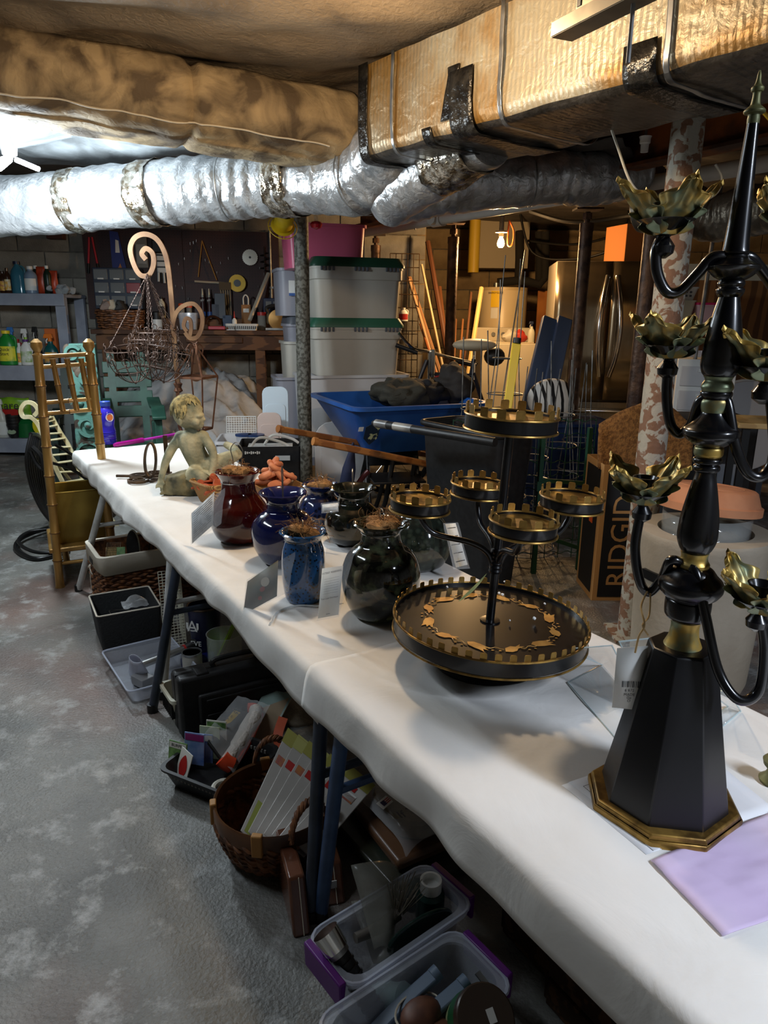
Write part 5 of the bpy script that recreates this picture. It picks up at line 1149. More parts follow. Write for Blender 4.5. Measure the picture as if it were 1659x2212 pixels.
# ---- stepping stones in wrap with carved lettering
M_slab = mat('grey_resin_stone', (150, 138, 118), (112, 102, 86), s=14, r=.5, bump=.5, bs=50, coat=.25)
M_mat1 = mat('brown_printed_board', (104, 72, 48), (70, 48, 32), s=7, r=.4, coat=.2)
def slab(label, c, rz, w, d, h, tilt, words, mt=M_slab):
    t = thing('garden_stone', label, 'stone', c, rz, rx=tilt)
    n_ = 26; poly = [(w/2*math.copysign(abs(cos(a))**.55, cos(a))*(1+.03*nz(cos(a)*2, sin(a)*2, w)), d/2*math.copysign(abs(sin(a))**.55, sin(a))*(1+.05*nz(cos(a)*2, sin(a)*2, 4))) for a in [6.28319*i/n_ for i in range(n_)]]
    MB().prism(poly, 0, h).build('stone_body', mt, t, bev=.008)
    for w_, x, y, s_, r_ in words: text(w_, s_, M_ink, t, (x, y, h+.0012), rx=0, rz=r_, ext=.0004)
    return t
pS = FL(860, 1850)
o = MB().box((0, 0, .02), (.46, .34, .03)).build('framed_board', mat('dark_green_board', (40, 46, 40), (58, 58, 44), s=9, r=.3, coat=.3), bev=.008); place(o, pS+V(.10, .10, .0), trz_+pi/2+.05, 0, 0); tag(o, 'dark green flat board lying under the wrapped stone', 'board')
o = MB().box((0, 0, .02), (.40, .28, .03)).build('printed_board', M_mat1, bev=.01); place(o, pS+V(.10, .12, .036), trz_+pi/2-.04); tag(o, 'brown glossy board sandwiched below the lettered stone', 'board')
ts = slab('grey lettered stone in clear wrap lying on the brown board', pS+V(.11, .13, .07), trz_+pi/2+.02, .36, .22, .05, 0, [('If Tears Could Build', -.02, -.05, .036, 0)])
MB().grid(lambda u, v: ((u-.5)*.39, (v-.5)*.25, .058+.007*nz(u*6, v*6, 5)-.03*(abs(u-.5)*2)**8-.03*(abs(v-.5)*2)**8), 26, 18).build('clear_wrap', M_bag, ts)
t = thing('flag_sticker', 'white sticker with a small stars and stripes flag on the stone wrap', 'sticker', pS+V(-.035, .035, .13), trz_+pi/2+.35, rx=.25)
MB().box((0, 0, 0), (.04, .024, .0006)).build('sticker_paper', M_white, t); MB().box((-.004, 0, .0006), (.013, .014, .0004)).build('blue_canton', mat('flag_blue', (30, 36, 84), r=.5), t)
for k in range(3): MB().box((.011, -.005+.005*k, .0006), (.016, .0024, .0004)).build('red_stripe', M_redpr, t)
slab('rough grey stone with lettering behind the floral netting pack', FL(655, 1560)+V(.02, .12, .01), trz_+pi/2, .30, .22, .055, .55, [('A Stairway', -.02, .02, .03, 0)])

# ---- two clear bins with purple latches
M_purp = mat('purple_latch', (92, 30, 116), r=.4)
def clearbin(label, corner_l, corner_b, corner_r, Hb):
    z = Hb; a, b, c = onz(*corner_l, z), onz(*corner_b, z), onz(*corner_r, z)   # rim corners: left, far, right
    ux = (b-a); Lb = ux.length; rz_ = atan2(ux.y, ux.x); Wb = abs((c-b).dot(V(sin(rz_), -cos(rz_), 0)))
    ctr = a.lerp(b, .5)+V(sin(rz_), -cos(rz_), 0)*Wb/2; ctr.z = 0
    t = thing('clear_bin', label, 'storage bin', ctr, rz_)
    tub(MB(), Lb-.06, Wb-.05, Lb-.02, Wb-.02, Hb, th=.004, r=.035, lip=.01, liph=.012).build('bin_body', M_clear, t)
    MB().tube([(x, y, Hb) for x, y in rrect(Lb, Wb, .035)], .004, 6, True).build('rim', M_clearrim, t)
    for s_ in (-1, 1): MB().hexa([(s_*(Lb/2+.004), -.06, Hb-.05), (s_*(Lb/2+.012), -.06, Hb-.05), (s_*(Lb/2+.012), .06, Hb-.05), (s_*(Lb/2+.004), .06, Hb-.05)], [(s_*(Lb/2-.002), -.06, Hb+.006), (s_*(Lb/2+.014), -.06, Hb+.006), (s_*(Lb/2+.014), .06, Hb+.006), (s_*(Lb/2-.002), .06, Hb+.006)]).build('latch', M_purp, t, bev=.003)
    return t, Lb, Wb
t, L1, W1 = clearbin('clear plastic bin with a purple latch holding sprayer parts', (660, 2020), (922, 1862), (1036, 1950), .15); TB1 = t.matrix_world.copy()
t, L2, W2 = clearbin('clear plastic bin in front, holding tool handles and a tin', (676, 2206), (985, 2003), (1116, 2132), .15); TB2 = t.matrix_world.copy()
def inb(T, x, y, z): return T @ V(x, y, z)
t = thing('hose_nozzle', 'black ribbed grip with a chrome collar leaning out of the clear bin', 'nozzle', inb(TB1, -L1*.30, -.10, .02))
P0, P1 = V(.0, 0, .02), AT(700, 2008, inb(TB1, -L1*.42, .02, .17).y)-inb(TB1, -L1*.30, -.10, .02)
d = P1-P0
MB().tube([P0, P0+d*.75], .018, 14).build('grip', M_blkp, t)
for k in range(9): q_ = P0+d*(.1+.07*k); MB().tube([q_, q_+d*.02], .0205, 14).build('grip_rib', M_blkp, t)
MB().tube([P0+d*.75, P0+d*.8], .021, 16).build('lower_collar', M_galv, t); MB().tube([P0+d*.8, P0+d*.98], [.024, .026], 18).build('chrome_collar', mat('chrome', (206, 206, 204), r=.15, m=1), t)
o = MB().grid(lambda u, v: ((.03+.05*v)*cos(pi*1.2*(u-.5)), .12*(v-.3), .07*v+(.03+.05*v)*sin(pi*1.2*(u-.5))*.6+.01*nz(u*4, v*4, 2)), 16, 12).build('plastic_scoop', mat('cloudy_plastic', (150, 150, 140), r=.25, al=.42), solid=.002); o.scale = (.8, .8, .8); place(o, inb(TB1, -L1*.08, .03, .09), .3); tag(o, 'cloudy plastic scoop lying on top of the first clear bin', 'scoop')
o = MB().at((0, 0, 0), pi/2).prism([(.075*cos(a), .075*sin(a)) for a in [6.28*i/36 for i in range(36)]], -.004, .004).build('green_plate', mat('dark_green_plastic', (16, 40, 34), r=.25), bev=.003); place(o, inb(TB1, L1*.18, -.02, .10), .5, .35); tag(o, 'dark green round plate standing in the clear bin', 'plate')
t = thing('old_brush', 'worn grey brush with frayed bristles in the clear bin', 'brush', inb(TB1, L1*.12, .03, .12), .4)
mb = MB(); rd = random.Random(3)
for k in range(46): a = rd.uniform(-.5, .5); b = rd.uniform(-.5, .5); mb.tube([(0.02*a, .02*b, 0), (.04*a+.01, .05*b, .03), (.07*a+.02, .07*b, .055+.01*rd.random())], .0009, 4)
mb.build('bristles', mat('grey_bristle', (120, 112, 98), r=.9), t, kind='stuff'); MB().tube([(0, 0, .0), (-.04, -.01, -.01), (-.10, -.02, -.005)], [.014, .012, .010], 10).build('handle', mat('grey_rubber', (104, 98, 90), r=.7), t)
o = MB().lathe([(.026, 0), (.03, .02), (.03, .03), (.02, .05), (.014, .055)], 18).build('spray_head', M_blkp); place(o, inb(TB1, -L1*.02, -.05, .06), 0, .9); tag(o, 'black sprayer head in the first clear bin', 'sprayer part')
o = MB().lathe([(.03, 0), (.031, .05), (.03, .09), (.018, .1), (.016, .11)], 20).build('white_bottle', mat('teal_label', (150, 176, 172), r=.4)); place(o, inb(TB1, -L1*.2, -.03, .02), 0, .5, .8); tag(o, 'pale teal bottle lying in the first clear bin', 'bottle')
t = thing('white_jar', 'white capped jar behind the dark green plate in the bin', 'jar', inb(TB1, L1*.38, .02, .04)); MB().lathe([(.03, 0), (.03, .09), (.02, .1)], 20).build('jar_body', mat('dark_teal', (30, 62, 56), r=.3), t); MB().lathe([(.023, .1), (.023, .125), (.018, .125), (.018, .11)], 20).build('cap', M_white, t)
for k in range(2):
    a, b = inb(TB2, -L2*.36+.02*k, .045-.04*k, .06), inb(TB2, L2*.22+.03*k, .035-.045*k, .135)
    t = thing('garden_shears', ('blue-grey shear handle lying along the wall of the front bin', 'lower blue-grey shear handle in the front bin')[k], 'handle', a, group='shear handles in the front bin'); d = b-a
    MB().bar(cr([V(0, 0, 0), d*.5+V(0, 0, .008), d], 5), .026, .012).build('grip', mat('blue_grey_grip', (108, 126, 146), r=.45), t, bev=.003); MB().tube([d*.97, d*1.04], .014, 12).build('rounded_end', mat('blue_grey_grip', (0, 0, 0)), t)
t = thing('round_tin', 'round brown tin with a green label in the front clear bin', 'tin', inb(TB2, L2*.27, -.035, .07), .4, rx=.6)
MB().lathe([(.05, 0), (.05, .09)], 30).build('tin_body', mat('label_cream', (168, 176, 126), (140, 154, 100), s=16, r=.5), t); MB().lathe([(.0525, .088), (.0525, .105), (.05, .107), (.002, .107)], 30).build('lid', mat('brown_lid', (70, 56, 46), r=.3), t)
MB().box((0.01, -.0, .1085), (.014, .022, .001)).build('price_sticker', M_white, t)
MB().lathe([(.0512, .05), (.0512, .088)], 30, cap=False).build('green_band', mat('green_label', (36, 92, 52), r=.45), t); text('About N', .014, M_white, t, (-.01, -.0525, .07))
o = MB().bar([(0, 0, 0), (.07, 0, .004)], .011, .003).build('metal_strip', M_galv); place(o, inb(TB2, L2*.38, -.02, .155), -.9, 0, .3); tag(o, 'small steel strip resting by the brown tin', 'strip')
t = thing('leather_glove', 'folded brown leather glove in the front clear bin', 'glove', inb(TB2, L2*.02, -.06, .085), .6)
mb = MB(); mb.ell((0, 0, .02), (.045, .07, .022), 18, 10); mb.ell((.0, .06, .035), (.04, .03, .018), 16, 8); g_ = mb.build('palm', mat('brown_leather', (108, 66, 46), (84, 50, 36), s=30, r=.55), t)
MB().tube([(.045*cos(a), .065+.035*sin(a), .036) for a in [pi*i/12 for i in range(13)]], .002, 5).build('stitched_edge', M_seam, t)
t = thing('paper_note', 'white printed note slipped beside the glove', 'paper', inb(TB2, L2*.06, -.02, .09), .5, rx=.5); MB().box((0, 0, 0), (.05, .07, .001)).build('sheet', M_paper, t)
mb = MB()
for k in range(6): mb.box((0, -.025+.01*k, .0008), (.04, .003, .0004))
mb.build('printed_lines', M_ink, t, kind='stuff')

# ---- slatted wooden crates
M_crate = mat('dark_crate_wood', (88, 58, 34), (56, 36, 22), s=5, r=.75, kind='wave', dist=6, sx=(.5, 5, 5))
for (px, py, rz, lab) in ((1130, 2040, trz_+pi/2, 'dark slatted wooden crate behind the clear bins'), (1230, 2200, trz_+pi/2, 'dark slatted wooden crate at the photo bottom under the near table')):
    p = onz(px, py, .0); p = p+V(.22, .02, 0); t = thing('wooden_crate', lab, 'crate', p, rz, group='wooden crates under the near table')
    for sx_, sy_ in ((-1, -1), (1, -1), (1, 1), (-1, 1)): MB().box((sx_*.19, sy_*.13, .14), (.03, .03, .28)).build('corner_post', M_crate, t)
    sl = None
    for k in range(4):
        for (x, y, w_, d_) in ((0, -.152, .42, .012), (0, .152, .42, .012), (-.211, 0, .012, .29), (.211, 0, .012, .29)):
            MB().box((x, y, .035+.07*k), (w_, d_, .058)).build('slat', M_crate, t, bev=.002)
    for k in range(4): MB().box((-.15+.1*k, 0, .006), (.085, .29, .01)).build('bottom_slat', M_crate, t)
# ================================================================== FAR SIDE: SHELVES, WORKBENCH, CHAIRS, WIREWORK
M_gpaint = mat('blue_grey_paint', (152, 158, 172), (136, 142, 156), s=6, r=.6)
SY = 6.50
def sz(py): return AT(70, py, SY).z
sx1 = AT(155, 800, SY).x; sx0 = -4.5
sh = thing('wooden_shelf_unit', 'blue-grey painted wooden shelf unit against the block wall', 'shelf', ((sx0+sx1)/2, SY+.24, 0)); hw = (sx1-sx0)/2
for k, (y0, y1) in enumerate(((634, 660), (790, 822), (948, 978))):
    zt, zb_ = sz(y0), sz(y1)
    MB().box((0, 0, zt-.015), (2*hw, .46, .03)).build('shelf_board', M_gpaint, sh, bev=.003); MB().box((0, -.235, (zt+zb_)/2), (2*hw, .03, zt-zb_)).build('front_rail', M_gpaint, sh, bev=.003)
for x in (hw-.05, -hw+.05):
    for y in (-.2, .2): MB().box((x, y, sz(634)/2-.01), (.09, .05, sz(634)-.04)).build('upright', M_gpaint, sh, bev=.003)
def on_shelf(px, k, dy=.0): y0 = (634, 790, 948)[k]; p = AT(px, y0, SY+.12+dy); return V(p.x, p.y, sz(y0))
def bottle(label, pos, hpx, wpx, mt, capmt, shape='round', labmt=None, cat='bottle', group=None, word=None):
    m = mpp(pos); h, r = hpx*m, wpx*m/2; t = thing('bottle', label, cat, pos, 0, group)
    if shape == 'jug': pr = [(r*.9, 0), (r, .02*h), (r, .58*h), (r*.8, .74*h), (r*.36, .87*h), (r*.33, .92*h)]
    elif shape == 'spray': pr = [(r*.9, 0), (r, .03*h), (r, .45*h), (r*.75, .58*h), (r*.36, .68*h), (r*.34, .76*h)]
    else: pr = [(r*.92, 0), (r, .02*h), (r, .66*h), (r*.8, .76*h), (r*.42, .84*h), (r*.4, .9*h)]
    MB().lathe(pr, 20, sy=.7 if shape != 'round' else 1).build('bottle_body', mt, t)
    z1 = pr[-1][1]
    if shape == 'spray':
        MB().tube([(0, 0, z1), (0, 0, h*.88)], r*.3, 10).build('neck', capmt, t); MB().hexa([(-r*.9, -r*.28, h*.86), (r*.5, -r*.28, h*.86), (r*.5, r*.28, h*.86), (-r*.9, r*.28, h*.86)], [(-r*.7, -r*.2, h), (r*.35, -r*.2, h), (r*.35, r*.2, h), (-r*.7, r*.2, h)]).build('spray_head', capmt, t, bev=.004)
        MB().tube([(-r*.3, 0, h*.86), (-r*.55, 0, h*.78), (-r*.5, 0, h*.7)], r*.1, 6).build('trigger', M_white, t)
    else: MB().lathe([(r*.46, z1-.01*h), (r*.46, h), (r*.4, h)], 16).build('cap', capmt, t)
    if shape == 'jug': MB().tube(cr([(r*.5, -.0, h*.86), (r*.95, 0, h*.78), (r*1.0, 0, h*.6), (r*.9, 0, h*.5)], 4), r*.14, 8).build('handle', mt, t)
    if labmt:
        k = 1.012; lo, hi = (.12*h, .55*h) if shape != 'spray' else (.08*h, .42*h)
        MB().grid(lambda u, v: (r*k*cos(-pi*.9+u*pi*.8), r*k*sin(-pi*.9+u*pi*.8)*(.7 if shape != 'round' else 1), lo+(hi-lo)*v), 14, 2).build('paper_label', labmt, t)
        if word:
            for i, w_ in enumerate(word): text(w_, h*.13, M_ink, t, (-r*.05, -r*.75 if shape != 'round' else -r*1.05, h*.46-i*h*.13), ext=.0004)
    return t
mm = lambda n, c, r=.35, **k: mat(n, c, r=r, **k)
M_brn = mm('brown_glass', (58, 34, 22), .15); M_fl = mat('floral_label', (200, 120, 90), (240, 190, 80), s=40, r=.5)
bottle('dark brown bottle with a flowered label at the end of the top shelf', on_shelf(10, 0), 46, 16, M_brn, M_brn, labmt=M_fl)
bottle('brown bottle with a yellow flowered label next to the blue jug', on_shelf(20, 0, -.06), 52, 14, M_brn, M_brn, labmt=mat('yellow_label', (226, 170, 60), (230, 220, 190), s=30, r=.5))
bottle('clear jug of blue washer fluid on the top shelf', on_shelf(43, 0), 66, 31, mm('blue_fluid', (60, 118, 138), .12, al=.85), mm('navy_cap', (26, 34, 60)), 'jug')
bottle('grey-blue bottle with white cap and white label on the top shelf', on_shelf(70, 0, -.05), 56, 26, mm('grey_blue_plastic', (120, 138, 160)), M_white, labmt=M_cardw)
bottle('tall dark bottle with white cap beside the grey-blue bottle', on_shelf(82, 0, .06), 58, 17, mm('dark_green_plastic2', (26, 40, 34)), M_white)
bottle('green-black bottle with white cap between the orange bags', on_shelf(106, 0), 58, 16, mm('bottle_green', (20, 38, 28)), M_white)
M_obag = mat('orange_foil_bag', (196, 74, 40), (160, 52, 30), s=14, r=.35)
for px, lab in ((93, 'orange foil bag behind the green-black bottle'), (119, 'orange foil bag at the open end of the top shelf')):
    p = on_shelf(px, 0, .03); m = mpp(p); o = MB().grid(lambda u, v: ((u-.5)*16*m, -.02*sin(pi*u)*sin(pi*min(1, v*1.2)), v*(56 if px < 100 else 48)*m), 8, 10).build('foil_bag', M_obag, solid=.03); place(o, p); tag(o, lab, 'bag', 'orange foil bags')
p = on_shelf(128, 0, -.08); m2 = MB(); rd = random.Random(5)
for k in range(9): m2.ell((rd.uniform(-.09, .09), rd.uniform(-.04, .04), .02+rd.uniform(0, .03)), (rd.uniform(.03, .05), .03, rd.uniform(.02, .035)), 10, 6)
m2.v = [v+Vector((nz(v.x, v.y, v.z, 30), nz(v.y, v.z, v.x, 30), nz(v.z, v.x, v.y, 30)))*.02 for v in m2.v]
o = m2.build('crumpled_film', mat('grey_film', (150, 154, 156), r=.3)); place(o, p); tag(o, 'crumpled grey film on the top shelf corner', 'film')
M_qs = mm('leaf_green_plastic', (28, 130, 50)); M_yl = mat('yellow_green_label', (230, 220, 60), (120, 170, 60), s=14, r=.5, lo=.5, hi=.7)
bottle('green plant food bottle with yellow cap reading Quick Start', on_shelf(21, 1, -.05), 72, 38, M_qs, mm('yellow_cap', (226, 204, 50)), 'jug', M_yl, word=('Quick', 'Start'))
bottle('red jug half hidden behind the green plant food bottle', on_shelf(43, 1, .1), 52, 22, mm('red_plastic', (170, 30, 30)), mm('red_plastic', (0, 0, 0)), 'jug')
bottle('white bottle with purple cap and printed label on the middle shelf', on_shelf(61, 1, -.05), 54, 26, M_white, mm('purple_cap', (90, 50, 120)), 'jug', mat('white_green_label', (220, 226, 214), (150, 180, 110), s=20, r=.5))
bottle('white trigger sprayer with orange nozzle on the middle shelf', on_shelf(62, 1, .1), 74, 20, mm('lime_plastic', (150, 196, 60)), M_white, 'spray')
bottle('blue hose-end sprayer behind the green plant food bottle', on_shelf(33, 1, .14), 76, 22, mm('sky_blue_plastic', (60, 120, 190)), mm('sky_blue_plastic', (0, 0, 0)), 'spray')
bottle('black trigger sprayer on the middle shelf', on_shelf(85, 1, .1), 78, 18, M_blkp, M_blkp, 'spray')
bottle('teal garden spray bottle with orange hose nozzle', on_shelf(114, 1, -.03), 66, 30, mm('teal_plastic', (14, 84, 84)), mm('orange_plastic', (230, 120, 40)), 'spray', mat('orange_teal_label', (230, 170, 70), (60, 120, 160), s=12, r=.5))
bottle('white bottle tucked beside the green plant food bottle', on_shelf(46, 1, -.02), 46, 14, M_white, M_white, labmt=M_fl)
o = MB().box((0, 0, .16), (.10, .05, .32)).build('orange_box', mm('orange_carton', (214, 110, 50), .6), bev=.003); place(o, on_shelf(118, 1, .13)); tag(o, 'orange carton behind the teal spray bottle', 'box')
bottle('clear spray bottle with orange collar on the lowest shelf', on_shelf(8, 2, -.05), 82, 28, mm('frosted_plastic', (190, 190, 180)), mm('white_trigger', (220, 220, 216)), 'spray', M_cardw)
t = thing('plant_pots', 'nested stack of black nursery pots on the lowest shelf', 'pots', on_shelf(34, 2, -.06)); p = on_shelf(34, 2, -.06); m = mpp(p)
for k in range(4): MB().lathe([(9.5*m, (k*6.5)*m), (14*m, (k*6.5+26)*m), (14.6*m, (k*6.5+26)*m), (14.6*m, (k*6.5+30)*m), (13*m, (k*6.5+30)*m), (9*m, (k*6.5+3)*m)], 22).build('pot', M_blkp, t)
MB().at((0, -12.2*m, 14*m), pi/2-.15).prism([(9*m*cos(a), 5*m*sin(a)) for a in [6.2832*i/20 for i in range(20)]], 0, .003).build('oval_emblem', mm('sage_print', (150, 170, 140), .6), t)
p = on_shelf(40, 2, .1); m = mpp(p)
t = thing('soil_bag', 'lime green fertilizer bag reading Care on the lowest shelf', 'bag', p)
MB().grid(lambda u, v: ((u-.5)*72*m*(1-.1*v), -.09*sin(pi*u)*(1-.5*v)+.02*nz(u*4, v*4, 3), v*80*m+.02*nz(u*3, v*3, 8)), 16, 16).build('bag_body', mat('lime_bag', (140, 184, 40), (92, 150, 40), s=5, r=.35), t, solid=.05)
text('Care', .11, M_ink, t, (0, -.13, 66*m)); MB().box((0, -.118, 52*m), (.18, .004, .06)).build('red_panel', M_redpr, t)
bottle('green round tub on the lowest shelf beside the black pots', on_shelf(60, 2, .0), 46, 40, mm('kelly_green', (20, 96, 44)), mm('kelly_green', (0, 0, 0)))
t = thing('seed_shaker', 'yellow shaker head leaning between the gilt chair and the shelf', 'shaker', on_shelf(84, 2, -.1)); MB().at((0, 0, .12), pi/2).prism([(.04*cos(a), .07*sin(a)) for a in [6.28*i/20 for i in range(20)]], -.01, .01).build('yellow_head', mm('bright_yellow', (232, 216, 40)), t); MB().tube([(0, 0, 0), (0, 0, .06)], .012, 8).build('neck', M_offw, t)
o = MB().box((0, 0, 0), (.14, .12, .08)).build('wood_bracket', mat('dark_wood_block', (72, 40, 32), r=.7), bev=.004); p = WL(121, 507, .1); place(o, p, WROT); tag(o, 'dark wooden block fixed high on the block wall', 'bracket')

# ---- pegboard
pl, pr_ = WL(181, 560, .03), WL(603, 560, .03); zt_, zb_ = WL(300, 494, .03).z, WL(300, 690, .03).z
s0_, s1_ = WS(pl), WS(pr_)
PB = thing('pegboard', 'maroon brown pegboard on the wall above the workbench', 'pegboard', WO+WX*((s0_+s1_)/2)+WN*.02, WROT)
M_peg = mat('maroon_hardboard', (62, 32, 28), (52, 26, 24), s=6, r=.55)
def pegboard_dots():
    N, L, b = nodes_of(M_peg); tc = [n for n in N if n.type == 'TEX_COORD'][0]; mp = N.new('ShaderNodeMapping'); mp.inputs['Scale'].default_value = (38, 1, 38)
    fr_ = N.new('ShaderNodeVectorMath'); fr_.operation = 'FRACTION'; sb = N.new('ShaderNodeVectorMath'); sb.operation = 'SUBTRACT'; sb.inputs[1].default_value = (.5, 0, .5)
    ml = N.new('ShaderNodeVectorMath'); ml.operation = 'MULTIPLY'; ml.inputs[1].default_value = (1, 0, 1); ln = N.new('ShaderNodeVectorMath'); ln.operation = 'LENGTH'
    lt = N.new('ShaderNodeMath'); lt.operation = 'LESS_THAN'; lt.inputs[1].default_value = .13
    mx = N.new('ShaderNodeMix'); mx.data_type = 'RGBA'; mx.inputs['B'].default_value = (.004, .003, .003, 1)
    L.new(tc.outputs['Object'], mp.inputs[0]); L.new(mp.outputs[0], fr_.inputs[0]); L.new(fr_.outputs[0], sb.inputs[0]); L.new(sb.outputs[0], ml.inputs[0]); L.new(ml.outputs[0], ln.inputs[0]); L.new(ln.outputs['Value'], lt.inputs[0]); L.new(lt.outputs[0], mx.inputs['Factor'])
    rp = [n for n in N if n.type == 'VALTORGB'][0]; L.new(rp.outputs[0], mx.inputs['A']); L.new(mx.outputs[2], b.inputs['Base Color'])
pegboard_dots()
pw = (s1_-s0_)
for k in range(2): MB().box((-pw/4+pw/2*k, 0, (zt_+zb_)/2), (pw/2-.004, .008, zt_-zb_)).build('panel', M_peg, PB)
rd = random.Random(8)
for k in range(22):
    x, z = rd.uniform(-.1, pw/2-.1), rd.uniform(zb_+.15, zt_-.1); MB().tube([(x, -.005, z), (x, -.03, z), (x, -.032, z+.02)], .0028, 6).build('peg_hook', M_galv, PB)
def hang(px, py, d=.06): return WL(px, py, d)
def hung(name, label, cat, px, py, d=.06): return thing(name, label, cat, hang(px, py, d), WROT)
HM = mpp(hang(400, 600))
t = hung('bolt_cutters', 'red-handled bolt cutters hanging on the pegboard edge', 'tool', 198, 545); M_red = mm('red_enamel', (170, 40, 56), .4)
for s_ in (-1, 1):
    MB().tube(cr([(s_*3*HM, 0, 30*HM), (s_*5*HM, 0, 10*HM), (s_*9*HM, 0, -22*HM)], 4), 2.2*HM, 8).build('handle', M_red, t); MB().tube([(s_*9*HM, 0, -22*HM), (s_*11*HM, 0, -42*HM)], 2.8*HM, 8).build('grip', M_blkp, t)
    MB().prism([(s_*1*HM, 30*HM), (s_*5*HM, 28*HM), (s_*6*HM, 44*HM), (s_*1*HM, 50*HM)], -.01, .01).build('jaw', mm('steel', (90, 92, 96), .35, m=.8), t)
t = hung('saw_sleeve', 'blue cardboard saw sleeve standing against the pegboard', 'package', 253, 545); t2 = MB().at((0, 0, 0), pi/2).prism([(-12*HM, -42*HM), (18*HM, -42*HM), (5*HM, 40*HM), (-12*HM, 42*HM)], -.008, .008).build('sleeve', mm('royal_blue_card', (30, 44, 120), .5), t)
MB().at((0, -.012, 15*HM), pi/2).prism([(-3*HM, -16*HM), (6*HM, -16*HM), (5*HM, 8*HM), (-1*HM, 10*HM)], -.001, .001).build('white_print', M_white, t); MB().at((2*HM, -.012, -28*HM), pi/2).prism([(-4*HM, -8*HM), (7*HM, -8*HM), (3*HM, 6*HM)], -.001, .001).build('wood_handle_print', M_joist, t)
t = hung('work_glove', 'black and white work glove hanging on the pegboard', 'glove', 350, 575)
MB().box((0, 0, 6*HM), (22*HM, .03, 40*HM)).build('palm', M_white, t, bev=.012)
for k in range(4): MB().tube([(-8*HM+5.4*k*HM, 0, -12*HM), (-9*HM+6*k*HM, 0, -36*HM+abs(k-1.5)*3*HM)], 2.7*HM, 8).build('finger', M_blkp if k % 2 else M_white, t)
MB().tube([(-11*HM, 0, 12*HM), (-17*HM, 0, -6*HM)], 3*HM, 8).build('thumb', M_blkp, t); MB().box((-6*HM, 0, 40*HM), (24*HM, .04, 26*HM)).build('cuff', M_blkp, t, bev=.01)
for k in range(3): MB().box((0, -.018, -2*HM+12*k*HM), (20*HM, .004, 3*HM)).build('black_stripe', M_blkp, t)
t = hung('parts_card', 'clear packs of hardware hanging beside the glove', 'package', 306, 545); MB().box((0, 0, 0), (24*HM, .02, 62*HM)).build('backing_card', mm('grey_card2', (120, 118, 112), .5), t); MB().box((0, -.018, -4*HM), (20*HM, .02, 40*HM)).build('clear_pouch', M_bag, t, bev=.006)
t = hung('saw_disc', 'round bright saw blade hanging on the pegboard', 'saw blade', 540, 556); poly = []
for k in range(48): a = 6.28319*k/48; r = (17 if k % 2 else 15.8)*HM; poly.append((r*cos(a), r*sin(a)))
MB().at((0, 0, 0), pi/2).prism(poly, -.003, .003).build('blade', mm('bright_steel', (200, 196, 186), .22, m=1), t); MB().at((0, -.004, 0), pi/2).lathe([(2.4*HM, -.003), (2.4*HM, .003)], 14).build('arbor_hole', M_black, t)
t = hung('string_hanger', 'wooden rod hanging from a triangle of cord on the pegboard', 'hanger', 436, 520); MB().tube([(0, 0, 0), (-12*HM, 0, -74*HM)], 1.1*HM, 6).tube([(0, 0, 0), (27*HM, 0, -80*HM)], 1.1*HM, 6).build('cord', mm('gold_cord', (170, 130, 70), .7), t); MB().tube([(-20*HM, 0, -83*HM), (42*HM, 0, -86*HM)], [2.2*HM, 2.6*HM], 8).build('rod', mm('pale_rod', (190, 180, 160), .5), t)
t = hung('yellow_spool', 'yellow round spool hanging above the workbench', 'spool', 513, 612); MB().at((0, 0, 0), pi/2).lathe([(7*HM, -.03), (18*HM, -.03), (18*HM, -.02), (9*HM, -.02), (9*HM, .02), (18*HM, .02), (18*HM, .03), (7*HM, .03)], 30).build('reel', mm('spool_yellow', (222, 190, 40), .45), t)
MB().at((0, -.034, 0), pi/2).lathe([(7.5*HM, -.002), (7.5*HM, .002)], 20).build('dark_core', M_black, t)
t = hung('auger_bit', 'black spiral auger hanging at the pegboard side', 'auger', 571, 560); MB().tube([(0, 0, 26*HM), (0, 0, -34*HM)], 1.2*HM, 6).build('shaft', M_blkp, t); MB().bar([(6*HM*cos(a), 6*HM*sin(a), 14*HM-a*2.1*HM) for a in [i*.4 for i in range(48)]], 7*HM, 1*HM).build('flighting', M_blkp, t)
t = thing('metal_conduit', 'thin grey conduit running down the wall beside the pegboard', 'conduit', WL(588, 690, .03), WROT); MB().tube([(0, 0, -.05), (0, 0, .82)], .012, 8).build('tube', M_galv, t); MB().box((.0, 0, .3), (.04, .02, .02)).build('strap', M_galv, t)

# ---- workbench
ZB = WL(400, 713, .62).z
bl_, br_ = WS(WL(196, 715, .62)), WS(WL(632, 722, .62)); bw = br_-bl_
M_bw = mat('aged_bench_wood', (104, 70, 44), (70, 44, 28), s=3, r=.7, kind='wave', dist=6, sx=(.4, 5, 5))
BN = thing('workbench', 'heavy dark wooden workbench along the block wall', 'workbench', WO+WX*((bl_+br_)/2)+WN*.32, WROT)
for k in range(4): MB().box((0, -.235+.155*k, ZB-.02), (bw, .15, .04)).build('top_plank', M_bw, BN, bev=.004)
MB().box((0, -.27, ZB-.11), (bw*.96, .04, .13)).build('front_apron', M_bw, BN, bev=.004); MB().box((.18, -.3, ZB-.085), (.5, .03, .05)).build('clamp_rail', M_bw, BN, bev=.004)
for x in (-bw/2+.12, .0, bw/2-.30, bw/2-.06):
    for y in (-.24, .24): MB().box((x, y, (ZB-.04)/2), (.09, .09, ZB-.04)).build('leg', M_bw, BN, bev=.004)
MB().box((0, .0, .25), (bw*.94, .5, .03)).build('lower_shelf', M_bw, BN)
def onb(px, d=.3): p = WL(px, 706, d); return V(p.x, p.y, ZB)
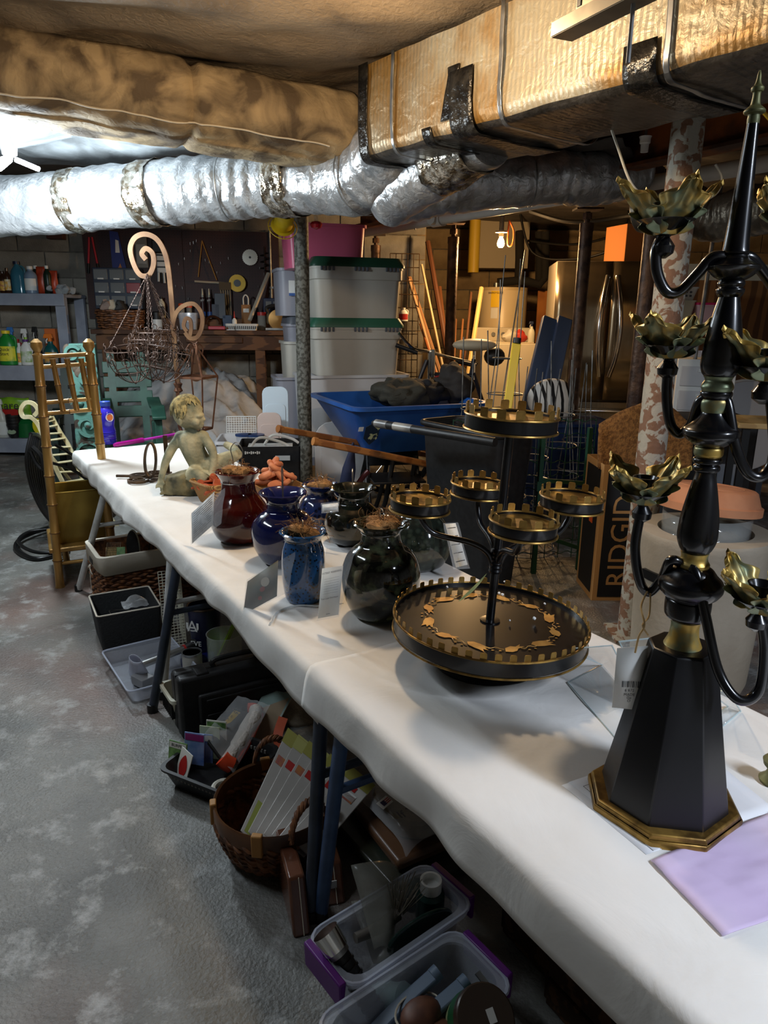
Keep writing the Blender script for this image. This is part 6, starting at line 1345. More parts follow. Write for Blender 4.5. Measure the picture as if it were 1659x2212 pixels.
# small-drawer cabinet
p = WL(258, 667, .22); t = thing('drawer_cabinet', 'blue-black small-parts cabinet with nine clear drawers', 'cabinet', p, WROT); m = mpp(p); W_, H_ = 98*m, 84*m
MB().box((0, .075, H_/2), (W_, .15, H_)).build('cabinet_body', mm('blue_black_metal', (28, 40, 62), .4), t, bev=.004)
M_dr = mm('clear_drawer', (120, 126, 130), .15); M_dr2 = mm('drawer_red', (150, 60, 64), .3)
for r_ in range(3):
    for c_ in range(3):
        dr = MB().box((-W_/3+c_*W_/3, -.004, H_/6+.01+r_*H_*.32), (W_*.29, .02, H_*.25)).build('drawer', M_dr2 if (r_, c_) == (1, 2) else M_dr, t, bev=.004); MB().box((-W_/3+c_*W_/3, -.018, H_*.09+r_*H_*.32), (W_*.12, .014, .012)).build('drawer_pull', M_white, dr)
MB().box((0, .06, -.14), (W_*1.02, .2, .26)).build('stand', mm('dark_stand', (30, 26, 24), .7), t)
for k, (px, w_, h_, c, lab) in enumerate(((236, .14, .05, (150, 130, 120), 'folded grey rag on the drawer cabinet basket'), (265, .10, .07, (30, 30, 32), 'black pouch piled above the wicker basket'), (250, .08, .06, (190, 180, 160), 'crumpled pale wrapper above the wicker basket'))):
    p = onb(px, .45)+V(0, 0, .2); mb = MB(); mb.ell((0, 0, 0), (w_/2, .06, h_), 12, 8); mb.v = [v+Vector((nz(v.x, v.y, v.z, 22), nz(v.y, v.z, v.x, 22), nz(v.z, v.x, v.y, 22)))*.04 for v in mb.v]; o = mb.build('soft_pouch', mat('pouch%d' % k, c, r=.6)); place(o, p); tag(o, lab, 'pouch')
p = onb(262, .45); m = mpp(p); t = thing('bench_basket', 'dark oval wicker basket on the workbench under the drawer cabinet', 'basket', p, WROT)
path = [(44*m*cos(6.2832*i/80), .13*sin(6.2832*i/80)) for i in range(80)]; mb = MB(); woven_rows(mb, path, .01, 40*m, 8, .010, .008, 8, taper=.12); mb.build('woven_cane', M_cane, t, kind='stuff'); MB().lathe([(40*m, 0), (46*m, 38*m), (44*m, 38*m), (38*m, .01)], 30, sy=.13/(44*m)).build('inner_shell', M_cane, t)
# bench clutter
def caulk(px, lab):
    p = onb(px, .12)+V(0, 0, .10); t = thing('caulk_tube', lab, 'caulk', p, 0, 'caulk tubes behind the bench'); m = HM; MB().lathe([(5.4*m, 0), (5.4*m, 42*m), (5*m, 44*m)], 16).build('cartridge', mat('maroon_label', (60, 32, 34), (190, 186, 180), s=14, r=.4, lo=.56, hi=.6), t); MB().lathe([(5.6*m, 5*m), (5.6*m, 14*m)], 16, cap=False).build('blue_band', mm('blue_band', (60, 90, 150)), t); MB().lathe([(2.4*m, 44*m), (.8*m, 62*m)], 10).build('nozzle', M_offw, t)
o = MB().box((0, 0, .05), (1.1, .14, .1)).build('back_ledge', M_bw, bev=.004); place(o, onb(470, .13), WROT); tag(o, 'low wooden ledge at the back of the workbench', 'ledge')
caulk(441, 'caulk tube with maroon label, nearer the orange-capped jars'); caulk(455, 'caulk tube with maroon label, nearer the blue carton')
for px, lab in ((395, 'clear jar with an orange cap, first of the pair'), (411, 'clear jar with an orange cap, beside the caulk tubes')):
    p = onb(px, .13)+V(0, 0, .10); t = thing('screw_jar', lab, 'jar', p, 0, 'orange-capped jars'); MB().lathe([(6*HM, 0), (6*HM, 22*HM)], 16).build('jar_glass', mm('hazy_jar', (160, 158, 150), .1, al=.7), t); MB().lathe([(6.6*HM, 22*HM), (6.6*HM, 30*HM), (5*HM, 31*HM)], 16).build('cap', mm('orange_cap', (226, 84, 40)), t)
for px, w_, h_, c, lab in ((478, 22, 52, (60, 70, 84), 'dark grey carton behind the paint brushes'), (492, 20, 30, (34, 60, 96), 'navy carton in front of the paint brushes'), (468, 16, 30, (40, 50, 70), 'slate carton beside the caulk tubes')):
    o = MB().box((0, 0, h_*HM/2), (w_*HM, .06, h_*HM)).build('carton', mat('carton%d' % px, c, r=.5), bev=.003); place(o, onb(px, .2)+V(0, 0, .0 if px == 492 else .10), WROT); tag(o, lab, 'box')
t = thing('brush_bundle', 'bundle of paint brushes standing at the back of the bench', 'brushes', onb(492, .1)+V(0, 0, .1), WROT)
for k in range(5): MB().tube([(-8*HM+4*k*HM, 0, 0), (-12*HM+5*k*HM, 0, 60*HM)], 1.5*HM, 6).build('brush_handle', mat('brush_grey', (120, 116, 104), r=.5), t); MB().box((-12*HM+5*k*HM, 0, 68*HM), (5*HM, .02, 16*HM)).build('brush_head', mat('brush_hair', (90, 80, 66), r=.9), t)
t = thing('cardboard_hanger', 'brown cardboard package with a white hook on the bench', 'package', onb(533, .25), WROT); MB().box((0, 0, 26*HM), (20*HM, .02, 52*HM)).build('card', mm('kraft_brown', (156, 110, 66), .7), t, bev=.003); MB().tube(cr([(-5*HM, -.005, 52*HM), (-5*HM, -.005, 66*HM), (0, -.005, 72*HM), (5*HM, -.005, 66*HM), (5*HM, -.005, 52*HM)], 5), 1.5*HM, 6).build('hook', M_white, t); MB().box((0, -.012, 40*HM), (12*HM, .002, 8*HM)).build('label', M_white, t)
o = MB().bar([WL(539, 692, .35), WL(580, 590, .12)], .03, .022).build('paint_stick', mm('white_wood', (206, 196, 178), .6)); tag(o, 'pale wooden stick leaning from the bench to the pegboard', 'stick')
t = thing('clear_tub', 'clear plastic tub of small parts below the orange-capped jars', 'container', onb(408, .4), WROT); tub(MB(), 34*HM, .12, 38*HM, .14, 34*HM, th=.004, r=.02).build('tub_body', M_clear, t); MB().box((0, 0, 8*HM), (30*HM, .1, 14*HM)).build('parts', M_dr, t, bev=.01)
for px, w_, lab in ((499, 22, 'small white basket holding a glue bottle'), (532, 50, 'white slotted tray at the front of the bench')):
    p = onb(px, .5); t = thing('white_basket', lab, 'basket', p, WROT, 'white baskets on the workbench'); tub(MB(), w_*HM*.85, .10, w_*HM, .13, 13*HM, th=.004, r=.02).build('basket_body', M_white, t); mb = MB()
    for k in range(int(w_/4)): mb.box((-w_*HM*.42+k*4*HM, -.062, 6*HM), (1.6*HM, .006, 6*HM))
    mb.build('slots', M_blkp, t, kind='stuff')
t = thing('glue_bottle', 'white glue bottle with a red tip in the small basket', 'bottle', onb(507, .5)+V(0, 0, .01)); MB().lathe([(5*HM, 0), (5*HM, 18*HM), (2*HM, 22*HM)], 14).build('bottle_body', M_white, t); MB().lathe([(2*HM, 22*HM), (.5*HM, 36*HM)], 10).build('red_tip', M_redpr, t)
t = thing('bar_clamp', 'red bar clamp lying on the bench front', 'clamp', onb(468, .55)+V(0, 0, .02), WROT); MB().box((0, 0, 0), (34*HM, .03, .03)).build('jaw_body', M_red, t, bev=.005); MB().tube([(17*HM, 0, 0), (24*HM, 0, 0)], .012, 8).build('handle', M_joist, t)
t = thing('cable_loop', 'brown cable loop standing at the back of the bench', 'cable', onb(460, .3), WROT); MB().tube([(15*HM*cos(a), 0, 14*HM+13*HM*sin(a)) for a in [-.3+i*(pi+.6)/20 for i in range(21)]], .012, 8).build('hose', M_brn, t)
t = thing('circular_saw', 'circular saw with brass-coloured guard at the end of the bench', 'power saw', onb(602, .4), WROT)
MB().at((0, -.05, 22*HM), pi/2).lathe([(1*HM, -.03), (19*HM, -.03), (21*HM, -.01), (21*HM, .02), (1*HM, .03)], 26).build('blade_guard', mm('worn_brass', (150, 112, 60), .35, m=.6), t); MB().box((-8*HM, .05, 24*HM), (34*HM, .12, 24*HM)).build('motor_housing', mm('saw_grey', (110, 96, 70), .5), t, bev=.02); MB().box((0, -.02, 3*HM), (54*HM, .2, 4*HM)).build('base_plate', M_galv, t)
MB().tube(cr([(-20*HM, .04, 32*HM), (-24*HM, .04, 46*HM), (0, .04, 50*HM), (8*HM, .04, 36*HM)], 5), .018, 8).build('handle', M_blkp, t)
t = thing('nut_jar', 'jar with a red lid near the circular saw', 'jar', onb(566, .3)+V(0, 0, .0)); MB().lathe([(9*HM, 0), (9*HM, 30*HM)], 16).build('jar_glass', mm('hazy_jar', (0, 0, 0)), t); MB().lathe([(9.6*HM, 30*HM), (9.6*HM, 37*HM)], 16).build('lid', mm('red_lid', (190, 50, 46)), t)
t = thing('blue_toolbox', 'dark blue box with small windows at the back corner of the bench', 'box', onb(590, .15)+V(0, 0, .1), WROT); MB().box((0, 0, 22*HM), (40*HM, .16, 44*HM)).build('box_body', mm('deep_blue', (22, 30, 64), .4), t, bev=.006); [MB().box((-8*HM+16*HM*k, -.084, 32*HM), (12*HM, .006, 10*HM)).build('window', M_dr, t) for k in range(2)]
t = thing('black_mug', 'white mug with a black lid on the bench behind the hanging baskets', 'mug', onb(340, .35)); MB().lathe([(11*HM, 0), (11*HM, 20*HM)], 18).build('mug_body', M_white, t); MB().lathe([(11.4*HM, 20*HM), (11.4*HM, 34*HM), (9*HM, 36*HM)], 18).build('lid', M_blkp, t)
bottle('cream bottle with a dark label at the back of the bench', onb(352, .15)+V(0, 0, .1), 44, 15, M_offw, M_blkp, labmt=M_ink)

# ---- plastic sheeting heaped under the bench
def heap(u, v):
    px = 235+400*u; d0 = .1+1.5*(1-v); p = WL(px, 900, d0); h = .98*(sin(pi*min(1, .08+.9*u))**.5)*(v**.55)*(.85+.2*nz(u*3, v*2, 1))
    cr_ = abs(nz(u*7, v*6, 4))*.20+abs(nz(u*15, v*13, 8))*.08+.025*abs(nz(u*32, v*30, 2))
    return V(p.x+.10*nz(u*5, v*5, 11), p.y-.12*cr_*3*(v < .9), max(.01, h-cr_*.9*(v > .12)))
M_poly = mat('milky_polythene', (206, 208, 210), (180, 182, 184), s=5, r=.22, al=.9, coat=.3, bump=.35, bs=9, det=5, dist=.6, bdist=.02)
o = MB().grid(heap, 90, 60).build('polythene_heap', M_poly, sharp=180); tag(o, 'heap of crumpled milky polythene sheeting under the workbench', 'sheeting')

# ---- shepherd hooks
M_hook = mat('brown_flat_bar', (124, 92, 62), (96, 66, 42), s=10, r=.5, m=.25); M_rod = mat('rusty_brown_rod', (112, 74, 52), (84, 54, 38), s=20, r=.6, m=.3)
HY = 4.05
hk = thing('shepherd_hook', 'tall brown shepherd hook with a big scroll and twisted stem', 'garden hook', V(AT(388, 930, HY).x, HY, 0)); o_ = Vector(hk.location)
hp = lambda x, y, Y=HY: AT(x, y, Y)-o_
MB().bar(cr([hp(*q_) for q_ in ((316, 561), (307, 548), (316, 537), (330, 548), (332, 572), (322, 594), (304, 594), (290, 572), (282, 538), (292, 514), (314, 506), (338, 516), (355, 543), (364, 581), (370, 637), (374, 690), (380, 776), (384, 825))], 8), .026, .014, up=(0, 1, 0)).build('scroll_bar', M_hook, hk)
mb = MB(); z0 = hp(384, 825).z; x0 = hp(384, 825).x
mb.bar([V(x0*(z/z0)+.004*cos(z*70), .004*sin(z*70), z) for z in [z0*i/120 for i in range(121)]], .016, .016, up=(0, 1, 0)); mb.build('twisted_stem', M_rod, hk)
MB().lathe([(.012, z0-.06), (.026, z0-.05), (.018, z0-.03), (.026, z0-.01), (.012, z0)], 10, (x0, 0, 0)).build('knuckle', M_rod, hk)
MB().bar(cr([hp(*q_, HY-.02) for q_ in ((404, 716), (397, 704), (402, 688), (411, 692), (413, 712), (409, 731))][::-1]+[hp(*q_, HY-.02) for q_ in ()], 6), .02, .012, up=(0, 1, 0)).build('inner_scroll', M_hook, hk)
MB().bar(cr([hp(*q_, HY-.02) for q_ in ((372, 712), (380, 678), (398, 660), (420, 657), (435, 676), (437, 702), (428, 726), (412, 731), (400, 718))], 7), .022, .014, up=(0, 1, 0)).build('side_scroll', M_hook, hk)
# lantern frame
lp = AT(420, 735, HY-.02); ln_ = thing('lantern_frame', 'open rusty lantern frame hanging from the smaller scroll', 'lantern', lp); LQ = lambda x, y, Y: AT(x, y, Y)-lp
m = mpp(lp); MB().ring((0, 0, 0), 7*m, 1.2*m, 16, 6, rx=pi/2).build('ring', M_rod, ln_)
w1, w2, zt_, z2, z3 = 36*m, 24*m, -14*m, -78*m, -192*m; rot = .5
cq = lambda w_, z: [V(w_*cos(rot+pi/2*k), w_*sin(rot+pi/2*k), z) for k in range(4)]
A1, A2, A3 = cq(4*m, zt_), cq(w1*1.3, z2), cq(w2*1.2, z3)
MB().bar(A2+[], 2.6*m, 5*m, closed=True).build('upper_frame', M_rod, ln_); MB().bar(A3, 2.6*m, 5*m, closed=True).build('lower_frame', M_rod, ln_)
for k in range(4):
    MB().bar([A1[k], A2[k]], 3*m, 3*m).build('roof_bar', M_rod, ln_); MB().bar([A2[k], A3[k]], 3*m, 3*m).build('side_bar', M_rod, ln_); a = rot+pi/2*k
    MB().tube(cr([V(0, 0, -16*m), V(10*m*cos(a), 10*m*sin(a), -8*m), V(17*m*cos(a), 17*m*sin(a), -18*m), V(15*m*cos(a), 15*m*sin(a), -30*m)], 5), 1.6*m, 6).build('curl', M_rod, ln_)
# hanging wire baskets with chains
M_bask = mat('dark_brown_wire', (86, 66, 56), (58, 44, 38), s=20, r=.5, m=.4); top_ = AT(318, 592, HY-.02)
bdefs = (((278, 752), 50, HY-.12, 'half-round wire hanging basket, lowest of the bunch on the scroll hook'), ((332, 742), 52, HY-.02, 'half-round wire hanging basket in the middle of the bunch'), ((366, 756), 46, HY-.16, 'half-round wire hanging basket nearest the hook stem'), ((340, 716), 44, HY+.06, 'topmost half-round wire hanging basket tangled in chains'))
for (bx, by), rpx, Y, lab in bdefs:
    c = AT(bx, by, Y); m = mpp(c); r = rpx*m; t = thing('hanging_basket', lab, 'hanging basket', c, R(0, 6), 'wire hanging baskets on the hook', rx=R(-.25, .25), ry=R(-.25, .25))
    mb = MB(); mb.ring((0, 0, 0), r, 1.3*m, 30, 6)
    for k in range(10):
        a = 6.2832*k/10; mb.tube([V(r*cos(a)*cos(th), r*sin(a)*cos(th), -r*1.5*sin(th)) for th in [i*(pi/2)/10 for i in range(11)]], .95*m, 5)
    mb.ring((0, 0, -r*.95), r*.72, 1*m, 24, 5); mb.build('wire_bowl', M_bask, t)
    mb = MB()
    for k in range(10):
        a = 6.2832*k/10; mb.tube(spiral((0, 0, 0), 7*m, 2*m, 0, 8, 16), .9*m, 5) if False else None
        mb.M = rotm(0, 0, a) @ Matrix.Translation((r*.98, 0, -r*.45)) @ rotm(0, 0, pi/2); mb.tube(spiral((0, 0, 0), r*.24, r*.06, -1.5, 6.5, 18), .9*m, 5)
        mb.M = rotm(0, 0, a+.3) @ Matrix.Translation((r, 0, r*.14)) @ rotm(0, 0, pi/2); mb.tube([V(r*.13*cos(b), 0, r*.13*sin(b)) for b in [-.9+i*.45 for i in range(12)]], .9*m, 5)
    mb.build('wire_scrolls', M_bask, t, kind='stuff')
    MB().ell((0, 0, -r*1.52), 3*m, 10, 6).build('drop_ball', M_bask, t)
    I = t.matrix_world.inverted(); tp = I @ top_
    for k in range(3):
        a = 6.2832*k/3+.4; s_ = V(r*cos(a), r*sin(a), 0); n_ = 26; mb = MB()
        for j in range(n_):
            p0, p1 = s_.lerp(tp, j/n_), s_.lerp(tp, (j+1.1)/n_); dv = (p1-p0); sd = dv.cross(V(0, 0, 1) if j % 2 else V(1, 0, 0)).normalized()*1.7*m
            mb.tube([p0, p0+dv*.25+sd, p0+dv*.75+sd, p1, p0+dv*.75-sd, p0+dv*.25-sd], .55*m, 4, True)
        mb.build('chain', M_bask, t, kind='stuff')

# ---- gilt bamboo chair
M_gold = mat('gilt_bamboo', (170, 132, 70), (128, 94, 46), s=7, r=.34, m=.5, coat=.25, sx=(1, 1, .35)); M_node = mat('bamboo_joint', (84, 54, 26), r=.5)
GP = FL(130, 1268); g2 = AT(226, 1000, 3.36); ux = V(g2.x-GP.x, g2.y-GP.y, 0); rzg = atan2(ux.y, ux.x); gw = ux.length
gc = thing('gilt_chair', 'gilt bamboo-style chair with a tall spindle back', 'chair', GP, rzg)
ztop = AT(86, 752, GP.y).z
def bamboo(name, a, b, r, step, parent=gc, fin=False):
    a, b = Vector(a), Vector(b); L_ = (b-a).length; n_ = max(1, int(L_/step)); pts = []; rr = []
    for j in range(n_):
        for q_, s_ in ((.0, 1.14), (.06, .98), (.5, .93), (.94, .98), (1.0, 1.14)): pts.append(a.lerp(b, (j+q_)/n_)); rr.append(r*s_)
    o = MB().tube(pts, rr, 12).build(name, M_gold, parent)
    for j in range(1, n_):
        p_ = a.lerp(b, j/n_); d_ = (b-a).normalized(); MB().tube([p_-d_*.002, p_+d_*.002], r*1.16, 12).build('joint_ring', M_node, o)
    return o
lean = V(-.03, -.09, 0)
bamboo('back_post', (0, .0, 0), V(.02, -.0, ztop-.03), .021, .13); bamboo('back_post', (gw, 0, 0), V(gw-.02, .0, ztop-.03), .021, .13)
bamboo('front_leg', (.05, .36, 0), (.04, .34, .30), .018, .12); bamboo('front_leg', (gw+.02, .36, 0), (gw, .34, .46), .018, .12)
for x in (.02, gw-.02): MB().lathe([(.012, ztop-.035), (.022, ztop-.03), (.012, ztop-.02), (.026, ztop+.005), (.024, ztop+.025), (.008, ztop+.04)], 14, (x, 0, 0)).build('finial', M_gold, gc)
xa = lambda z: .02*z/ztop
zA, zBq = AT(140, 772, GP.y).z, AT(140, 895, GP.y).z
for z in (zA, zA-.045, zBq, zBq+.05): bamboo('back_rail', (xa(z), 0, z), (gw-.02, 0, z+.01), .0105, .11)
for k in range(3): x = xa(zA)+(gw-xa(zA))*(k+1)/4; bamboo('spindle', (x, 0, zA-.01), (x+.02, 0, zBq+.01), .0125, .085)
zs = .20
MB().box((gw/2-.02, .18, zs-.012), (gw+.02, .38, .024)).build('seat', M_gold, gc, bev=.006); bamboo('stretcher', (0, 0, .12), (gw, 0, .12), .01, .1)
t = thing('brass_box', 'open brass planter box standing on the gilt chair seat', 'planter', gc.matrix_world @ V(gw/2+.0, .17, zs+.001), rzg); M_brass = mat('antique_brass', (150, 124, 56), (126, 102, 46), s=5, r=.3, m=.7)
hb_ = AT(180, 1062, 3.35).z-zs; tub(MB(), gw*.84, .22, gw*.86, .23, hb_, th=.004, r=.008).build('box_body', M_brass, t); MB().tube([(x, y, hb_) for x, y in rrect(gw*.86, .23, .008)], .004, 6, True).build('folded_rim', M_brass, t)

# ---- cream wire folding chair
WY = 4.0; wb = thing('wire_chair', 'cream painted metal folding chair with a scrolled slatted back', 'chair', V(AT(100, 1100, WY).x, WY, 0)); o_ = Vector(wb.location); cp = lambda x, y, Y=WY: AT(x, y, Y)-o_
M_crm = mat('cream_enamel', (206, 196, 160), (180, 166, 124), s=12, r=.4)
railL = cr([cp(*q_) for q_ in ((74, 898), (82, 886), (72, 872), (56, 870), (46, 884), (50, 900), (68, 902), (84, 920), (100, 960), (120, 1010), (150, 1070))], 6); railR = cr([cp(*q_, WY+.3) for q_ in ((112, 900), (128, 930), (150, 965), (168, 1010), (186, 1055))], 6)
MB().bar(railL, .022, .012, up=(0, 1, 0)).build('scroll_rail', M_crm, wb); MB().bar(railR, .022, .012, up=(0, 1, 0)).build('side_rail', M_crm, wb)
for k in range(10):
    a = railL[int(40+(len(railL)-42)*k/10)]; b = railR[int((len(railR)-1)*k/10)]; MB().bar([a, b], .02, .005, up=(.3, -.5, .8)).build('back_slat', M_crm, wb)
MB().bar([railL[-12], V(-.04, .1, .006)], .016, .01, up=(0, 1, 0)).build('leg', M_crm, wb); MB().bar([railR[-8], V(.28, .3, .006)], .016, .01, up=(0, 1, 0)).build('leg', M_crm, wb); MB().bar([V(-.06, .1, .006), V(.3, .3, .006)], .018, .012).build('foot_bar', M_crm, wb)
MB().bar([railL[-10], V(.12, .45, .006)], .016, .01, up=(0, 1, 0)).build('leg', M_crm, wb)
# ---- black slatted metal chair with hoop base
BY = 3.75; bc = thing('black_metal_chair', 'black metal chair with a curved slatted back on a hoop base', 'chair', V(AT(90, 1190, BY).x, BY, 0)); o_ = Vector(bc.location); cp = lambda x, y, Y=BY: AT(x, y, Y)-o_
for k in range(9):
    f_ = k/8; pts = [cp(66+30*f_, 938+16*f_*f_+0*f_, BY+.34*f_), cp(56+38*f_, 990, BY+.36*f_-.03), cp(66+34*f_, 1050, BY+.34*f_), cp(88+22*f_, 1100, BY+.30*f_), cp(112+12*f_, 1130, BY+.26*f_)]
    MB().tube(cr(pts, 6), .007, 6).build('back_slat', M_black, bc)
MB().tube(cr([cp(66, 938), cp(80, 940, BY+.12), cp(96, 954, BY+.34)], 6), .011, 8).build('top_rail', M_black, bc); MB().tube(cr([cp(112, 1130), cp(118, 1128, BY+.12), cp(124, 1132, BY+.26)], 5), .010, 8).build('bottom_rail', M_black, bc)
MB().tube(cr([cp(66, 975, BY-.02), cp(78, 1000, BY-.02), cp(92, 1012, BY-.02), cp(88, 985, BY-.02), cp(70, 965, BY-.02)], 6), .012, 8).build('arm_scroll', M_black, bc)
for (a, b) in (((112, 1000), (200, 1045)), ((118, 960), (205, 1030)), ((110, 1060), (150, 1045))): MB().tube(cr([cp(*a), cp((a[0]+b[0])/2, (a[1]+b[1])/2-8, BY+.1), cp(*b, BY+.2)], 5), .009, 6).build('seat_bar', M_black, bc)
hc_ = FL(85, 1185); MB().tube(cr([FL(150, 1195)-o_+V(0, 0, .012), FL(80, 1212)-o_+V(0, 0, .012), FL(36, 1192)-o_+V(0, 0, .012), FL(50, 1172)-o_+V(0, 0, .03), FL(112, 1150)-o_+V(0, 0, .03), FL(180, 1150)-o_+V(0, 0, .03)], 10), .013, 10).build('hoop_base', M_black, bc)
MB().tube(cr([FL(150, 1203)-o_+V(0, 0, .03), FL(80, 1206)-o_+V(0, 0, .035), FL(42, 1186)-o_+V(0, 0, .04), FL(62, 1168)-o_+V(0, 0, .05), FL(112, 1160)-o_+V(0, 0, .05)], 10), .010, 10).build('upper_hoop', M_black, bc)
MB().tube([cp(118, 1128, BY+.12), FL(112, 1152)-o_+V(0, 0, .03)], .012, 8).build('stem', M_black, bc)

# ---- green painted garden chairs and carved teal post
M_grn = mat('green_bench_paint', (50, 90, 74), (38, 72, 60), s=10, r=.5); M_dgrn = mat('dark_green_paint', (30, 50, 44), (24, 40, 36), s=10, r=.5)
def gchair(label, Y, pts_back, armz, x0, x1, mt):
    t = thing('garden_armchair', label, 'chair', V((x0+x1)/2, Y, 0), .35); w = x1-x0; hz = armz
    for k in range(4): MB().at((0, .32+.035*k, hz-.06+.105*k), -.3).box((0, 0, 0), (w, .02, .085)).build('back_slat', mt, t, bev=.004)
    for x in (-w*.32, w*.32): MB().bar([(x, .24, hz-.32), (x, .46, hz+.36)], .05, .03, up=(0, 1, 0)).build('back_upright', mt, t)
    for k in range(5): MB().box((0, -.22+.1*k, hz-.24-.012*k), (w, .08, .02)).build('seat_slat', mt, t, bev=.004)
    for s_ in (-1, 1):
        MB().bar(cr([(s_*w*.52, -.36, hz-.03), (s_*w*.53, -.15, hz+.02), (s_*w*.52, .1, hz), (s_*w*.5, .34, hz+.03)], 5), .09, .022).build('armrest', mt, t, bev=.006)
        MB().box((s_*w*.5, -.28, (hz-.03)/2), (.05, .07, hz-.03)).build('front_leg', mt, t, bev=.004); MB().box((s_*w*.5, .26, hz*.4), (.05, .06, hz*.8)).build('rear_leg', mt, t, bev=.004); MB().box((s_*w*.5, 0, hz*.56), (.03, .6, .07)).build('side_rail', mt, t)
    return t
q1 = AT(225, 900, 4.95); q2 = AT(345, 900, 4.95); gchair('green slatted garden armchair behind the far table end', 5.0, None, AT(300, 893, 4.75).z, q1.x, q2.x-.05, M_grn)
q1 = AT(112, 900, 5.6); q2 = AT(205, 900, 5.6); gchair('dark green garden armchair behind the carved teal post', 5.7, None, AT(160, 905, 5.6).z, q1.x, q2.x, M_dgrn)
M_teal = mat('flaked_teal_paint', (82, 126, 116), (58, 48, 40), s=13, r=.7, bump=.6, bs=30, lo=.52, hi=.58, det=8)
cpz = AT(190, 742, 4.5); cpst = thing('carved_post', 'carved architectural post in flaking teal paint with scrolls', 'post', V(AT(192, 900, 4.5).x, 4.5, 0), .25); m = mpp(cpz); H_ = cpz.z
MB().hexa([(-.10, -.05, 0), (.10, -.05, 0), (.10, .05, 0), (-.10, .05, 0)], [(-.07, -.05, H_), (.08, -.05, H_), (.08, .05, H_), (-.07, .05, H_)]).build('core_board', M_teal, cpst, bev=.006)
for (cx, cz, r0, s_) in ((-.05, H_-.06, .05, 1), (.02, H_-.20, .06, -1), (-.03, H_-.36, .07, 1), (.0, H_-.50, .085, -1), (-.02, H_-.68, .08, 1), (.0, H_-.86, .09, -1)):
    MB().bar(spiral((cx, -.06, cz), r0, r0*.2, .5, .5+s_*8, 30), .018, .03, up=(0, 1, 0)).build('carved_scroll', M_teal, cpst); MB().ell((cx, -.06, cz), (r0*.3, .03, r0*.3), 10, 6).build('carved_boss', M_teal, cpst)
for k in range(5): MB().ell((-.08+.012*k, -.03, H_-.05-.03*k), (.03, .03, .05), 10, 6).build('carved_leaf', mat('bare_grey_wood', (96, 84, 72), r=.9, bump=.6, bs=50), cpst)
# ================================================================== TOTES, WHEELBARROWS, APPLIANCES AND THE REST OF THE FAR SIDE
M_tote = mat('grey_tote_plastic', (190, 186, 176), (180, 175, 164), s=2, r=.5); M_totew = mat('milky_tote_plastic', (204, 202, 202), r=.4); M_lidg = mat('green_lid', (44, 96, 74), r=.45); M_pink = mat('pink_translucent', (206, 96, 128), r=.35, al=.93); M_lidd = mat('dark_green_lid', (26, 66, 48), r=.45); M_gtote = mat('steel_grey_tote', (148, 148, 158), r=.45); M_lgrey = mat('dark_grey_clip', (80, 84, 92), r=.5)
TR = radians(16); ty = 5.1
def tote(label, xl, xr, ytop, ybot, mt, Y=ty, lid=None, dep=.42, lidh=.06, latches=False, rz=TR, lip=True, grp=None):
    a = AT(xl, ybot, Y); z0 = a.z; m = mpp(a); W_ = (xr-xl)*m/cos(rz)*1.02; h = AT(xl, ytop, Y).z-z0
    c = V(a.x, a.y, 0)+V(cos(rz), sin(rz), 0)*W_/2+V(-sin(rz), cos(rz), 0)*dep/2
    t = thing('storage_tote', label, 'storage tote', V(c.x, c.y, z0), rz, grp)
    hb = h-(lidh if lid else 0); hb2 = hb*.74
    mb = MB(); tub(mb, W_*.90, dep*.9, W_*.96, dep*.96, hb, th=.006, r=.05, lip=.012 if lip else 0, liph=.02); mb.build('tote_body', mt, t)
    if lid and latches:
        MB().prism(rrect(W_*.985, dep*.99, .05), hb2, hb-.004).build('upper_step', mt, t, bev=.006)
    if lid:
        q = rrect(W_*1.03, dep*1.04, .05); q2 = rrect(W_*.94, dep*.94, .05); k = len(q)
        MB().add([(x, y, hb-.004) for x, y in q]+[(x, y, hb+.012) for x, y in q]+[(x, y, h) for x, y in q2], [tuple(range(k-1, -1, -1)), tuple(2*k+j for j in range(k))]+[(r_*k+j, r_*k+(j+1) % k, (r_+1)*k+(j+1) % k, (r_+1)*k+j) for r_ in range(2) for j in range(k)]).build('lid', lid, t)
    if latches:
        for gx in (-.34, .02, .36):
            for j in range(4): MB().box((gx*W_+(j-1.5)*.028, -dep*.5-.012, hb-.018), (.016, .012, .028)).build('hinge_tooth', M_lgrey, t, bev=.004)
    return t
GR = 'storage totes stacked behind the grey post'
tote('long milky tote with a white rim at the bottom of the stack', 652, 884, 812, 990, M_totew, 5.05, grp=GR)
tote('grey tote with a green hinged lid, lower of the two', 676, 868, 686, 812, M_tote, 5.1, M_lidg, latches=True, grp=GR)
tote('grey tote with a dark green hinged lid, upper of the two', 676, 870, 552, 686, M_tote, 5.1, M_lidd, latches=True, grp=GR)
tote('pink translucent tote on top of the stack', 618, 790, 478, 578, M_pink, 5.18, dep=.36, grp=GR)
t = tote('steel grey tote with a label behind the round post, upper', 604, 668, 578, 682, M_gtote, 5.55, dep=.4, grp=GR); MB().box((-.02, -.204, .2), (.05, .004, .11)).build('paper_label', M_white, t); MB().box((-.02, -.207, .155), (.05, .004, .02)).build('blue_print', M_blueprint, t)
tote('blue-grey lidded tote behind the round post, second from top', 622, 680, 682, 742, M_gtote, 5.6, M_lgrey, dep=.36, grp=GR)
tote('grey tote with a white rim behind the round post', 618, 690, 738, 822, M_tote, 5.6, dep=.36, grp=GR)
tote('grey tote with dark clips left of the round post, lowest', 603, 690, 816, 1010, M_gtote, 5.5, dep=.36, grp=GR)
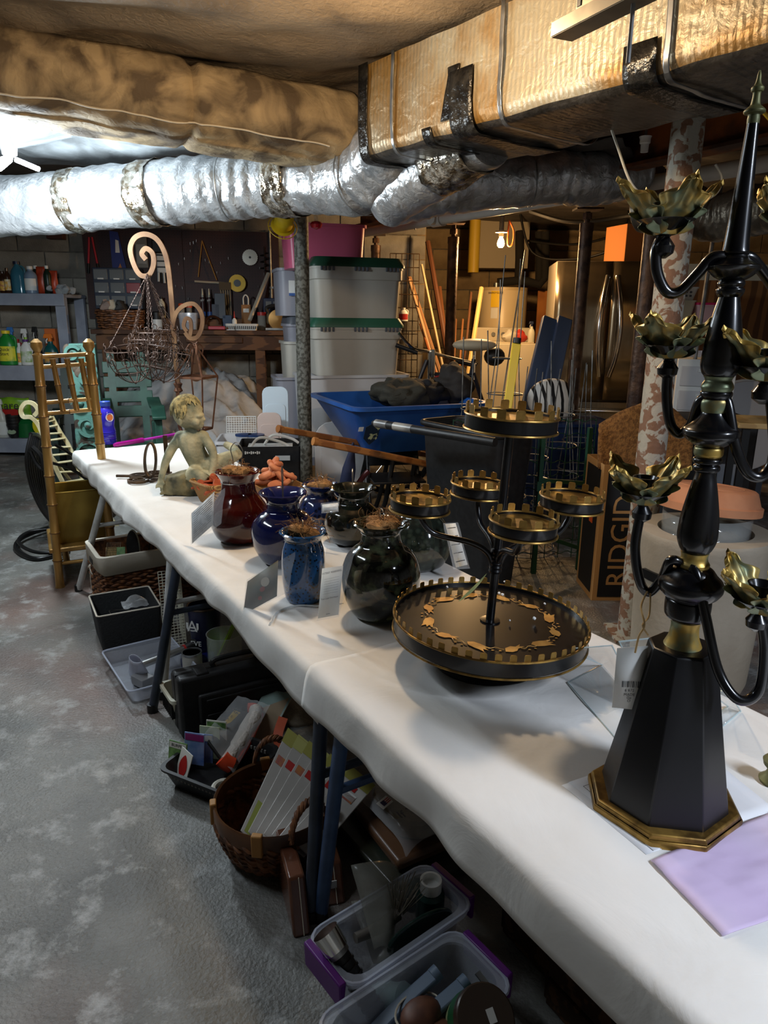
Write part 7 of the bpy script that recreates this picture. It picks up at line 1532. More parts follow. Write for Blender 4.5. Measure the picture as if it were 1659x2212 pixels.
# feeders hanging in front
p = AT(611, 488, 4.72); t = thing('seed_feeder', 'yellow mesh bird feeder hanging tilted near the ceiling', 'bird feeder', p, .3, rx=1.0); m = mpp(p); M_fy = mm('feeder_yellow', (226, 190, 30), .45)
MB().lathe([(20*m, 0), (20*m, 46*m)], 26, cap=False).build('mesh_tube', M_fy, t, solid=.002); MB().lathe([(25*m, -2*m), (26*m, 0), (18*m, 3*m), (1*m, 4*m)], 28).build('disc', M_fy, t); MB().ring((0, 0, -3*m), 31*m, 1*m, 32, 5).build('perch_ring', M_fy, t)
for k in range(4): a = pi/2*k; MB().tube([(20*m*cos(a), 20*m*sin(a), -2*m), (31*m*cos(a), 31*m*sin(a), -3*m)], .9*m, 5).build('perch_spoke', M_fy, t)
MB().tube([(0, 0, 46*m), (0, .0, 60*m)], .004, 5).build('hanger', M_galv, t)
p = AT(683, 485, 4.8); t = thing('nectar_feeder', 'small red hummingbird feeder hanging beside the pink tote', 'bird feeder', p); MB().lathe([(.002, -.03), (.03, -.02), (.04, .0), (.03, .015), (.012, .02)], 18).build('red_dish', mm('ruby_plastic', (180, 20, 36), .2), t); MB().lathe([(.014, .02), (.016, .1), (.01, .11)], 14).build('glass_tube', mm('jar_glass', (0, 0, 0)), t); MB().tube([(0, 0, .11), (0, 0, .3)], .002, 4).build('hanger', M_galv, t)
# lids, basket and tubs on the floor
def panel(label, name, px0, px1, y0, y1, Y, mt, r=.05, tilt=-.12, inset=True, cat='lid'):
    a, b = AT((px0+px1)/2, y1, Y), AT((px0+px1)/2, y0, Y); m = mpp(a); h = b.z-a.z; w_ = (px1-px0)*m
    t = thing(name, label, cat, a, .12, rx=tilt); mb = MB().at((0, 0, h/2), pi/2); mb.prism(rrect(w_, h, min(r, w_*.4)), -.012, .012); mb.build('panel', mt, t, bev=.004)
    if inset: mb = MB().at((0, -.014, h*.44), pi/2); mb.prism(rrect(w_*.78, h*.7, .03), -.003, .003); mb.build('raised_field', mt, t, bev=.003)
    return t
panel('pale blue tote lid standing by the round post', 'tote_lid', 571, 626, 836, 1010, 4.95, mat('ice_blue_plastic', (198, 212, 222), r=.4)); panel('blush pink tote lid standing in front of the blue one', 'tote_lid', 559, 610, 892, 1010, 4.85, mat('blush_plastic', (214, 192, 182), r=.4))
panel('large white oval tub lid leaning behind the blue wheelbarrow', 'tub_lid', 682, 800, 912, 1075, 4.75, M_totew, .12)
p = V(AT(522, 1000, 4.9).x, 4.9, 0); t = thing('plastic_crate', 'grey plastic box of white containers behind the terracotta heap', 'box', p, .1); hz_ = AT(522, 945, 4.9).z; tub(MB(), .26, .3, .3, .34, hz_, th=.006, r=.03, lip=.01, liph=.02).build('box_body', M_totew, t)
for px, py, c, lab in ((528, 936, (190, 196, 196), 'round container with a navy lid, front of the grey box'), (552, 942, (180, 188, 190), 'round container with a navy lid, nearer the post')):
    q = AT(px, py+8, 4.8); q.z = hz_+.0; t = thing('lidded_container', lab, 'container', q+V(0, 0, -.03)); MB().lathe([(.05, 0), (.058, .06)], 20).build('tub_body', M_clear, t); MB().lathe([(.062, .06), (.062, .07), (.05, .072)], 20).build('lid', mm('navy_rim', (40, 64, 110)), t)
q = AT(522, 945, 5.1); t = thing('wire_basket', 'white wire basket tipped up behind the containers', 'basket', q, .1, rx=-.2); wire_grid('wire_mesh', M_white, t, 12, 9, .21, .15, .0022)
MB().tube([(-.105, 0, 0), (.105, 0, 0), (.105, 0, .15), (-.105, 0, .15)], .005, 6, True).build('wire_rim', M_white, t)
p = AT(585, 1000, 4.45); hz_ = AT(585, 968, 4.25).z; t = thing('black_crate', 'black box with a white board and white tube handles in it', 'box', V(p.x, 4.45, 0), .12); tub(MB(), .36, .30, .38, .32, hz_, th=.008, r=.015).build('box_body', M_blkp, t); MB().box((0, 0, hz_-.03), (.28, .22, .012)).build('white_board', M_white, t)
for k in range(2): MB().tube(cr([(-.12+.08*k, -.08+.1*k, hz_-.02), (-.06+.08*k, -.09+.1*k, hz_+.045), (.05+.08*k, -.07+.1*k, hz_+.02), (.12+.06*k, -.08+.1*k, hz_-.01)], 6), .009, 8).build('tube_handle', M_white, t)
MB().box((.08, -.163, hz_-.07), (.09, .004, .03)).build('handle_hole', M_white, t); [MB().box((-.145+.012*k, -.1625, hz_-.035), (.008, .003, .018-.005*(k % 3))).build('white_print', M_white, t) for k in range(8)]
t = thing('umbrella', 'folded navy umbrella with a dark red handle leaning behind the jars', 'umbrella', AT(748, 1050, 4.0)); d = AT(752, 975, 4.0)-AT(740, 1050, 4.0)
MB().tube([V(0, 0, 0)-d*.3, V(0, 0, 0), d*.5, d, d*1.25], [.012, .045, .04, .018, .006], 10).build('folded_canopy', mm('navy_fabric', (28, 34, 62), .8), t); MB().tube(cr([V(.06, 0, .0), V(.1, 0, .06), V(.13, 0, .09)], 4), .016, 10).build('grip', mm('cherry_wood', (80, 24, 24), .35), t); MB().tube([-d*.3, V(.06, 0, 0)], .006, 6).build('shaft', M_blkp, t)

# ---- wheelbarrows
WBY = 4.25; M_wblue = mat('blue_poly_tray', (34, 84, 156), (28, 74, 142), s=6, r=.4); M_ash = mat('varnished_ash', (170, 112, 58), (140, 86, 42), s=5, r=.45, kind='wave', dist=4, sx=(.4, 4, 4))
a, b = AT(728, 868, WBY), AT(1010, 872, WBY+.35); zr_ = a.z; L_ = V(b.x-a.x, b.y-a.y, 0).length; rz_ = atan2(b.y-a.y, b.x-a.x)
wbr = thing('wheelbarrow', 'blue plastic wheelbarrow with varnished wooden handles', 'wheelbarrow', V((a.x+b.x)/2-.05, (a.y+b.y)/2+.10, 0), rz_); hz_ = .30
mb = MB(); mb.at((0, 0, zr_-hz_)); tub(mb, L_*.62, .5, L_*.97, .84, hz_, th=.006, r=.09, lip=.022, liph=.022); mb.build('tray', M_wblue, wbr)
mb = MB().at((-L_*.36, -.375, zr_-.15), pi/2+.5, 0, .0); mb.prism([(.0, .07), (.045, .04), (.045, -.04), (0, -.09), (-.045, -.04), (-.045, .04)], 0, .002); mb.build('hexagon_sticker', mat('sticker_art', (24, 40, 60), (190, 196, 150), s=24, r=.4, lo=.55, hi=.6), wbr)
MB().at((-L_*.43, -.365, zr_-.13), pi/2+.5, 0, .0).box((0, 0, 0), (.03, .03, .001)).build('white_sticker', M_white, wbr); MB().at((L_*.16, .36, zr_-.15), -.25).box((0, 0, 0), (L_*.5, .004, .06)).build('navy_strip', mm('navy_strip', (20, 28, 52), .5), wbr); MB().at((L_*.30, .355, zr_-.15), -.25).box((0, 0, 0), (.05, .004, .045)).build('yellow_emblem', M_fy, wbr)
I = wbr.matrix_world.inverted()
for (x0, y0, Y0, x1, y1, Y1) in ((600, 926, 3.95, 840, 968, 4.5), (676, 953, 3.62, 960, 1010, 4.0)):
    p0, p1 = I @ AT(x0, y0, Y0), I @ AT(x1, y1, Y1); d = p1-p0
    MB().bar([p0+d*.02, p0+d*.22, p0+d*.28, p1, p1+d*.4], .036, .036).build('handle', M_ash, wbr, bev=.008); MB().tube([p0, p0+d*.03], .022, 12).build('grip_end', M_ash, wbr)
for s_ in (-1, 1): MB().tube(cr([(-.1, s_*.2, zr_-.32), (-.16, s_*.22, .2), (-.2, s_*.22, .02), (-.05, s_*.22, .02), (.05, s_*.2, zr_-.34)], 5), .016, 8).build('leg', M_black, wbr)
MB().at((L_*.62, 0, .19), pi/2).lathe([(.03, -.05), (.12, -.045), (.19, -.03), (.195, 0), (.19, .03), (.12, .045), (.03, .05)], 28).build('wheel', M_blkp, wbr)
# clothes piled in the tray
rd = random.Random(2)
for k, (px, py, w_, h_, c, lab) in enumerate(((868, 858, 120, 60, (50, 48, 40), 'dark olive jacket spilling over the blue wheelbarrow'), (930, 852, 90, 50, (24, 24, 28), 'black jacket heaped in the wheelbarrow'), (975, 838, 80, 70, (42, 38, 36), 'dark brown coat heaped at the far end of the wheelbarrow'))):
    p = AT(px, py-8, WBY+.32+.08*k); m = mpp(p); mb = MB(); mb.ell((0, 0, 0), (w_*m*.5, .16, h_*m*.5), 34, 22); mb.v = [v*(1+.45*nz(v.x*6+k, v.y*6, v.z*6)+.5*abs(nz(v.x*14, v.y*9, v.z*14+k))) for v in mb.v]
    o = mb.build('jacket', mat('cloth%d' % k, c, r=.85, bump=.4, bs=25), sharp=180); place(o, p); tag(o, lab, 'jacket')
a, b = AT(912, 912, 3.62), AT(1062, 948, 3.2); zr_ = a.z; rz_ = atan2(b.y-a.y, b.x-a.x); L_ = V(b.x-a.x, b.y-a.y, 0).length+.06
t = thing('black_tub', 'large black plastic barrow tub with a long grey-worn rim bar', 'tub', V((a.x+b.x)/2, (a.y+b.y)/2, 0)+V(-sin(rz_), cos(rz_), 0)*.14, rz_)
mb = MB(); tub(mb, L_*.8, .2, L_*.98, .27, zr_, th=.007, r=.05); mb.build('tub_body', M_blkp, t); MB().tube([(x, y, zr_) for x, y in rrect(L_, .29, .06)], .014, 10, True).build('rolled_rim', M_blkp, t)
I = t.matrix_world.inverted(); q0, q1 = I @ AT(806, 887, 3.55), I @ AT(1070, 952, 3.02); q0.z = q1.z = zr_+.004; d = q1-q0
MB().tube([q0, q0+d*.03, q1], [.012, .02, .02], 12).build('rim_bar', M_blkp, t)
for u0, u1 in ((.03, .14), (.2, .36)): MB().tube([q0+d*u0, q0+d*u1], .0212, 12).build('worn_sleeve', mat('worn_grey_plastic', (150, 148, 142), (90, 90, 90), s=9, r=.35), t)
t = thing('folding_chair', 'black metal folding chair partly hidden by the wheelbarrow', 'chair', V(AT(850, 1040, 4.35).x, 4.35, 0), .2)
for s_ in (-.16, .16): MB().tube(cr([(s_, -.15, .01), (s_, 0, .3), (s_, .1, .58)], 4), .011, 8).build('leg', M_black, t); MB().tube([(s_, .2, .01), (s_, -.05, .36)], .011, 8).build('rear_leg', M_black, t)
MB().box((0, .04, .46), (.32, .012, .14)).build('backrest', M_black, t, bev=.004); MB().box((0, -.06, .33), (.32, .28, .014)).build('seat', M_black, t, bev=.004)

# ---- bicycle
BKY = 5.3; bk_ = thing('bicycle', 'old bicycle with chrome handlebars and a cream saddle', 'bicycle', V(AT(960, 900, BKY).x, BKY, 0), .25); M_chr = mm('chrome', (0, 0, 0)); M_tire = mm('tyre_rubber', (18, 18, 18), .8)
o_ = Vector(bk_.location); I = bk_.matrix_world.inverted(); cp = lambda x, y, Y=BKY: I @ AT(x, y, Y)
hw_ = cp(928, 760); sd_ = cp(1025, 745)
for x in (hw_.x-.28, sd_.x+.24):
    MB().at((x, 0, .32)).ring((0, 0, 0), .3, .022, 40, 8, rx=pi/2).build('tyre', M_tire, bk_); mb = MB().at((x, 0, .32))
    for k in range(14): a = 6.2832*k/14; mb.tube([(0, 0, 0), (.29*cos(a), 0, .29*sin(a))], .0016, 4)
    mb.build('spokes', M_chr, bk_, kind='stuff')
for a, b in ((hw_+V(-.02, 0, -.06), V(hw_.x-.28, 0, .32)), (hw_+V(0, 0, -.16), sd_+V(0, 0, -.22)), (hw_+V(0, 0, -.25), V((hw_.x+sd_.x)/2+.08, 0, .3)), (sd_+V(.0, 0, -.1), V((hw_.x+sd_.x)/2+.08, 0, .3)), (V((hw_.x+sd_.x)/2+.08, 0, .3), V(sd_.x+.24, 0, .32)), (sd_+V(0, 0, -.2), V(sd_.x+.24, 0, .32))): MB().tube([a, b], .016, 10).build('frame_tube', mm('dark_frame', (30, 30, 40), .3), bk_)
MB().tube([hw_+V(0, 0, -.25), hw_], .014, 10).build('stem', M_chr, bk_); MB().tube(cr([cp(862, 720, BKY-.15), cp(892, 752, BKY-.1), hw_, cp(970, 772, BKY+.15), cp(1030, 786, BKY+.25)], 6), .012, 8).build('handlebar', M_chr, bk_)
for (x0, y0, x1, y1, Y) in ((855, 745, 902, 762, BKY-.1), (985, 780, 1028, 790, BKY+.2)): MB().tube([cp(x0, y0, Y), cp(x1, y1, Y)], .017, 10).build('grip', M_blkp, bk_)
MB().ell(sd_, (.17, .08, .045), 18, 10).build('saddle', mm('cream_vinyl', (206, 196, 172), .5), bk_); MB().ell(cp(1068, 770, BKY+.1), (.08, .07, .07), 14, 8).build('saddle_bag', M_blkp, bk_); MB().tube([sd_, sd_+V(0, 0, -.25)], .013, 8).build('seat_post', M_chr, bk_); MB().tube([cp(935, 755), cp(935, 815)], .018, 10).build('fork_tube', M_chr, bk_); MB().tube([cp(940, 815), cp(965, 805)], .016, 8).build('red_grip', M_redpr, bk_)

# ---- poles and laths leaning in the recess
poles = (((884, 600), (945, 790), 6.9, .022, (150, 108, 70), 'brown wooden lath leaning nearest the cream pier'), ((884, 605), (935, 780), 6.8, .014, (196, 160, 122), 'pale pink broom handle leaning by the pier'), ((911, 572), (958, 800), 6.9, .012, (206, 190, 150), 'bright thin rod leaning among the poles'), ((924, 522), (972, 800), 7.2, .025, (96, 58, 36), 'tall dark brown board leaning in the corner'), ((908, 700), (940, 800), 6.6, .012, (160, 92, 46), 'short orange-brown stick leaning by the bicycle'), ((950, 620), (968, 780), 7.4, .018, (130, 82, 48), 'short brown board behind the jack post'), ((1040, 622), (1014, 790), 7.0, .022, (206, 176, 112), 'cream tube leaning in front of the water heater'), ((1018, 632), (1002, 800), 7.2, .012, (112, 74, 48), 'thin brown lath left of the water heater'), ((1000, 690), (992, 800), 7.1, .01, (150, 100, 60), 'short thin lath among the sticks'), ((985, 690), (980, 800), 7.1, .01, (130, 86, 52), 'thin lath just right of the jack post'), ((1135, 540), (1090, 830), 5.9, .006, (160, 150, 130), 'thin steel rod leaning across the water heater'))
for i, (a, b, Y, r, c, lab) in enumerate(poles):
    p0, p1 = AT(*a, Y), AT(*b, Y-.5); d = (p1-p0); p1 = p0+d*((p0.z-.01)/-d.z) if d.z < 0 else p1
    o = MB().tube([p0, p1], r, 8).build('leaning_pole', mat('pole%d' % i, c, r=.6)); tag(o, lab, 'pole', 'poles leaning in the recess')
# ---- wire grid shelf with bottles by the pier
p = AT(872, 700, 6.6); t = thing('wire_grid_panel', 'black wire grid panel standing by the cream pier', 'grid', V(p.x, 6.6, 0), .1); wire_grid('wire_mesh', M_iron, t, 5, 16, .26, AT(872, 548, 6.6).z, .004)
bottle('white jug with a red label on the wire grid by the totes', AT(871, 694, 6.45), 28, 20, M_white, M_white, 'jug', M_redpr)

# ---- water heater, pipes, washer
WHY = 7.9; p = AT(1087, 640, WHY); m = mpp(p); r = 51*m; zt_ = AT(1087, 622, WHY).z; t = thing('water_heater', 'cream cylindrical water heater with a yellow energy label', 'water heater', V(p.x, WHY, 0))
M_wh = mat('cream_enamel2', (206, 188, 152), r=.35); MB().lathe([(r*.98, 0), (r, .03), (r, zt_-.02), (r*.96, zt_)], 32).build('tank', M_wh, t); MB().lathe([(r*1.01, zt_-.03), (r*1.01, zt_), (.01, zt_+.004)], 32).build('top_cap', mm('cap_tan', (190, 170, 130), .4), t)
for (u0, u1, y0, y1, mt, nm) in ((-.62, -.30, 630, 664, mm('yellow_energy_label', (236, 196, 40), .5), 'energy_label'), (-.60, -.34, 666, 688, M_white, 'paper_label')):
    z0, z1 = AT(1087, y1, WHY).z, AT(1087, y0, WHY).z; MB().grid(lambda u, v: (r*1.006*(u0+(u1-u0)*u), -r*1.006*sqrt(1-(u0+(u1-u0)*u)**2), z0+(z1-z0)*v), 8, 2).build(nm, mt, t)
text('ENERGYGUIDE', .024, M_ink, t, (-r*.46, -r*.9-.012, AT(1087, 634, WHY).z), rz=-.48, ext=.0003); MB().lathe([(.03, zt_), (.03, zt_+.05)], 10, (-.08, 0, 0)).build('fitting', M_galv, t)
t = thing('insulated_pipes', 'black foam-wrapped pipes rising behind the water heater', 'pipes'); M_foam = mm('black_foam', (26, 24, 22), .9)
for pts in ([AT(1075, 610, 8.0), AT(1120, 606, 8.0), AT(1140, 608, 8.0), AT(1165, 615, 8.0), AT(1178, 600, 8.0), AT(1178, 500, 8.0)], [AT(1120, 606, 8.1), AT(1122, 560, 8.1), AT(1122, 500, 8.1)], [AT(1165, 615, 8.05), AT(1166, 560, 8.05), AT(1165, 500, 8.05)]): MB().tube(pts, .045, 10).build('wrapped_pipe', M_foam, t)
t = thing('expansion_box', 'pale boxes stacked above the water heater against the wall', 'box', AT(1075, 622, 8.3)); MB().box((-.02, 0, .45), (.62, .3, .5)).build('carton', mm('grey_carton', (150, 140, 120), .7), t); MB().box((.0, 0, .76), (.5, .3, .1)).build('lid_tray', mm('pale_tray', (176, 166, 146), .6), t); MB().tube([(-.30, -.17, .15), (-.30, -.17, .72)], .06, 12).build('yellow_roll', mm('yellow_roll', (196, 164, 50), .5), t)
WAY = 7.0; a, b = AT(1040, 735, WAY), AT(1168, 735, WAY); t = thing('washing_machine', 'white washing machine with a raised control panel', 'washer', V((a.x+b.x)/2, WAY+.33, 0), .05); w_ = b.x-a.x; zt_ = AT(1100, 742, WAY).z; M_app = mm('appliance_white', (206, 196, 174), .35)
MB().box((0, 0, zt_/2), (w_, .62, zt_)).build('cabinet', M_app, t, bev=.01); MB().box((0, .22, zt_+.07), (w_, .16, .14)).build('control_panel', M_app, t, bev=.01); MB().box((0, -.05, zt_+.006), (w_*.8, .42, .012)).build('lid', M_app, t, bev=.004)
for k in range(3): MB().at((-.1+.1*k, .135, zt_+.075), pi/2).lathe([(.02, -.01), (.02, .012)], 14).build('dial', M_galv, t)
for k, (px, c, lab) in enumerate(((1102, (196, 190, 176), 'crumpled wrapper on the washing machine'), (1122, (190, 60, 46), 'red and white packet on the washing machine'))):
    p = AT(px, 730, WAY+.1); mb = MB(); mb.ell((0, 0, .05), (.08, .06, .06), 14, 9); mb.v = [v*(1+.3*nz(v.x*18+k, v.y*18, v.z*18)) for v in mb.v]; o = mb.build('packet', mat('packet_%d' % k, c, r=.5)); place(o, V(p.x, p.y, zt_+.01)); tag(o, lab, 'packet')
bottle('slim white spray bottle on the washing machine corner', V(AT(1148, 720, WAY+.1).x, WAY+.1, zt_+.01), 44, 15, M_offw, mm('navy_trigger', (30, 40, 70)), 'spray')
zq = AT(1195, 628, 8.2).z; o = MB().box((0, 0, zq/2), (.36, .02, zq)).build('plywood_board', mat('orange_plywood', (190, 120, 54), (166, 100, 42), s=6, r=.6)); p = AT(1195, 690, 8.2); place(o, V(p.x, 8.2, 0), 0, -.03); tag(o, 'orange-brown plywood board behind the blue boards', 'board')
for k in range(2):
    a, b = AT(1188+32*k, 688, 5.6), AT(1150+36*k, 850, 5.3); o = MB().bar([a, a+(b-a)*((a.z-.01)/(a.z-b.z))], .12, .05, up=(.2, -1, .3)).build('padded_board', mat('slate_blue_vinyl', (66, 82, 112), r=.55), bev=.01); tag(o, ('slate blue padded board leaning in front of the washer, nearer one', 'slate blue padded board beside the pale wooden rail')[k], 'board', 'slate blue padded boards')
o = MB().bar([AT(1222, 690, 5.7), AT(1205, 860, 5.5)], .09, .05, up=(.2, -1, .3)).build('wood_rail', mat('pale_worn_wood', (190, 168, 128), (150, 126, 92), s=8, r=.7)); tag(o, 'pale worn wooden rail behind the blue padded boards', 'rail')

# ---- refrigerator
FY = 6.2; a = AT(1240, 562, FY); t = thing('refrigerator', 'stainless steel french-door refrigerator with curved handles', 'refrigerator', V(AT(1312, 700, FY).x, FY, 0), -.12); M_ss = mat('brushed_stainless', (150, 136, 112), (130, 116, 94), s=3, r=.24, m=.9, bump=.05, bs=80, sx=(1, 1, .05)); Hf = a.z
MB().box((0, .38, Hf/2), (.90, .66, Hf)).build('cabinet', mm('fridge_grey', (120, 112, 98), .45), t, bev=.01)
for s_ in (-1, 1):
    d_ = MB().grid(lambda u, v: (s_*(.004+.444*u), -.012-.03*sin(pi*.5*(1-u)), .62+(Hf-.63)*v), 8, 4).build('door', M_ss, t, solid=.03)
    MB().tube(cr([(s_*.04, -.05, .82), (s_*.07, -.10, .98), (s_*.085, -.12, 1.2), (s_*.07, -.10, 1.42), (s_*.04, -.05, Hf-.12)], 7), .022, 10).build('handle', M_chr, d_)
fd = MB().box((0, -.015, .33), (.89, .05, .54)).build('freezer_drawer', M_ss, t, bev=.008); MB().tube(cr([(-.36, -.05, .54), (-.3, -.09, .53), (.3, -.09, .53), (.36, -.05, .54)], 6), .014, 10).build('handle', M_chr, fd)
MB().box((-.3, -.05, 1.15), (.12, .01, .22)).build('dispenser', M_blkp, t, bev=.004)
o = MB().box((0, 0, .15), (.3, .3, .3)).build('carton', mm('orange_cardboard', (196, 124, 66), .8), bev=.004); p = AT(1362, 552, 6.4); place(o, V(p.x+.02, 6.5, Hf), .3); tag(o, 'orange cardboard carton on top of the refrigerator', 'carton')

# ---- tomato cages, fence, yellow stick
M_cage = mat('galvanized_wire', (150, 150, 148), (110, 110, 108), s=20, r=.4, m=.7); M_gfen = mat('green_coated_wire', (26, 66, 46), r=.5)
def cage(label, px, Y, ytop, r0, rings, seed, legs=4):
    p = AT(px, 900, Y); zt = AT(px, ytop, Y).z; t = thing('tomato_cage', label, 'plant cage', V(p.x, Y, 0), R(0, 3), 'upturned wire tomato cages', rx=R(-.03, .03), ry=R(-.03, .03)); rd = random.Random(seed); hz = zt*.62
    for k in range(rings): z = .02+hz*k/(rings-1); MB().ring((0, 0, z), r0*(1-.55*k/(rings-1)), .0034, 26, 5).build('ring', M_cage, t)
    for k in range(legs): a = 6.2832*k/legs+.3; MB().tube([(r0*cos(a), r0*sin(a), .01), (r0*.45*cos(a), r0*.45*sin(a), hz), (r0*.45*cos(a)+rd.uniform(-.05, .05), r0*.45*sin(a), zt*rd.uniform(.86, 1.0))], .0034, 5).build('stake', M_cage, t)
cage('wire tomato cage with the tallest stakes, behind the top tray', 1085, 4.3, 535, .19, 6, 1); cage('wire tomato cage in front of the dark jack post', 1215, 4.2, 735, .17, 5, 2); cage('wire tomato cage nearest the black tub', 1025, 4.0, 700, .18, 5, 3); cage('leaning wire tomato cage beside the coir-filled carton', 1255, 4.5, 745, .16, 5, 4, 5); cage('short wire tomato cage among the others by the stand', 1150, 3.95, 790, .17, 6, 5)
t = thing('wire_fence', 'green coated wire border fence standing behind the tiered stand', 'fence', V(AT(1130, 1000, 3.75).x, 3.75, 0), .12); hf = AT(1130, 905, 3.75).z; mb = MB(); wf = .78
for k in range(11): mb.tube([(-wf/2+wf*k/10, 0, 0), (-wf/2+wf*k/10, 0, hf)], .0026, 5)
for j in range(11): mb.tube([(-wf/2+wf*i/40, 0, .03+(hf-.04)*j/10+.008*sin(i*1.5)) for i in range(41)], .0024, 5)
mb.build('wire_mesh', M_gfen, t, kind='stuff')
t = thing('fence_gate', 'green steel angle posts and brace behind the wire fence', 'post', V(AT(1215, 1100, 3.55).x, 3.55, 0), .25); zg = AT(1215, 925, 3.55).z
for x in (-.14, .12): MB().box((x, 0, zg/2), (.022, .022, zg)).build('post', M_gfen, t); MB().box((x, -.012, zg*.62), (.04, .006, .05)).build('bracket', M_gfen, t)
MB().bar([(-.14, 0, .22), (.12, 0, .12)], .02, .02).build('brace', M_gfen, t); MB().bar([(-.14, 0, zg*.66), (.12, 0, zg*.62)], .02, .02).build('top_brace', M_gfen, t)
p0, p1 = AT(1116, 742, 3.6), AT(1084, 968, 3.5); t = thing('yellow_paddle', 'flat yellow handle with a black cap standing among the wire cages', 'handle', p1); d = p0-p1
MB().bar([V(0, 0, 0), d], .042, .012, up=(0, -1, .2)).build('yellow_blade', mm('signal_yellow', (238, 208, 30), .4), t, bev=.003); MB().tube([d, d*1.05], .02, 10).build('black_cap', M_blkp, t); MB().tube([V(0, 0, 0), V(-.03, 0, -p1.z+.005)], .006, 6).build('rod', M_galv, t)
p = AT(1212, 885, 4.7); m = mpp(p); t = thing('blue_tote', 'dark blue tote standing behind the wire cages', 'storage tote', V(p.x+.1, 4.95, 0), .1); zz_ = AT(1212, 918, 4.7).z; tub(MB(), .5, .36, .58, .42, zz_, th=.006, r=.04, lip=.012, liph=.02).build('tote_body', mm('deep_blue_tote', (24, 44, 84), .45), t); MB().prism(rrect(.54, .38, .04), zz_-.012, zz_).build('lid', mm('deep_blue_tote', (0, 0, 0)), t)
t = thing('striped_cushion', 'white cushion with black zebra stripes on the blue tote', 'cushion', V(p.x, 4.85, zz_+.02), .2, rx=-.35); mb = MB(); mb.ell((0, 0, .13), (.19, .07, .15), 30, 18); mb.build('cushion_body', mat('zebra_print', (226, 226, 222), (18, 18, 20), s=5, r=.7, kind='wave', dist=5, lo=.68, hi=.72, sx=(1, .3, .6)), t)

# ---- carton with coir liners
C_ = FL(1277, 1297); hC = AT(1288, 1004, C_.y).z; rzc = .02; wC = .34; t = thing('printed_carton', 'tall black and kraft carton lettered RIDGID with coir liners on top', 'carton', C_+V(cos(rzc), sin(rzc), 0)*wC/2+V(-sin(rzc), cos(rzc), 0)*.13, rzc)
M_kraft = mat('kraft_cardboard', (182, 136, 82), r=.8); M_pblk = mat('printed_black', (24, 23, 24), r=.55); M_por = mat('printed_orange', (224, 92, 34), r=.55)
tub(MB(), wC, .26, wC, .26, hC, th=.006, r=.004).build('carton_body', M_kraft, t); MB().box((.012, -.1315, hC/2-.005), (wC-.025, .002, hC-.05)).build('black_panel', M_pblk, t); MB().box((-wC/2-.001, 0, hC/2), (.002, .2, hC-.06)).build('side_panel', M_pblk, t); MB().box((-wC/2-.0025, -.02, hC*.62), (.001, .05, .1)).build('side_print', M_por, t)
text('RIDGID', .135, M_kraft, t, (-wC*.17, -.1335, hC*.45), rx=pi/2, ry=-pi/2, sx=1.0); MB().box((wC*.09, -.1335, hC*.45), (.022, .0015, hC*.68)).build('orange_stripe', M_por, t)
T5 = t.matrix_world.copy(); M_liner2 = mat('coir_mat', (150, 104, 54), (112, 74, 36), s=60, r=.95, bump=.8, bs=120)
for k, (x, y, w_, h_, rz, lab) in enumerate(((.0, .02, .20, .27, .35, 'large folded coir basket liner on the carton, front'), (.1, .06, .19, .30, -.3, 'coir basket liner behind the front one on the carton'))):
    mb = MB(); mb.grid(lambda u, v: (w_*(u-.5)*2*(1-.25*v*v), -.08*cos((u-.5)*2.2)+.16*v*.5, h_*sin(v*pi*.55)*(1-.45*abs(u-.5)**1.5*2)+.02*nz(u*3, v*3, k)), 24, 20); o = mb.build('coir_liner', M_liner2, solid=.02, sharp=180); place(o, T5 @ V(x, y, hC-.03), rz); tag(o, lab, 'liner', 'coir liners in the carton')

# ---- round fire bowl with terracotta saucer
PY = 2.42; pc = AT(1522, 1150, PY); m = mpp(pc); rP = 138*m; zP = pc.z; t = thing('fire_bowl', 'beige concrete drum fire bowl with handle slots and a glass wind guard', 'fire bowl', V(pc.x, PY, 0)); M_cb = mat('beige_cast_concrete', (176, 164, 146), (160, 148, 130), s=4, r=.75, bump=.15, bs=60)
MB().lathe([(rP*.86, 0), (rP*.9, .03), (rP*.98, zP-.02), (rP, zP), (rP*.98, zP+.012), (rP*.70, zP+.012), (rP*.68, zP), (rP*.66, zP-.12), (.01, zP-.14)], 48).build('drum', M_cb, t)
MB().lathe([(rP*.665, zP-.115), (.005, zP-.10)], 36).build('black_burner', M_black, t); MB().lathe([(rP*.64, zP-.02), (rP*.64, zP+.075)], 40, cap=False).build('glass_guard', mm('guard_glass', (190, 196, 196), .05, al=.25, coat=1), t, solid=.004)
for a in (-1.0, -2.75):
    mb = MB().at((rP*.965*cos(a), rP*.965*sin(a), zP-.13), 0, 0, a+pi/2); mb.at((rP*.955*cos(a), rP*.955*sin(a), zP-.135), 0, 0, a+pi/2); mb.M = mb.M @ rotm(pi/2, 0, 0); mb.prism(rrect(.10, .032, .0155), -.012, .012); mb.build('handle_slot', M_black, t)
sp = AT(1533, 1085, PY); sr = 108*mpp(sp); t = thing('terracotta_saucer', 'upturned terracotta saucer tilted on the fire bowl', 'saucer', V(sp.x, PY+.01, zP+.085), .3, rx=-.05, ry=.10); M_tc = mat('clean_terracotta', (196, 134, 96), (180, 118, 82), s=8, r=.8)
MB().lathe([(sr, 0), (sr, .026), (sr*.95, .03), (sr*.86, .075), (sr*.82, .08), (sr*.4, .082), (.003, .08)], 44).build('saucer_body', M_tc, t); MB().ring((0, 0, .081), sr*.6, .002, 40, 5).build('foot_ring', M_tc, t)

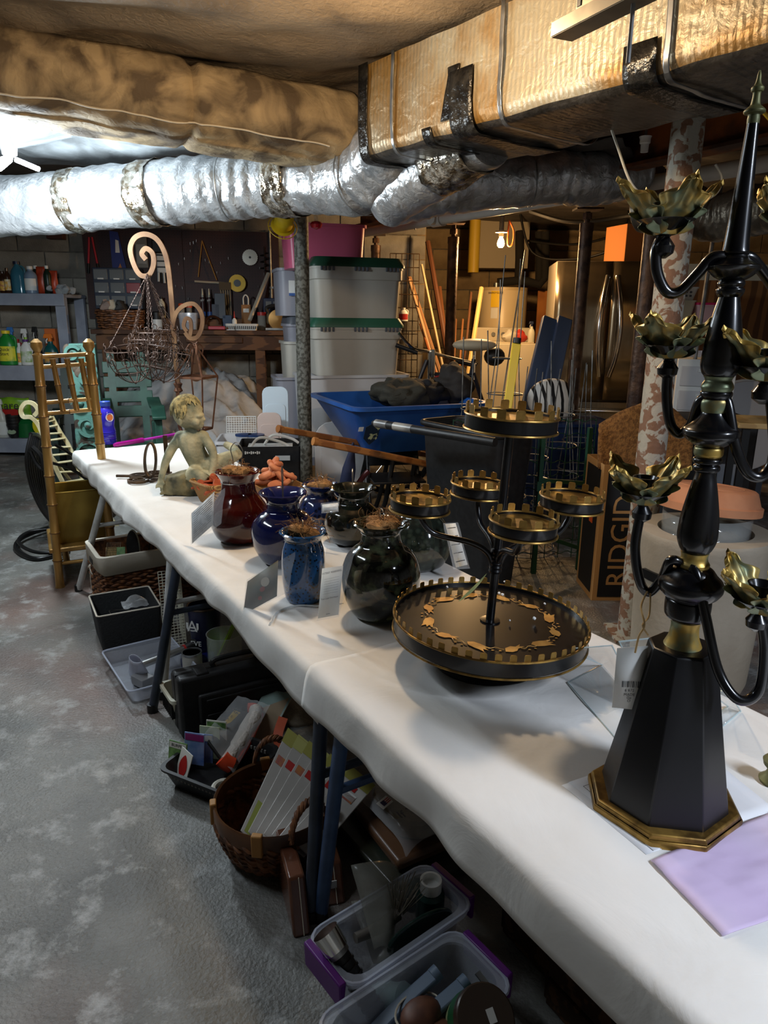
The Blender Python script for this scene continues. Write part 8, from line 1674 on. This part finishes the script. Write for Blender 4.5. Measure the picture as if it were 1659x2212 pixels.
# ---- black cabinet, board, drawers, bins and panels behind
p = AT(1500, 1000, 3.7); t = thing('black_heater', 'black boxy appliance with a tiny orange label behind the flaking post', 'appliance', V(p.x+.05, 3.85, 0), -.1); zz_ = AT(1500, 905, 3.7).z; MB().box((0, 0, zz_/2), (.52, .34, zz_)).build('cabinet', M_blkp, t, bev=.01)
MB().box((-.12, -.172, zz_-.17), (.05, .002, .014)).build('white_label', M_white, t); MB().box((-.155, -.173, zz_-.17), (.016, .002, .014)).build('orange_label', M_por, t); [MB().box((.10+.05*k, -.175, zz_-.36), (.035, .012, .26)).build('grey_strip', mm('grey_strip', (120, 124, 130), .4), t) for k in range(2)]
zz_ = AT(1640, 918, 3.0).z; q = AT(1655, 930, 3.0); t = thing('wooden_table', 'pale wooden board top on a dark stand at the photo edge', 'table', V(q.x+.15, 3.15, 0), -.25); MB().box((0, 0, zz_-.012), (.42, .3, .024)).build('board_top', mat('pale_oak', (206, 168, 108), (186, 146, 88), s=5, r=.5, kind='wave', dist=3, sx=(.5, 4, 4)), t, bev=.004); [MB().box((sx_*.17, sy_*.11, zz_/2-.012), (.03, .03, zz_-.024)).build('leg', M_black, t) for sx_ in (-1, 1) for sy_ in (-1, 1)]
t = thing('drawer_tower', 'white plastic tower of small drawers behind the candelabrum', 'drawers', V(AT(1545, 850, 4.7).x, 4.9, 0), -.35); zt_ = AT(1545, 778, 4.7).z; MB().box((0, 0, zt_/2), (.36, .34, zt_)).build('frame', M_white, t, bev=.006)
for k in range(5): d_ = MB().box((0, -.172, zt_-.11-.16*k), (.31, .02, .13)).build('drawer', M_totew, t, bev=.006); MB().box((0, -.188, zt_-.07-.16*k), (.1, .014, .02)).build('drawer_lip', M_white, d_)
zs_ = AT(1450, 700, 5.2).z; t = thing('wire_rack', 'white shelf rack with clear bins behind the flaking post', 'rack', V(AT(1500, 800, 5.2).x, 5.4, 0)); [MB().box((0, 0, z), (.5, .4, .025)).build('shelf', M_white, t, bev=.003) for z in (zs_, zs_*.66, zs_*.33, .06)]; [MB().box((sx_*.235, sy_*.185, zs_/2), (.025, .025, zs_)).build('upright', M_white, t) for sx_ in (-1, 1) for sy_ in (-1, 1)]
for z, lab in ((zs_*.66+.014, 'clear drawer bin on the second rack shelf'), (zs_*.33+.014, 'clear drawer bin on the third rack shelf')): t = thing('shelf_bin', lab, 'storage bin', V(AT(1500, 800, 5.2).x, 5.38, z)); tub(MB(), .38, .3, .42, .33, .22, th=.005, r=.03, lip=.008, liph=.01).build('bin_body', M_clearrim, t)
for px, w_, h_, mt, lab in ((1450, .28, .15, M_offw, 'cream storage box on the top rack shelf'), (1455, .26, .24, M_white, 'white lattice basket on top of the cream box'), (1530, .22, .12, mm('pink_tint_box', (206, 170, 176), .4), 'clear box with a pink lid on the rack')):
    p = V(AT(px, 700, 5.2).x+.02, 5.35, zs_+.0125+(.15 if 'lattice' in lab else 0)); h_ = .09 if 'lattice' in lab else h_; t = thing('storage_box', lab, 'box', p, .05); tub(MB(), w_*.85, .24, w_, .28, h_, th=.005, r=.02, lip=.006, liph=.01).build('box_body', mt, t)
    if 'pink' in lab: MB().box((0, 0, h_+.008), (w_+.02, .3, .016)).build('lid', mm('hot_pink', (206, 40, 100), .4), t, bev=.004)
    else:
        mb = MB(); [mb.box((-w_*.4+.03*j, -.137, .03+.025*i), (.014, .008, .012)) for j in range(int(w_/.033)) for i in range(2)]; mb.build('lattice_holes', M_lgrey, t, kind='stuff') if 'lattice' in lab else None
p = AT(1625, 790, 5.0); rr_ = 100*mpp(p); t = thing('round_tabletop', 'round white tabletop standing on edge behind the candelabrum', 'tabletop', V(p.x, 5.0, 0), -.1); MB().at((0, 0, rr_+.25), pi/2).lathe([(rr_, -.015), (rr_, .015)], 44).build('disc', M_totew, t, bev=.005); MB().at((0, .02, rr_+.25), pi/2).ring((0, 0, 0), rr_, .012, 44, 6).build('edge_band', M_white, t); [MB().box((x, .06, .14), (.04, .2, .28)).build('prop', M_lgrey, t) for x in (-.15, .15)]
t = thing('plywood_sheet', 'dark grained plywood panel with a white top strip at the far side', 'panel', V(AT(1620, 700, 5.9).x, 5.9, 0)); zt_ = AT(1620, 598, 5.9).z; MB().box((0, 0, zt_/2), (1.15, .02, zt_)).build('sheet', mat('knotty_plywood', (150, 104, 58), (104, 68, 36), s=3, r=.6, kind='wave', dist=9, sx=(1, 1, .3)), t); MB().box((0, -.015, zt_+.03), (1.15, .03, .12)).build('white_strip', M_offw, t)
t = thing('metal_conduit', 'thin steel conduit rising behind the flaking post', 'conduit', V(AT(1515, 600, 4.8).x, 4.8, 0)); MB().tube([(0, 0, .0), (.05, 0, 2.1)], .014, 8).build('tube', M_galv, t); MB().box((0, 0, .01), (.06, .06, .02)).build('foot', M_galv, t)
